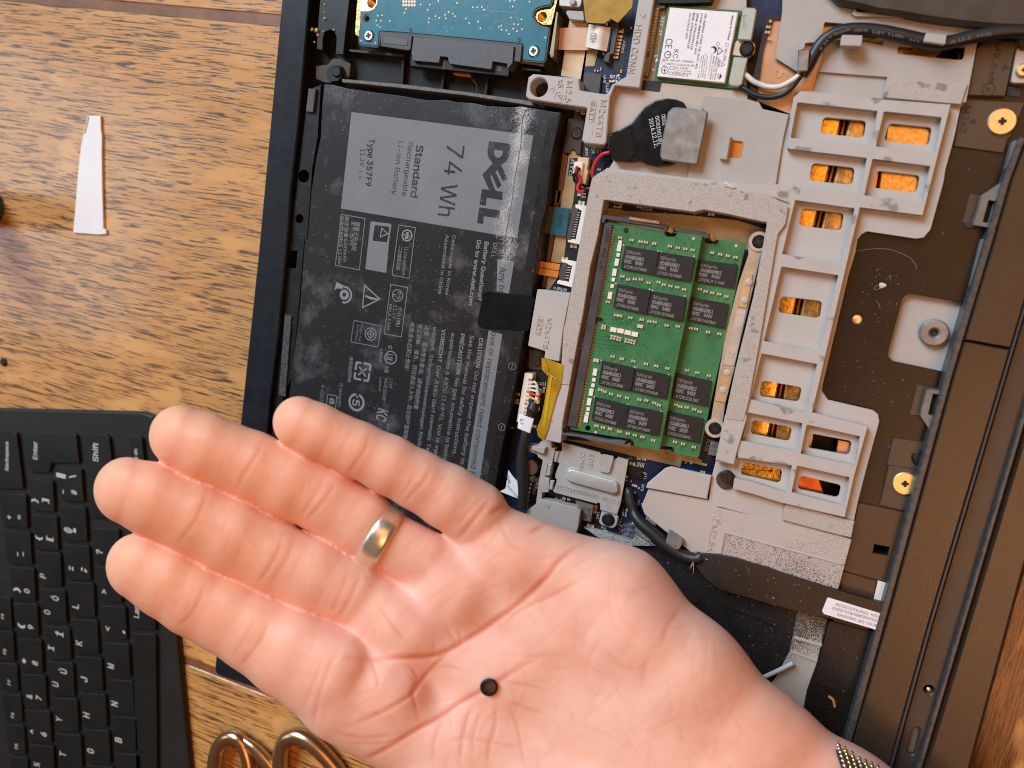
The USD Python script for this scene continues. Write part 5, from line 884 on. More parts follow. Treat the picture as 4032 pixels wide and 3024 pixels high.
slab('side_bracket', 'Q', [(560, 170), (590, 130), (640, 110), (735, 130), (735, 212), (785, 217), (742, 415), (685, 415), (652, 590), (708, 606), (695, 790), (612, 792), (603, 885), (530, 950), (570, 640), (622, 370), (560, 330), (540, 290), (435, 258), (440, 178)], 16, 19.8, bk, bev=.3, r=.1)
slab('bracket_step', 'Q', [(480, 190), (660, 205), (640, 290), (600, 290), (530, 260), (470, 240)], 19.5, 21.5, bk, bev=.3); slab('bracket_step', 'Q', [(690, 420), (740, 425), (715, 580), (660, 580)], 17, 20.6, bk, bev=.3)
slab('lower_cover', 'Q', [(525, 955), (600, 885), (790, 920), (870, 950), (1065, 990), (1115, 1035), (1085, 1245), (1000, 1500), (300, 1300), (420, 1020)], 17, 20.6, plate_m, r=.4, bev=.4)
mb = MB(); text(mb, 'RT', 'Q', (655, 940), (640, 985), 20.6, cap=60, depth=.22); P_('stamped_lettering', mb, plate_m)
# ---- lower right: covers, cable, film
pa0, pa1 = at('S', 1100, 800, 21), at('K', 1500, 1010, 21)
spk = speckled('speckled_metal', (.47, .42, .39), .76, .60, 0, pa0, pa1); spk2 = speckled('speckled_metal_heavy', (.46, .41, .38), .60, .50, 0, at('L', 330, 400, 21), at('L', 250, 640, 21))
LC = slab('lower_plate', 'X', mp(('K', [(985, 492), (945, 590), (962, 640), (1245, 872), (1400, 884), (1815, 1000)]), ('L', [(300, 650), (630, 722), (706, 440), (640, 420), (0, 272)]), ('K', [(1345, 557)])).tolist(), 18.5, 20.9, spk, bev=.2, r=.2, label='grey metal lower plate flecked with black paint')
slab('facet', 'S', [(640, 902), (660, 842), (890, 648), (968, 626), (1500, 745), (1440, 1052)], 20.6, 22.0, mag, parent=LC, bev=.3)
slab('recess', 'L', [(28, 400), (655, 572), (628, 715), (300, 640), (5, 545), (5, 500)], 20.9, 21.02, spk2, parent=LC, bev=0)
slab('recess_edge', 'L', [(22, 395), (660, 566), (658, 578), (32, 408), (10, 520), (2, 515)], 20.95, 21.3, mag, parent=LC)
mb = MB(); text(mb, 'M2.5x', 'S', (1490, 1375), (1440, 1720), 20.9, cap=68, depth=.3); c = at('S', 1570, 1318, 20.9); mb.prism(circ(c, 1.6, 10).difference(circ(c, 1.3, 10)), 20.8, 21.06); text(mb, 'P', 'S', (1540, 1295), (1532, 1345), 20.9, cap=52, depth=.3); mb.prism(ring(pl('S', [(1535, 1212), (1605, 1175), (1628, 1250)], 20.9), .2), 20.8, 21.06); part(LC, 'stamped_lettering', mb, mag)
c = at('S', 1690, 800, 21.5); P_('screw_post', MB().prism(circ(c, 3.1, 12), 19, 21.4, .3), bronze); screw('S', 1702, 752, 88, 23.4, mat('post_screw', (.035, .026, .020), .4, metal=.4), h=.6)
slab('fabric_strip', 'L', [(352, 245), (540, 290), (722, 345), (705, 430), (560, 395), (335, 335)], 20.8, 21.8, gasket, label='strip of woven conductive fabric at the foot of the slotted plate')
ZF = 17.5
slab('black_film', 'X', [(2390, 2130), (2440, 2135), (2650, 2195), (2760, 2230), (2910, 2290), (3320, 2440), (3250, 2560), (3160, 2850), (2980, 2840), (2600, 2500)], 13, ZF, foil, bev=.1, label='dusty black film over the lower corner')
slab('grey_corner', 'L', [(420, 808), (575, 862), (522, 1100), (470, 1240), (440, 1400), (200, 1300), (300, 1180), (375, 1040)], 15, ZF + .3, speckled('overspray', (.40, .38, .35), .40, .72, 0, at('L', 330, 980, 17), at('L', 420, 1160, 17)), bev=.2)
for a, b_ in (((400, 955), (550, 1000)), ((385, 1030), (525, 1085)), ((0, 770), (330, 900))): slab('plate_crease', 'L', [a, b_, (b_[0] - 3, b_[1] + 14), (a[0] - 3, a[1] + 14)], ZF, ZF + .8, plate_m if a[0] > 100 else foil, bev=.15)
slab('grey_corner', 'S', [(500, 1440), (560, 1380), (720, 1200), (780, 1340), (740, 1500), (900, 1659), (620, 1659)], 14, 16.5, speckled('overspray_b', (.44, .41, .39), .55, .45, 0, at('S', 600, 1350, 16), at('S', 800, 1659, 16)))
slab('corner_plate', 'K', [(600, 720), (700, 745), (890, 800), (910, 760), (900, 745), (1010, 830), (880, 830), (780, 830), (700, 790)], 15, 18.0, speckled('overspray_c', (.42, .40, .37), .62, .5, 0, at('K', 650, 740, 17), at('K', 900, 830, 17)), bev=.2)
fz = MB()
for _ in range(70):
    c0 = at('S', random.gauss(430, 40), random.gauss(1470, 50), 18); a = random.uniform(0, 6.28); p = [np.r_[c0, random.uniform(17, 18.6)]]
    for k in range(4): a += random.uniform(-1.3, 1.3); p.append(p[-1] + [math.cos(a) * .8, math.sin(a) * .8, random.uniform(-.4, .4)])
    fz.tube(p, .035, n=3, sub=2)
P_('lint', fz, mat('lint', (.30, .31, .33), .8), stuff=True, label='grey tuft of lint')
DC = wire('S', [(395, 900), (420, 960), (440, 1080), (480, 1200), (520, 1290), (600, 1380), (720, 1480), (850, 1590)] , [17.5, 18, 18.5, 19.2, 20, 20.6, 21, 21.2], [.9, 1.6, 1.8, 1.5, 1.9, 2.1, 2.2, 2.2], cloth_tape, 'display_cable', n=14, label='thick black wrapped cable running under the lower plate')
wire('K', [(1020, 770), (1100, 830), (1180, 880), (1260, 905), (1300, 890)], [21.2, 21.4, 21.6, 22, 22], [2.2, 2.1, 2.0, 2.0, 1.7], cloth_tape, 'cable_run', parent=DC, n=14)
TB = slab('cable_tape', 'X', mp(('K', [(1290, 878), (1400, 885), (1500, 905), (1815, 1000)]), ('L', [(300, 610), (560, 692), (882, 782), (872, 930), (590, 862), (300, 792), (0, 705)]), ('K', [(1330, 1030), (1250, 930)])).tolist(), 20.9, 22.6, mat('tape_band', (.016, .0135, .012), .42, vs=70, var=.35, bump=1.0, bs=1300, dust=.5), bev=.4, r=.2, label='wide black cloth tape holding the display cable', smooth=60)
slab('cable_clip', 'K', [(1105, 738), (1190, 795), (1180, 830), (1165, 852), (1140, 850), (1092, 815), (1090, 795)], 21.5, 23.6, clip_m, bev=.3, r=.3, label='small pale metal clip over the display cable')
LBL = slab('cable_label', 'L', [(578, 748), (872, 838), (850, 926), (560, 838), (548, 822)], 22.55, 22.75, white_lbl, r=.5, bev=.05, parent=TB, label='white printed label on the display cable')
mb = MB(); text(mb, 'BCV10-EDP-CABLE(FHD)', 'L', (842, 893), (632, 832), 22.8, cap=17); text(mb, 'DC02002LM00 REV:1.0(A00)', 'L', (850, 868), (606, 798), 22.8, cap=17); text(mb, 'HIGH-TEK(KT560)17/01/05', 'L', (856, 845), (624, 778), 22.8, cap=17); part(LBL, 'cable_print', mb, ink)
wire('L', [(170, 1202), (290, 1150), (395, 1098)], 19.5, .75, mat('clear_rod', (.50, .55, .60), .2, var=.1), 'thin_rod', label='pale translucent thin rod lying on the black film')
ws = MB()
for _ in range(5):
    c0 = at('K', 1255, random.uniform(900, 960), 23); a = random.uniform(-.6, .6) - 1.5; ws.tube([np.r_[c0, 23.6], np.r_[c0 + [math.cos(a) * 1.0, math.sin(a) * 1.2], 24.2], np.r_[c0 + [math.cos(a) * 1.6, math.sin(a) * 3.0], 22.8]], .14, n=5)
P_('frayed_strands', ws, mat('strand', (.42, .34, .26), .6))

# ---- antenna cables
wire('D', [(-20, 470), (20, 500), (60, 533), (110, 555), (160, 568), (230, 566), (300, 533), (365, 488)], [21.5, 21.8, 22, 22, 22.2, 22.6, 23, 23.8], .82, wire_w, 'antenna_wire', label='white antenna wire from the wireless card')
wire('D', [(-60, 540), (0, 580), (70, 620), (140, 636), (210, 630), (270, 603), (325, 550), (370, 485)], [21, 21.6, 22, 22.2, 22.4, 22.6, 23, 23.8], .82, sleeve, 'antenna_wire', label='thin black antenna wire from the wireless card')
AC = wire('D', [(375, 490), (420, 420), (450, 360), (490, 295), (540, 245), (600, 212), (680, 194), (780, 192), (900, 206), (1020, 232), (1140, 262), (1240, 280), (1330, 278), (1430, 255), (1560, 228), (1700, 208), (1850, 203)], 24.2, [1.7, 1.75, 1.75, 1.75, 1.75, 1.75, 1.8, 1.8, 1.8, 1.9, 2.0, 2.1, 1.9, 1.8, 1.8, 1.8, 1.8], sleeve, 'antenna_sleeve', n=14, label='thick black cable sleeve held by metal hooks')
mb = MB(); zq = 26.05
for s, a, b_, cp in (('E 35 P', (500, 325), (575, 235), 16), ('KUHS', (590, 232), (690, 196), 18), ('RSFR', (720, 205), (800, 208), 18), ('CBT TUBE', (830, 215), (1040, 250), 20), ('125', (1075, 262), (1140, 275), 20), ('R', (1350, 285), (1375, 282), 22), ('(2.5', (1400, 272), (1480, 255), 22), ('PCS)', (1520, 245), (1610, 228), 20)): text(mb, s, 'D', a, b_, zq, cap=cp)
part(AC, 'sleeve_print', mb, mat('grey_print', (.16, .16, .17), .6))

# ---- right side: dark plate, hinge strip and panels
hol = [pl('H', [(1028, 468), (1045, 440), (1080, 425), (1480, 492), (1345, 945), (972, 868), (940, 840), (937, 810)], 18.6, .6, 0), disc('H', 735, 592, 41, 18.6), pl('L', [(825, 460), (908, 476), (896, 522), (818, 508)], 18.6), pl('T', [(480, 280), (640, 300), (625, 345), (465, 290)], 18.6)]
dp = Polygon(W(mp(('X', [(3780, 150), (4080, 150), (4040, 560), (3905, 970), (3750, 1480), (3640, 1890), (3360, 2910), (3330, 3040), (3000, 3040), (3160, 2830), (3240, 2530), (3330, 2330), (3340, 2100), (3380, 1900), (3420, 1700), (3240, 1620), (3215, 1500), (3330, 1050), (3390, 900), (3620, 900), (3720, 600)])), 18.6)).buffer(0)
DP = P_('dark_plate', MB().prism(dp.difference(unary_union(hol)), 12, 18.6, .15), mylar, label='dark brown-black plastic plate between frame and hinge')
part(DP, 'plate_window', MB().prism(hol[0].buffer(.4), 12, 16.4), plate_m); c = at('H', 1240, 682, 18.4); part(DP, 'screw_boss', MB().prism(circ(c, 4.0, 14).difference(circ(c, 1.2, 8)), 16.2, 18.6, .5), clip_m, smooth=40); part(DP, 'boss_hole', MB().sheet(circ(c, 1.25, 8), 16.9), ink)
c = at('H', 735, 592, 17.8); part(DP, 'brass_pin', MB().dome(np.r_[c, 17.2], 1.75, .5), warmscrew)
slab('brown_film', 'L', [(742, 243), (1012, 300), (960, 500), (908, 668), (850, 655), (640, 600), (668, 480), (705, 430)], 18.5, 19.3, mat('brown_film', (.060, .038, .024), .36, vs=70, c2=(.035, .022, .014), bump=.3, bs=900, dust=.1), holes=(hol[2],), bev=.1)
slab('brown_film', 'L', [(640, 602), (835, 662), (822, 775), (622, 712)], 18.5, 19.0, mat('brown_film_b', (.055, .030, .022), .36, dust=.15)); slab('film_edge', 'L', [(848, 658), (892, 672), (870, 782), (822, 768)], 18, 18.9, ivory)
slab('end_cover', 'L', [(585, 872), (840, 938), (745, 1285), (508, 1205)], 15, 18.9, black, bev=.15); slab('end_cover', 'L', [(500, 1215), (740, 1290), (700, 1560), (420, 1480), (440, 1400)], 14, 18.2, black, bev=.15)
wire('T', [(480, 205), (520, 240), (535, 300)], 18.9, .5, mat('copper_bit', (.5, .22, .09), .4), 'bent_pin', n=6)
slab('side_block', 'g', [(1372, 640), (1500, 545), (1560, 535), (1920, 560), (1760, 1312), (1222, 1298)], 16, 20.4, mat('brown_block', (.062, .043, .030), .36, vs=60, var=.2, bump=.3, dust=.15, dc=(.25, .25, .26)), bev=.25, label='brown-black plastic block stamped beside the cable')
mb = MB(); text(mb, 'M2.5x8', 'g', (1640, 575), (1520, 1125), 20.45, cap=70, depth=.1); c = at('g', 1530, 1215, 20.45); mb.prism(circ(c, 1.7, 10).difference(circ(c, 1.45, 10)), 20.4, 20.5); text(mb, 'P', 'g', (1490, 1190), (1478, 1240), 20.45, cap=50, depth=.1); mb.prism(pl('g', [(1745, 860), (1810, 925), (1700, 965)], 20.45), 20.4, 20.5); P_('block_lettering', mb, ink)
slab('pale_post', 'g', [(1915, 655), (1975, 690), (2060, 700), (2060, 1130), (1870, 1130), (1840, 1110)], 15, 20.8, sheetm, r=.3, bev=.3); screw('g', 1995, 960, 108, 21, warmscrew, h=.7, rot=.2); slab('black_gap', 'g', [(1930, 520), (2060, 530), (2060, 660), (1930, 650)], 15, 18.8, ink); slab('black_gap', 'g', [(1790, 1165), (2000, 1195), (1960, 1330), (1765, 1300)], 15, 18.9, ink)
slab('brown_panel', 'D', [(1440, 650), (1830, 670), (1740, 890), (1720, 905), (1690, 1000), (1365, 955), (1400, 760), (1420, 690)], 17, 19.3, mat('brown_panel', (.060, .042, .030), .36, vs=60, bump=.3, dust=.2), bev=.15)
mb = MB(); text(mb, 'M2x3', 'D', (1438, 690), (1400, 865), 19.35, cap=42, depth=.08); mb.prism(pl('D', [(1495, 770), (1512, 800), (1465, 808)], 19.35), 19.3, 19.42); text(mb, 'M2x3', 'H', (888, 1405), (850, 1570), 18.75, cap=44, depth=.06); mb.prism(pl('H', [(835, 1580), (875, 1590), (845, 1625)], 18.75), 18.7, 18.8); P_('plate_lettering', mb, ink)
screw('D', 1680, 795, 98, 19.6, warmscrew, h=.6, label='large flat copper-coloured screw by the upper panel', rot=.2); slab('screw_seat', 'L', [(905, 40), (1085, 75), (1005, 292), (855, 255)], 18, 19.2, mat('seat', (.045, .036, .032), .35)); screw('L', 990, 140, 69, 19.5, warmscrew, h=.6, label='large flat gold-coloured screw by the lower panel', rot=.2)
slab('screw_seat', 'H', [(972, 1365), (1205, 1400), (1190, 1585), (930, 1545)], 17.5, 19.0, mat('seat_b', (.055, .040, .030), .36)); screw('H', 1150, 1500, 62, 19.3)
slab('film_line', 'H', [(972, 1365), (905, 1659), (898, 1659), (965, 1365)], 18.5, 18.9, ink)
lm = mat('grey_latch', (.16, .155, .15), .4, vs=200, var=.15, bump=.3, bs=3000, dust=.15)
slab('latch', 'U', [(1222, 1112), (1300, 1062), (1415, 985), (1450, 860), (1510, 610), (1545, 590), (1560, 640), (1470, 985), (1390, 1150), (1345, 1160), (1290, 1412), (1150, 1388), (1155, 1350), (1195, 1230)], 18, 21.6, lm, bev=.2, r=.1, holes=(pl('U', [(1285, 1155), (1345, 1165), (1290, 1370), (1230, 1362)], 21.6),)); slab('latch_pocket', 'U', [(1110, 1095), (1215, 1110), (1150, 1390), (1040, 1370)], 17.9, 18.9, bronze); slab('latch_hole', 'U', [(1060, 1345), (1150, 1385), (1295, 1412), (1290, 1435), (1060, 1410)], 18.4, 18.95, ink)
slab('latch', 'H', [(1192, 1058), (1230, 1052), (1312, 1068), (1272, 1235), (1250, 1320), (1225, 1340), (1150, 1225), (1175, 1120)], 18, 21.4, lm, bev=.2, r=.1, holes=(pl('H', [(1230, 1078), (1275, 1086), (1240, 1225), (1198, 1215)], 21.4),)); slab('latch_pocket', 'H', [(1128, 1018), (1300, 1050), (1240, 1230), (1075, 1218)], 17.9, 18.9, bronze)
slab('latch', 'H', [(1460, 420), (1545, 70), (1580, 65), (1490, 410), (1475, 440)], 18, 20.5, lm)
# hinge edge and the two long panels
l1p = np.array([(4040, 540), (3978, 705), (3896, 988), (3745, 1490), (3634, 1900), (3500, 2390), (3349, 2929), (3318, 3050)], float)
rdg = np.vstack([l1p - [26, 0], (l1p + [4, 0])[::-1]])
P_('hinge_edge', MB().prism(Polygon(W(rdg, 23.4)).buffer(0), 13, 23.4, .4), mat('edge_strip', (.09, .085, .085), .36, vs=600, c2=(.035, .032, .032), dust=.2))
l2 = np.array([(4130, 880), (4032, 1219), (3830, 1900), (3666, 2450), (3559, 2833), (3496, 3060)], float); l3 = np.array([(4300, 740), (4130, 1340), (3994, 1800), (3812, 2412), (3629, 3024), (3618, 3060)], float)
PX_ = lambda a, b_, z: Polygon(W(np.vstack([a, b_[::-1]]), z)).buffer(0)
pan = Polygon(W(np.vstack([l1p + [9, 0], l2[::-1] - [8, 0]]), 23.6)).buffer(0); sm = W(np.array([(3700, 1322), (3776, 1337), (4000, 1378), (4160, 1405)]), 23.6); cut = LineString(sm).buffer(.22)
for k, g in enumerate(sorted(geoms(pan.difference(cut)), key=lambda g: -g.centroid.y)): P_('hinge_panel', MB().prism(g, 13, 23.6, .35), satin, label=('upper' if k == 0 else 'lower') + ' length of brown-black hinge cover')
P_('panel_edge', MB().prism(PX_(l2 - [8, 0], l2 + [9, 0], 23.0), 13, 23.0, .3), mat('blue_edge', (.030, .036, .045), .36, dust=.25))
vh = [disc('T', 1370, 150, 50, 20.4, 10), pl('T', [(1225, 490), (1260, 470), (1300, 490), (1240, 720), (1205, 735), (1170, 700)], 20.4, .9)]
VA = P_('hinge_valley', MB().prism(PX_(l2 + [9, 0], l3 - [16, 0], 20.4).difference(unary_union(vh)), 12, 20.4, .2), valley_m)
part(VA, 'hole_pin', MB().dome(np.r_[at('T', 1365, 145, 18.5), 18.5], .8, .5), warmscrew); part(VA, 'slot_floor', MB().sheet(vh[1].buffer(.3), 18.6), mat('slot_floor', (.12, .10, .06), .5)); part(VA, 'hole_floor', MB().sheet(vh[0].buffer(.3), 16.5), ink)
P_('panel_edge', MB().prism(PX_(l3 - [16, 0], l3 + [2, 0], 22.6), 12, 22.6, .3), UsdShade.Material.Get(stage, LK + 'edge_strip'))
lo = np.array([(4420, 740), (4250, 1500), (4140, 1880), (4032, 2272), (3930, 2650), (3828, 3024), (3818, 3060)], float)
P_('rear_strip', MB().prism(PX_(l3 + [6, 0], lo, 21.5), 1.5, 21.5, 1.2), satin, label='brown-black outer strip along the rear edge')
slab('vent_bar', 'X', [(3230, -60), (3300, 8), (3400, 30), (3450, 43), (3540, 55), (3654, 76), (3760, 90), (3855, 101), (3950, 108), (4080, 112), (4080, -60)], 18, 25.5, mat('vent_bar', (.045, .036, .030), .45, vs=120, var=.3, bump=.8, bs=1600, dust=.3, ds=900), bev=1.0, label='dusty dark vent bar along the upper edge')
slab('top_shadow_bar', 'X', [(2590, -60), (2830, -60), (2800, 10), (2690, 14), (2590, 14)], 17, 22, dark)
# dust and hairs on the dark plate
ds_ = MB()
for _ in range(55):
    c = at('H', random.gauss(840, 90), random.uniform(250, 1250), 18.7)
    if not dp.contains(Point(*c)): continue
    ds_.sheet(affinity.rotate(affinity.scale(circ(c, random.uniform(.04, .12), 2), 1.6, .8), random.uniform(0, 180)), 18.7)
P_('dust_specks', ds_, mat('dust_speck', (.42, .40, .37), .9), stuff=True)
for q in ([(720, 148), (850, 132), (960, 140), (1070, 185), (1110, 225), (1125, 265)], [(845, 395), (860, 375), (885, 372), (875, 395), (850, 400)], [(930, 330), (955, 305), (950, 345)], [(860, 470), (880, 500), (885, 520)]): wire('H', q, 18.9, .05, mat('pale_hair', (.35, .32, .29), .6) if 'ph' not in globals() else ph, 'hair', n=4); ph = UsdShade.Material.Get(stage, LK + 'pale_hair')
mb = MB(); b_ = trimesh.creation.icosphere(1, 1.0); b_.vertices *= rng.uniform(.6, 1.3, (len(b_.vertices), 1)) * [1, .8, .25]; b_.apply_translation([*at('H', 900, 370, 18.8), 18.8]); mb.mesh(b_); P_('crumb', mb, mat('pale_crumb', (.60, .56, .47), .8))
mb = MB()
for k in range(5): b_ = trimesh.creation.icosphere(1, .7 - .08 * k); b_.vertices *= rng.uniform(.6, 1.3, (len(b_.vertices), 1)) * [1, 1, .4]; b_.apply_translation([*at('C', 1425 + 14 * k, 1205 + 5 * k, 24.3), 24.3]); mb.mesh(b_)
P_('crumb', mb, UsdShade.Material.Get(stage, LK + 'pale_crumb'))
# ================================================================ keyboard
KZ = 3.4
kp = rnd(pl('X', [(-260, 1608), (0, 1613.6), (300, 1621), (560, 1628), (598, 1642), (614, 1672), (650, 2060), (690, 2490), (742, 3024), (765, 3260), (-200, 3400)], KZ), 1.2)
kc = kp.centroid
KB = thing('keyboard', 'black keyboard with white legends lying at the lower left', 'keyboard', (kc.x, kc.y, 0))
kplast = mat('keyboard_plastic', (.018, .018, .0175), .45, spec=.35, var=.08, vs=100, bump=.4, bs=6000, dust=.1)
keym = mat('key_plastic', (.010, .0115, .0115), .42, spec=.38, var=.1, vs=100, bump=.5, bs=7000, dust=.12)
leg = mat('key_legend', (.46, .46, .445), .5)
part(KB, 'frame', MB().prism(kp, .2, KZ, .5), kplast)
part(KB, 'underside', MB().prism(kp.buffer(.5), .02, 1.3, .2), mat('keyboard_base', (.018, .018, .018), .45))
I_ = lambda q: px('I', q).tolist(); N_ = lambda q: px('N', q).tolist()
def key(pts, legs=(), r=.55, name='key'):
    z = 5.1; k = part(KB, name, MB().prism(pl('X', pts, z, r), KZ - .02, z, .55), keym, smooth=50)
    if legs:
        mb = MB()
        for s, zn, x, y, cap in legs:
            cap *= 1.2
            if s in ('=', '+', '-', '_', "'", ',', '.', ':', ';', '*', '^'): w = cap * .6
            else: w = cap * .62 * max(1, len(s) * .92)
            text(mb, s, zn, (x + cap / 2, y + w / 2), (x + cap / 2, y - w / 2), z + .03, cap=None if len(s) > 1 else cap, bold=True)
        part(k, 'legend', mb, leg)
def quad(x0, y0, x1, y1): return I_([(x0, y0), (x1 - 12, y0 + 8), (x1, y0 + 22), (x1 + 8, y1), (x0 + 22, y1 - 8)])
def kq(x0, y0, x1, y1, *legs): key(quad(x0, y0, x1, y1), [(s, 'I', x, y, c) for s, x, y, c in legs])
kq(385, 575, 543, 783, ('L', 435, 722, 36)); kq(412, 793, 565, 1000, ('K', 455, 938, 36)); kq(438, 1010, 590, 1212, ('J', 485, 1150, 36)); kq(460, 1224, 613, 1422, ('H', 498, 1358, 36)); kq(484, 1434, 633, 1635, ('G', 523, 1566, 36)); kq(508, 1645, 660, 1850)
kq(205, 400, 350, 605, ('P', 245, 547, 34)); kq(228, 618, 378, 822, ('O', 270, 758, 34), ('Ó', 318, 678, 36)); kq(250, 832, 404, 1030, ('I', 293, 968, 34), ('Í', 345, 887, 36)); kq(275, 1040, 424, 1242, ('U', 318, 1178, 34), ('Ú', 365, 1103, 36)); kq(298, 1248, 448, 1450, ('Y', 340, 1382, 34)); kq(320, 1458, 470, 1659, ('T', 362, 1585, 34)); kq(345, 1668, 495, 1870)
kq(593, 928, 748, 1132, ('M', 640, 1072, 36)); kq(617, 1144, 772, 1348, ('N', 662, 1292, 36)); kq(642, 1358, 795, 1562, ('B', 685, 1502, 36)); kq(665, 1572, 815, 1780); kq(568, 712, 728, 916, ('<', 618, 853, 34), (',', 700, 868, 30)); kq(552, 488, 700, 700, ('>', 597, 636, 34)); kq(532, 264, 690, 476, ('?', 573, 408, 36))
kq(50, 488, 197, 690, ('0', 152, 635, 32), (')', 93, 628, 34)); kq(73, 698, 215, 895, ('9', 175, 845, 32), ('(', 118, 838, 34)); kq(95, 905, 240, 1105, ('8', 200, 1055, 32), ('*', 143, 1045, 36)); kq(116, 1112, 263, 1310, ('7', 222, 1258, 32), ('&', 167, 1248, 32)); kq(140, 1320, 290, 1515, ('6', 250, 1468, 32), ('^', 188, 1455, 32)); kq(163, 1522, 310, 1720, ('%', 210, 1645, 32))
kq(20, 278, 175, 478, ('-', 128, 420, 34), ('_', 80, 415, 34)); kq(-5, 60, 150, 265, ('=', 103, 205, 34), ('+', 45, 205, 34)); kq(182, 186, 330, 395, ('[', 283, 330, 34), ('{', 220, 328, 34)); kq(160, -22, 306, 172, (']', 258, 110, 34), ('}', 196, 108, 34))
kq(362, 358, 517, 570, (';', 475, 510, 34), (':', 405, 502, 34)); kq(338, 134, 497, 345, ('@', 385, 280, 40), ("'", 440, 285, 34))
key(N_([(655, 872), (920, 880), (965, 905), (990, 1285), (735, 1275)]), [('\\', 'N', 850, 990, 70), ('|', 'N', 715, 982, 70), ('#', 'N', 870, 1180, 70), ('~', 'N', 735, 1170, 60)])
key(N_([(268, 450), (870, 472), (905, 500), (938, 828), (610, 822), (575, 935), (335, 930)]), [('Enter', 'N', 405, 680, 62)]); key(N_([(985, 478), (1255, 488), (1292, 520), (1360, 1100), (1400, 1480), (1060, 1470)]), [('Shift', 'N', 1125, 700, 66)])
key(N_([(1528, 500), (1650, 505), (1685, 535), (1720, 900), (1560, 890)]), [('pg dn', 'N', 1600, 745, 50)]); key(N_([(-200, 435), (160, 448), (195, 475), (275, 1135), (-160, 1125)]), [('Backspace', 'N', 65, 745, 56)])
kq(770, 874, 905, 1760); kq(735, 480, 895, 858, ('Lang', 785, 740, 36)); kq(775, 1775, 930, 2000)
for k, (x0, y0, x1, y1, s, lx, ly) in enumerate(((-60, 660, 60, 850, 'F9', 10, 780), (-40, 855, 75, 1040, 'F8', 22, 985), (-15, 1045, 98, 1215, 'F7', 48, 1165), (5, 1225, 122, 1395, 'F6', 68, 1355), (28, 1404, 140, 1582, 'F5', 90, 1535), (50, 1590, 160, 1770, 'F4', 110, 1720))): kq(x0, y0, x1, y1, (s, lx, ly, 22))

# ================================================================ small things on the table
ps = pl('A', [(577, 758), (658, 757), (661, 850), (668, 888), (666, 1000), (670, 1250), (677, 1494), (693, 1500), (696, 1528), (648, 1533), (560, 1526), (479, 1520), (492, 1380), (512, 1120), (530, 960), (548, 870)], .9)
c = ps.centroid; PS = thing('plastic_strip', 'narrow tapering strip of white plastic lying on the bare oak', 'strip', (c.x, c.y, 0))
part(PS, 'strip', MB().prism(ps, .15, 1.1, .12), mat('white_strip', (.84, .83, .84), .38, var=.02, vs=40)); part(PS, 'folded_edge', MB().tube(pts3('A', [(578, 762), (566, 820), (552, 872)], 1.15), .35, n=6, sub=4), mat('strip_edge', (.78, .74, .68), .3))
def small_screw(label, p, z, r, m, tilt=0):
    t = thing('screw', label, 'screw', (p[0], p[1], z)); c = np.asarray(p, float)
    part(t, 'head', MB().prism(circ(c, r, 8), z + .05, z + .95, r * .22), m, smooth=40)
    g = unary_union([affinity.rotate(sbox(c[0] - r * .32, c[1] - r * .09, c[0] + r * .32, c[1] + r * .09), a) for a in (20, 110)]); part(t, 'cross_recess', MB().sheet(g, z + .97), recess_m)
    return t
small_screw('small black screw on the bare oak at the left edge of the photo', at('E', 12, 708, 1.2), 0.0, 2.0, screw_m)
tc = at('X', 18, 828, 0) + [-9.2, 0]
th = thing('tool_handle', 'dark teal round tool handle standing at the left edge of the photo', 'tool', (tc[0], tc[1], 0))
teal_r = mat('teal_rubber', (.01, .085, .085), .45); hb = MB()
for z0_, z1_, r_ in ((.05, 6, 9.0), (6, 9, 8.2), (9, 46, 9.0), (46, 50, 7.0)): hb.prism(circ(tc, r_, 8), z0_, z1_, .8)
part(th, 'grip', hb, teal_r, smooth=40)
part(th, 'collar', MB().prism(circ(tc, 5.0, 8), 50, 58, .5), steel, smooth=40)
SC = thing('scissors', 'pair of copper-coloured scissor handles between keyboard and hand', 'scissors', (*at('O', 1000, 1700, 3), 0))
bronze_s = mat('bronze_handle', (.62, .39, .22), .24, metal=.9, vs=40, c2=(.50, .28, .15))
def loop(pts, r, z): return MB().tube(pts3('O', pts + pts[:1], z), r, n=14, sub=8, flat=.95)
part(SC, 'handle', loop([(410, 1800), (425, 1560), (480, 1400), (580, 1310), (690, 1330), (775, 1450), (820, 1640), (845, 1850), (780, 2080), (600, 2120), (450, 2000)], 3.4, 5.0), bronze_s, smooth=70)
part(SC, 'handle', loop([(1165, 1750), (1170, 1520), (1215, 1360), (1320, 1295), (1450, 1325), (1600, 1440), (1740, 1590), (1850, 1760), (1830, 2000), (1640, 2140), (1380, 2080), (1220, 1930)], 3.6, 5.0), bronze_s, smooth=70)
part(SC, 'shank', MB().tube(pts3('O', [(700, 1310), (850, 1420), (970, 1540), (1090, 1690), (1230, 1950), (1500, 2500)], 5.0), [1.8, 2.8, 3.2, 3.4, 4, 4], n=12, flat=.8), bronze_s, smooth=70)
part(SC, 'shank', MB().tube(pts3('O', [(1500, 2120), (1350, 2300), (1100, 2700)], 5.0), [4, 5, 5], n=12, flat=.8), bronze_s, smooth=70)
part(SC, 'blade', MB().prism(pl('O', [(1120, 2650), (1300, 2500), (1560, 2480), (1300, 3300), (900, 3900), (850, 3880)], 4.5), 1.5, 4.5, .5), steel)
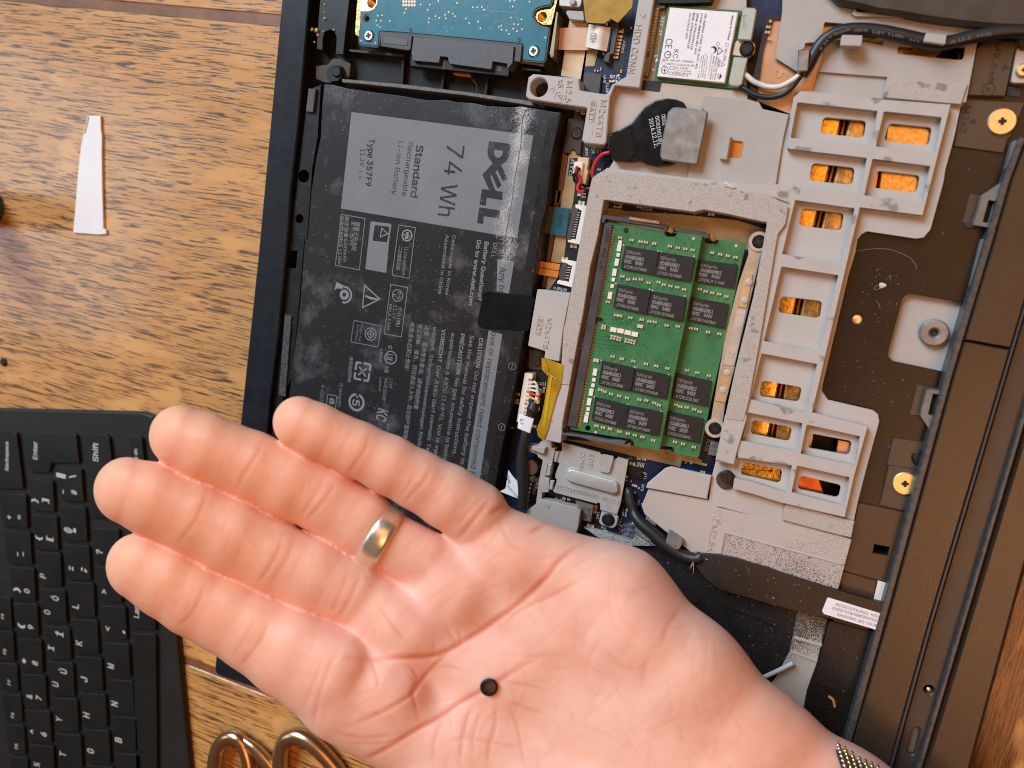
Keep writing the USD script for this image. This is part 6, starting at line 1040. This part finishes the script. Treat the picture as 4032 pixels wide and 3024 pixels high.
# ================================================================ the hand
D0 = 214.0; SP_ = D0 / F_PX
def hand_to_world(q):                                            # (photo x, photo y, mm towards the viewer) -> world mm
    q = np.asarray(q, float); d = D0 - q[:, 2]
    return EYE + (np.stack([(q[:, 0] - CX) / F_PX, (q[:, 1] - CY) / F_PX, np.ones(len(q))], 1) @ RC) * d[:, None]
H_ = .5
lo_, hi_ = np.array([330 * SP_, 1520 * SP_, -27.0]), np.array([4100 * SP_, 4050 * SP_, 20.0])
dims = np.ceil((hi_ - lo_) / H_).astype(int) + 1
def cone(field, a, b, k=3.0):
    """smooth union of a rounded cone (x px, y px, r px, w mm) into field"""
    A = np.array([a[0] * SP_, a[1] * SP_, a[3]]); B = np.array([b[0] * SP_, b[1] * SP_, b[3]]); ra, rb = a[2] * SP_, b[2] * SP_; m_ = max(ra, rb) + 9
    i0 = np.clip(np.floor((np.minimum(A, B) - m_ - lo_) / H_).astype(int), 0, dims); i1 = np.clip(np.ceil((np.maximum(A, B) + m_ - lo_) / H_).astype(int), 0, dims)
    if (i1 <= i0).any(): return
    ax = [lo_[t] + H_ * np.arange(i0[t], i1[t]) for t in range(3)]
    P = [ax[0][:, None, None] - A[0], ax[1][None, :, None] - A[1], ax[2][None, None, :] - A[2]]
    d = B - A; L2 = d @ d + 1e-9; t = np.clip((P[0] * d[0] + P[1] * d[1] + P[2] * d[2]) / L2, 0, 1)
    f = np.sqrt((P[0] - t * d[0]) ** 2 + (P[1] - t * d[1]) ** 2 + (P[2] - t * d[2]) ** 2) - (ra + (rb - ra) * t)
    s = tuple(slice(i0[t_], i1[t_]) for t_ in range(3)); field[s] = smin(field[s], f, k)
def smin(a, b, k):
    h = np.clip(.5 + .5 * (b - a) / k, 0, 1); return b + (a - b) * h - k * h * (1 - h)
new = lambda: np.full(dims, 30.0, np.float32)
fingers = dict(
    pinky=[(1178, 1664, 104, 8.0), (1250, 1698, 108, 8.0), (1408, 1770, 109, 7.8), (1530, 1830, 116, 7.0), (1643, 1890, 117, 5.5), (1760, 1955, 126, 3.5), (1868, 2022, 132, 1.0)],
    ring=[(708, 1718, 122, 3.2), (800, 1755, 132, 3.2), (990, 1832, 134, 2.8), (1130, 1898, 138, 2.2), (1275, 1965, 134, 1.2), (1420, 2055, 131, .4), (1496, 2115, 121, 0), (1660, 2203, 122, -1.0)],
    middle=[(500, 1932, 132, 1.0), (590, 1964, 144, 1.0), (756, 2036, 146, .8), (905, 2108, 150, .4), (1066, 2190, 142, 0), (1222, 2262, 142, -.4), (1385, 2336, 132, -1.0)],
    index=[(550, 2232, 134, -3.6), (645, 2285, 146, -3.6), (755, 2358, 147, -3.4), (880, 2422, 151, -3.0), (1000, 2492, 158, -2.4), (1140, 2572, 182, -2.0), (1300, 2660, 205, -2.0)])
palm = new()
for a, b in (((1940, 2105, 112, -1), (2410, 2385, 212, -6)), ((2410, 2385, 212, -6), (2700, 2675, 212, -6)), ((2700, 2675, 212, -6), (3000, 2945, 190, -8)), ((3000, 2945, 190, -8), (3300, 3170, 205, -10)), ((3300, 3170, 205, -10), (3900, 3560, 240, -12)),
             ((1730, 2245, 112, -3), (2150, 2500, 185, -9)), ((2150, 2500, 185, -9), (3000, 3060, 200, -10)), ((1480, 2400, 118, -2), (1950, 2700, 190, -9)), ((1950, 2700, 190, -9), (2900, 3200, 210, -11)), ((1350, 2760, 160, -3), (1800, 2960, 190, -8)), ((1800, 2960, 190, -8), (2700, 3330, 230, -9)),
             ((1760, 3180, 185, -7), (2350, 3270, 280, -13)), ((2350, 3270, 280, -13), (3000, 3400, 250, -12)), ((3000, 3400, 250, -12), (3700, 3800, 250, -13)), ((2900, 3150, 220, -11), (3600, 3560, 250, -13)),
             ((2150, 3350, 230, -8), (1850, 3640, 165, -5)), ((1850, 3640, 165, -5), (1680, 3860, 140, -4)), ((1680, 3860, 140, -4), (1570, 3990, 110, -3))): cone(palm, a, b, 7.0)
for p in ((1975, 2190, 75, 1.5), (1755, 2330, 80, 1.0), (1560, 2480, 90, 1.0), (1500, 2720, 110, 1.2), (2480, 2500, 120, 2.0)): cone(palm, p, (p[0] + 40, p[1] + 25, p[2], p[3]), 7.0)
hand = palm.copy()
for nm, js in fingers.items():
    fg = new()
    js = [(x, y, r_, w_) for x, y, r_, w_ in js]
    for a, b in zip(js[:-1], js[1:]): cone(fg, a, b, 1.2)
    hand = smin(hand, smin(palm, fg, 3.2), 1.6)
def surface_nets(F, h, lo):
    S = F < 0; n = np.array(F.shape); c = np.zeros(n - 1, np.int8)
    for dx, dy, dz in np.ndindex(2, 2, 2): c += S[dx:n[0] - 1 + dx, dy:n[1] - 1 + dy, dz:n[2] - 1 + dz]
    act = np.argwhere((c > 0) & (c < 8)); idx = np.full(n - 1, -1, np.int64); idx[tuple(act.T)] = np.arange(len(act))
    acc = np.zeros((len(act), 3)); cnt = np.zeros(len(act))
    for ax in range(3):
        o = [t for t in range(3) if t != ax]
        for p, q in np.ndindex(2, 2):
            off = np.zeros(3, int); off[o[0]], off[o[1]] = p, q; a = act + off; b = a.copy(); b[:, ax] += 1
            fa, fb = F[tuple(a.T)], F[tuple(b.T)]; m_ = (fa < 0) != (fb < 0); t = np.zeros(len(act)); t[m_] = fa[m_] / (fa[m_] - fb[m_]); pos = off + np.zeros((len(act), 3)); pos[:, ax] += t
            acc[m_] += pos[m_]; cnt[m_] += 1
    v = (act + acc / cnt[:, None]) * h + lo; faces = []
    for ax in range(3):
        o = [(ax + 1) % 3, (ax + 2) % 3]; sl = [slice(1, n[t] - 1) for t in range(3)]; sl[ax] = slice(0, n[ax] - 1); s2 = list(sl); s2[ax] = slice(1, n[ax])
        g = np.argwhere(S[tuple(sl)] != S[tuple(s2)]) + [sl[t].start for t in range(3)]
        e0, e1 = np.eye(3, dtype=int)[o[0]], np.eye(3, dtype=int)[o[1]]
        ids = [idx[tuple((g - e).T)] for e in (0 * e0, e0, e0 + e1, e1)]; inside = S[tuple(g.T)]; q = np.stack(ids, 1); q = np.where(inside[:, None], q, q[:, ::-1]); q = q[(q >= 0).all(1)]
        faces += [q[:, [0, 1, 2]], q[:, [0, 2, 3]]]
    return v, np.vstack(faces)
hv, hf = surface_nets(hand, H_, lo_)
tm = trimesh.Trimesh(hv, hf, process=False)
keep = max(tm.split(only_watertight=False), key=lambda t: len(t.faces)); tm = trimesh.Trimesh(keep.vertices, keep.faces, process=False); trimesh.smoothing.filter_taubin(tm, iterations=6); trimesh.repair.fix_normals(tm) if tm.volume < 0 else None
hv, hf = np.array(tm.vertices), np.array(tm.faces); hn = np.array(tm.vertex_normals)
if hn[np.argmax(hv[:, 2])][2] < 0: hf = hf[:, ::-1]; hn = -hn
qx = np.c_[hv[:, 0] / SP_, hv[:, 1] / SP_]
JX = lambda pts: px('J', pts); KX = lambda pts: px('K', pts)
creases = [  # (photo polyline, depth mm, width px)
    (np.vstack([JX([(505, 1072), (620, 1085), (740, 1072), (860, 1070), (980, 1055), (1090, 1000), (1250, 900), (1420, 775), (1559, 645)]), KX([(470, 905), (560, 835), (640, 795)])]), .85, 15),
    (JX([(330, 1655), (560, 1620), (700, 1560), (860, 1460), (1000, 1380), (1100, 1310), (1210, 1250), (1330, 1180), (1440, 1110), (1559, 1055)]), .75, 14), (KX([(100, 1310), (250, 1200), (420, 1120), (620, 1010)]), .35, 12),
    (JX([(500, 1440), (620, 1390), (740, 1330), (840, 1265), (910, 1170), (1000, 1080), (1100, 1000)]), .55, 12), (JX([(660, 790), (740, 900), (820, 995)]), .3, 12), (JX([(1010, 870), (1060, 960), (1110, 1010), (1080, 880)]), .25, 10), (JX([(780, 1070), (870, 1170), (850, 1260), (880, 1410)]), .35, 12), (JX([(620, 1080), (660, 1180), (655, 1250)]), .3, 11), (JX([(420, 1475), (600, 1500), (760, 1480)]), .3, 12), (JX([(500, 1530), (700, 1525), (800, 1510)]), .25, 11),
    (JX([(1180, 1300), (1130, 1420), (1105, 1560), (1100, 1660)]), .35, 11), (JX([(1230, 1320), (1180, 1450), (1165, 1600)]), .3, 10), (JX([(1285, 1290), (1290, 1420), (1255, 1560), (1250, 1660)]), .35, 11), (JX([(1340, 1310), (1400, 1420), (1450, 1659)]), .25, 11), (JX([(1020, 1390), (960, 1520), (955, 1659)]), .25, 11), (JX([(1330, 1200), (1440, 1215), (1559, 1240)]), .3, 11), (JX([(900, 1330), (860, 1250), (1000, 1120), (1190, 1170)]), .22, 10), (JX([(1000, 1520), (1150, 1500), (1300, 1530), (1500, 1560)]), .22, 12), (JX([(1340, 1300), (1450, 1340), (1559, 1370)]), .25, 11),
    (KX([(1190, 1180), (1100, 1310), (1060, 1430)]), .3, 16), (KX([(700, 1370), (640, 1480), (600, 1600)]), .2, 14), (KX([(990, 1480), (960, 1560), (945, 1659)]), .2, 14), (KX([(30, 650), (170, 560)]), .5, 14), (KX([(260, 760), (450, 660)]), .5, 14), (KX([(400, 970), (540, 860)]), .3, 14), (KX([(100, 700), (180, 830), (260, 860)]), .2, 12), (KX([(580, 760), (660, 800)]), .3, 12),
    (np.array([(1455, 1690), (1440, 1760), (1395, 1830), (1358, 1892)]), 0.33, 12), (np.array([(1700, 1840), (1670, 1890), (1620, 1950), (1580, 1995)]), 0.33, 11), (np.array([(1660, 1835), (1625, 1890), (1560, 1975)]), 0.19, 10), (np.array([(1935, 1960), (1880, 2030), (1830, 2090), (1785, 2145)]), 0.39, 13), (np.array([(1905, 1950), (1850, 2010), (1800, 2070)]), 0.19, 10),
    (np.array([(1040, 1720), (1010, 1790), (960, 1870), (925, 1945)]), 0.33, 12), (np.array([(1325, 1890), (1290, 1950), (1240, 2010), (1195, 2062)]), 0.33, 11), (np.array([(1280, 1880), (1240, 1950), (1180, 2040)]), 0.19, 10),
    (np.array([(815, 1930), (790, 2010), (740, 2090), (683, 2160)]), 0.33, 12), (np.array([(1115, 2105), (1090, 2180), (1050, 2250), (1003, 2310)]), 0.33, 11), (np.array([(1160, 2115), (1130, 2200), (1060, 2310)]), 0.19, 10), (np.array([(1425, 2240), (1400, 2310), (1360, 2390), (1310, 2455)]), 0.33, 13), (np.array([(1380, 2230), (1350, 2310), (1300, 2420)]), 0.19, 10),
    (np.array([(805, 2300), (780, 2370), (740, 2430), (690, 2480)]), 0.33, 12), (np.array([(1065, 2440), (1030, 2510), (990, 2570), (935, 2640)]), 0.33, 11), (np.array([(1010, 2420), (970, 2500), (900, 2600)]), 0.19, 10), (np.array([(1330, 2560), (1290, 2640), (1250, 2760), (1225, 2890)]), 0.30, 13), (np.array([(1270, 2600), (1220, 2720), (1190, 2800)]), 0.17, 11)]
rl = np.random.default_rng(5)
for _ in range(150):                                             # the many faint lines of a palm
    x, y = rl.uniform(1350, 3000), rl.uniform(2150, 3020); a = rl.normal(-.62, .35) if rl.random() < .45 else rl.normal(1.25, .5); L_ = rl.uniform(35, 130); b_ = a + rl.normal(0, .25)
    creases.append((np.array([(x, y), (x + L_ * math.cos(a), y + L_ * math.sin(a)), (x + L_ * (math.cos(a) + math.cos(b_)), y + L_ * (math.sin(a) + math.sin(b_)))]), rl.uniform(.04, .10), 8))
for nm, js in fingers.items():                                   # fine lines across the fingers
    for _ in range(26):
        k = rl.integers(1, len(js) - 1); t = rl.random(); p = np.array(js[k][:2]) * (1 - t) + np.array(js[min(k + 1, len(js) - 1)][:2]) * t; d = np.array(js[min(k + 1, len(js) - 1)][:2], float) - js[k - 1][:2]; d /= np.linalg.norm(d); n_ = np.array([-d[1], d[0]]); u = rl.uniform(-.5, .5) * js[k][2]; h_ = rl.uniform(20, 70)
        creases.append((np.array([p + n_ * (u - h_) + d * rl.normal(0, 6), p + n_ * u, p + n_ * (u + h_) + d * rl.normal(0, 6)]), rl.uniform(.04, .10), 7))
face = np.clip(hn[:, 2] * 1.6 - .1, 0, 1); disp = np.zeros(len(hv)); red = np.zeros(len(hv)); fine = np.zeros(len(hv))
from scipy.spatial import cKDTree
for pts, dep, wd in creases:
    p = spline(pts, 8) if len(pts) > 2 else np.linspace(pts[0], pts[1], 12); seg = np.linalg.norm(np.diff(p, axis=0), axis=1); tot = np.r_[0, np.cumsum(seg)]; s_ = np.arange(0, tot[-1], 2.5); p = np.c_[np.interp(s_, tot, p[:, 0]), np.interp(s_, tot, p[:, 1])]
    near = np.nonzero((qx[:, 0] > p[:, 0].min() - 60) & (qx[:, 0] < p[:, 0].max() + 60) & (qx[:, 1] > p[:, 1].min() - 60) & (qx[:, 1] < p[:, 1].max() + 60) & (face > 0))[0]
    if len(near) == 0: continue
    d, j = cKDTree(p).query(qx[near]); taper = np.clip(np.minimum(j, len(p) - 1 - j) / (.22 * len(p)), .25, 1)
    disp[near] -= .46 * dep * np.exp(-(d / (wd * .8)) ** 2) * taper * face[near]
    red[near] = np.maximum(red[near], min(1, dep * 1.1 + .10) * np.exp(-(d / (wd * .75)) ** 2) * taper * face[near])
big = meshkit.fbm(hv / 9.0, 3, 3) - .5; disp += big * .28 * face
hv = hv + hn * disp[:, None]
el = tm.edges_unique; cn = np.bincount(el.ravel(), minlength=len(hv))[:, None] + 1e-9     # pull in any stray point
for _ in range(4):
    av = np.zeros_like(hv); np.add.at(av, el[:, 0], hv[el[:, 1]]); np.add.at(av, el[:, 1], hv[el[:, 0]]); av /= cn; st = np.linalg.norm(hv - av, axis=1) > .38; hv[st] = av[st]
flush = np.zeros(len(hv))
for x, y, r_, a_ in ((1340, 1775, 210, .8), (1560, 1880, 120, .4), (880, 1800, 220, .8), (1150, 1930, 130, .4), (660, 2020, 240, .95), (960, 2160, 150, .5), (730, 2370, 220, .8), (920, 2510, 150, .45), (1560, 2480, 160, .4), (1760, 2330, 150, .35), (1500, 2720, 180, .4), (2050, 2240, 200, .4), (2400, 2350, 260, .3), (3000, 2850, 200, .7), (3150, 3000, 200, .8)): flush = np.maximum(flush, .6 * a_ * np.exp(-((qx - [x, y]) ** 2).sum(1) / r_ ** 2))
pale_ = .3 * np.exp(-(((qx - [2050, 3000]) / [420, 300]) ** 2).sum(1)) + .35 * np.exp(-(((qx - [2500, 2700]) / [400, 300]) ** 2).sum(1))  # paler palm: partly skin, partly bright light put into the colour
mott = meshkit.fbm(hv / 3.5, 4, 11) - .5; base = np.array([.90, .52, .42]); fg_ = np.clip(np.interp(qx[:, 0] * .87 + qx[:, 1] * .49, [1900, 2560], [1, 0]), 0, 1)[:, None]; base = base * (1 - fg_) + np.array([.88, .44, .295]) * fg_; tone = base + flush[:, None] * (np.array([.79, .33, .19]) - base) * .75 + np.clip(pale_, 0, 1.5)[:, None] * np.array([.02, .10, .10])  # fingers more orange: partly skin, partly warm shade mixed into the tone
tone = tone * (1 + .20 * mott[:, None] * [.5, 1.1, 1.2]); tone = tone * (1 - red[:, None] * [.18, .48, .58])
wv = hand_to_world(np.c_[hv[:, 0] / SP_, hv[:, 1] / SP_, hv[:, 2]])
sk = {'a': ('attribute', {'attribute': 'tone'}), 'g': ('geometry', {}), 'n': ('noise_texture', {'scale': 1900.0, 'detail': 2.0}), 'n2': ('noise_texture', {'scale': 420.0, 'detail': 3.0}), 's': ('math', {'math_type': 'add'}), 'b': ('bump', {'strength': .35, 'distance': .00012}),
      'r': ('map_range', {'from_min': .35, 'from_max': .65, 'to_min': .50, 'to_max': .64, 'clamp': True}), 'p': ('principled_bsdf', {'subsurface_weight': .35, 'subsurface_radius': (1.0, .32, .15), 'subsurface_scale': .0013, 'specular_ior_level': .42, 'coat_weight': .02, 'coat_roughness': .35})}
skin_m = usdkit.material(stage, LK + 'skin', sk, [('a.color', 'p.base_color'), ('g.position', 'n.vector'), ('g.position', 'n2.vector'), ('n.fac', 's.value1'), ('n2.fac', 's.value2'), ('s.value', 'b.height'), ('b.normal', 'p.normal'), ('n2.fac', 'r.value'), ('r.result', 'p.roughness')], surface='p.BSDF')
PB = wv.mean(0)
PE = thing('person', 'open left palm held over the laptop, fingers together, a tiny screw in it', 'person', (PB[0], PB[1], PB[2]))
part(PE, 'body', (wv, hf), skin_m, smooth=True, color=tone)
# ring on the ring finger
def in_hand(v): return hand_to_world(np.c_[v[:, 0] / SP_, v[:, 1] / SP_, v[:, 2]])
ctr = np.array([1494 * SP_, 2117 * SP_, .3]); ax_ = np.array([.862, .507, .03]); ax_ /= np.linalg.norm(ax_); e1 = np.array([-ax_[1], ax_[0], 0]); e1 /= np.linalg.norm(e1); e2 = np.cross(ax_, e1)
prof = np.array([(-3.0, 8.7), (-2.8, 9.2), (-1.8, 9.5), (0, 9.65), (1.8, 9.5), (2.8, 9.2), (3.0, 8.7), (2.2, 8.3), (-2.2, 8.3)]); na = 96; an = np.arange(na) / na * 2 * np.pi
rv = np.vstack([ctr + ax_ * a + r_ * (np.cos(an)[:, None] * e1 + np.sin(an)[:, None] * e2) for a, r_ in prof]); npf = len(prof)
rf = [(k * na + i, k * na + (i + 1) % na, ((k + 1) % npf) * na + (i + 1) % na, ((k + 1) % npf) * na + i) for k in range(npf) for i in range(na)]
rf = np.array(rf); rf = np.vstack([rf[:, [0, 1, 2]], rf[:, [0, 2, 3]]])
rw = in_hand(rv); tmr = trimesh.Trimesh(rw, rf, process=False); rf = rf if tmr.volume > 0 else rf[:, ::-1]
RG = thing('ring', 'plain silver band worn on the ring finger', 'ring', tuple(rw.mean(0))); part(RG, 'band', (rw, rf), mat('silver', (.86, .80, .66), .30, metal=.85, var=.06, vs=200, bump=.3, bs=900), smooth=50)
# bracelet at the wrist
e0 = np.array([3276, 2908.0]); dA = np.array([.30, .95]); aA = np.array([.87, .50]); Rr = 235.0
def brace(th, t, out): c_ = e0 + dA * Rr + aA * t; return np.r_[c_ - dA * (Rr + out / SP_) * np.cos(th), -11 + (19.0 + out) * np.sin(th)]
ths = np.linspace(-.9, 2.6, 64); tsx = np.linspace(0, 220, 5); bv = np.array([brace(t, s_, .3 + (.5 if 0 < s_ < 220 else 0)) for s_ in tsx for t in ths]); bv2 = np.array([brace(t, s_, -1.4) for s_ in tsx for t in ths])
bw = hand_to_world(np.vstack([bv, bv2])); nT, nS, off = len(ths), len(tsx), len(bv); bf = []
for a in range(nS - 1):
    for b in range(nT - 1):
        i = a * nT + b; bf += [(i, i + 1, i + nT + 1), (i, i + nT + 1, i + nT), (off + i, off + i + nT + 1, off + i + 1), (off + i, off + i + nT, off + i + nT + 1)]
for b in range(nT - 1):
    for i in (b, (nS - 1) * nT + b): bf += [(i, i + 1, off + i + 1), (i, off + i + 1, off + i)]
BR = thing('bracelet', 'dark woven bracelet set with silver and gold beads on the wrist', 'bracelet', tuple(bw.mean(0))); part(BR, 'band', (bw, np.array(bf)), mat('dark_band', (.05, .042, .040), .4, vs=900, var=.3, bump=1.0, bs=1500), smooth=50)
bs_, bg_ = MB(), MB()
for r_ in range(7):
    for k in range(28):
        th_ = -.2 + (k + .5 * (r_ % 2)) * .10; p = hand_to_world(brace(th_, 22 + 30 * r_, .9)[None])[0]; s = trimesh.creation.icosphere(1, .68); s.apply_translation(p); (bg_ if r_ in (1, 2, 4, 6) else bs_).mesh(s)
part(BR, 'silver_beads', bs_, steel, stuff=True, smooth=60); part(BR, 'gold_beads', bg_, mat('gold_bead', (.80, .62, .32), .25, metal=1.0), stuff=True, smooth=60)
# the screw on the palm, lying on the skin
sx, sy = 1926.0, 2706.0; nr = np.nonzero((np.abs(qx[:, 0] - sx) < 20) & (np.abs(qx[:, 1] - sy) < 20) & (hn[:, 2] > .3))[0]; wz = hv[nr, 2].max(); sc_ = np.array([sx, sy])
nrm = hn[nr].mean(0); nrm /= np.linalg.norm(nrm)
b1 = np.cross([0, 1, 0], nrm); b1 /= np.linalg.norm(b1); b2 = np.cross(nrm, b1); o3 = np.array([sx * SP_, sy * SP_, wz])
def palm_disc(prof, n=28):
    a = np.arange(n) / n * 2 * np.pi; v = np.vstack([o3 + nrm * h + r_ * (np.cos(a)[:, None] * b1 + np.sin(a)[:, None] * b2) for r_, h in prof] + [(o3 + nrm * prof[-1][1])[None], (o3 + nrm * prof[0][1])[None]]); f = []
    for k in range(len(prof) - 1):
        for i in range(n): j = (i + 1) % n; f += [(k * n + i, k * n + j, k * n + n + j), (k * n + i, k * n + n + j, k * n + n + i)]
    L = (len(prof) - 1) * n; f += [(L + i, L + (i + 1) % n, L + n) for i in range(n)] + [((i + 1) % n, i, L + n + 1) for i in range(n)]
    w = in_hand(v); f = np.array(f); t_ = trimesh.Trimesh(w, f, process=False); return w, (f if t_.volume > 0 else f[:, ::-1])
pw, pf = palm_disc([(1.6, -.5), (2.3, .15), (2.55, .55), (2.5, .95), (2.1, 1.2), (1.0, 1.27)])
SW = thing('screw', 'tiny black flat-headed screw lying in the middle of the open palm', 'screw', tuple(pw.mean(0))); part(SW, 'head', (pw, pf), mat('palm_screw', (.012, .009, .009), .34, metal=.2), smooth=50)
pw2, pf2 = palm_disc([(.75, 1.2), (.75, 1.3), (.2, 1.31)], 4); part(SW, 'cross_recess', (pw2, pf2), mat('recess_dust', (.05, .03, .03), .6), smooth=30)
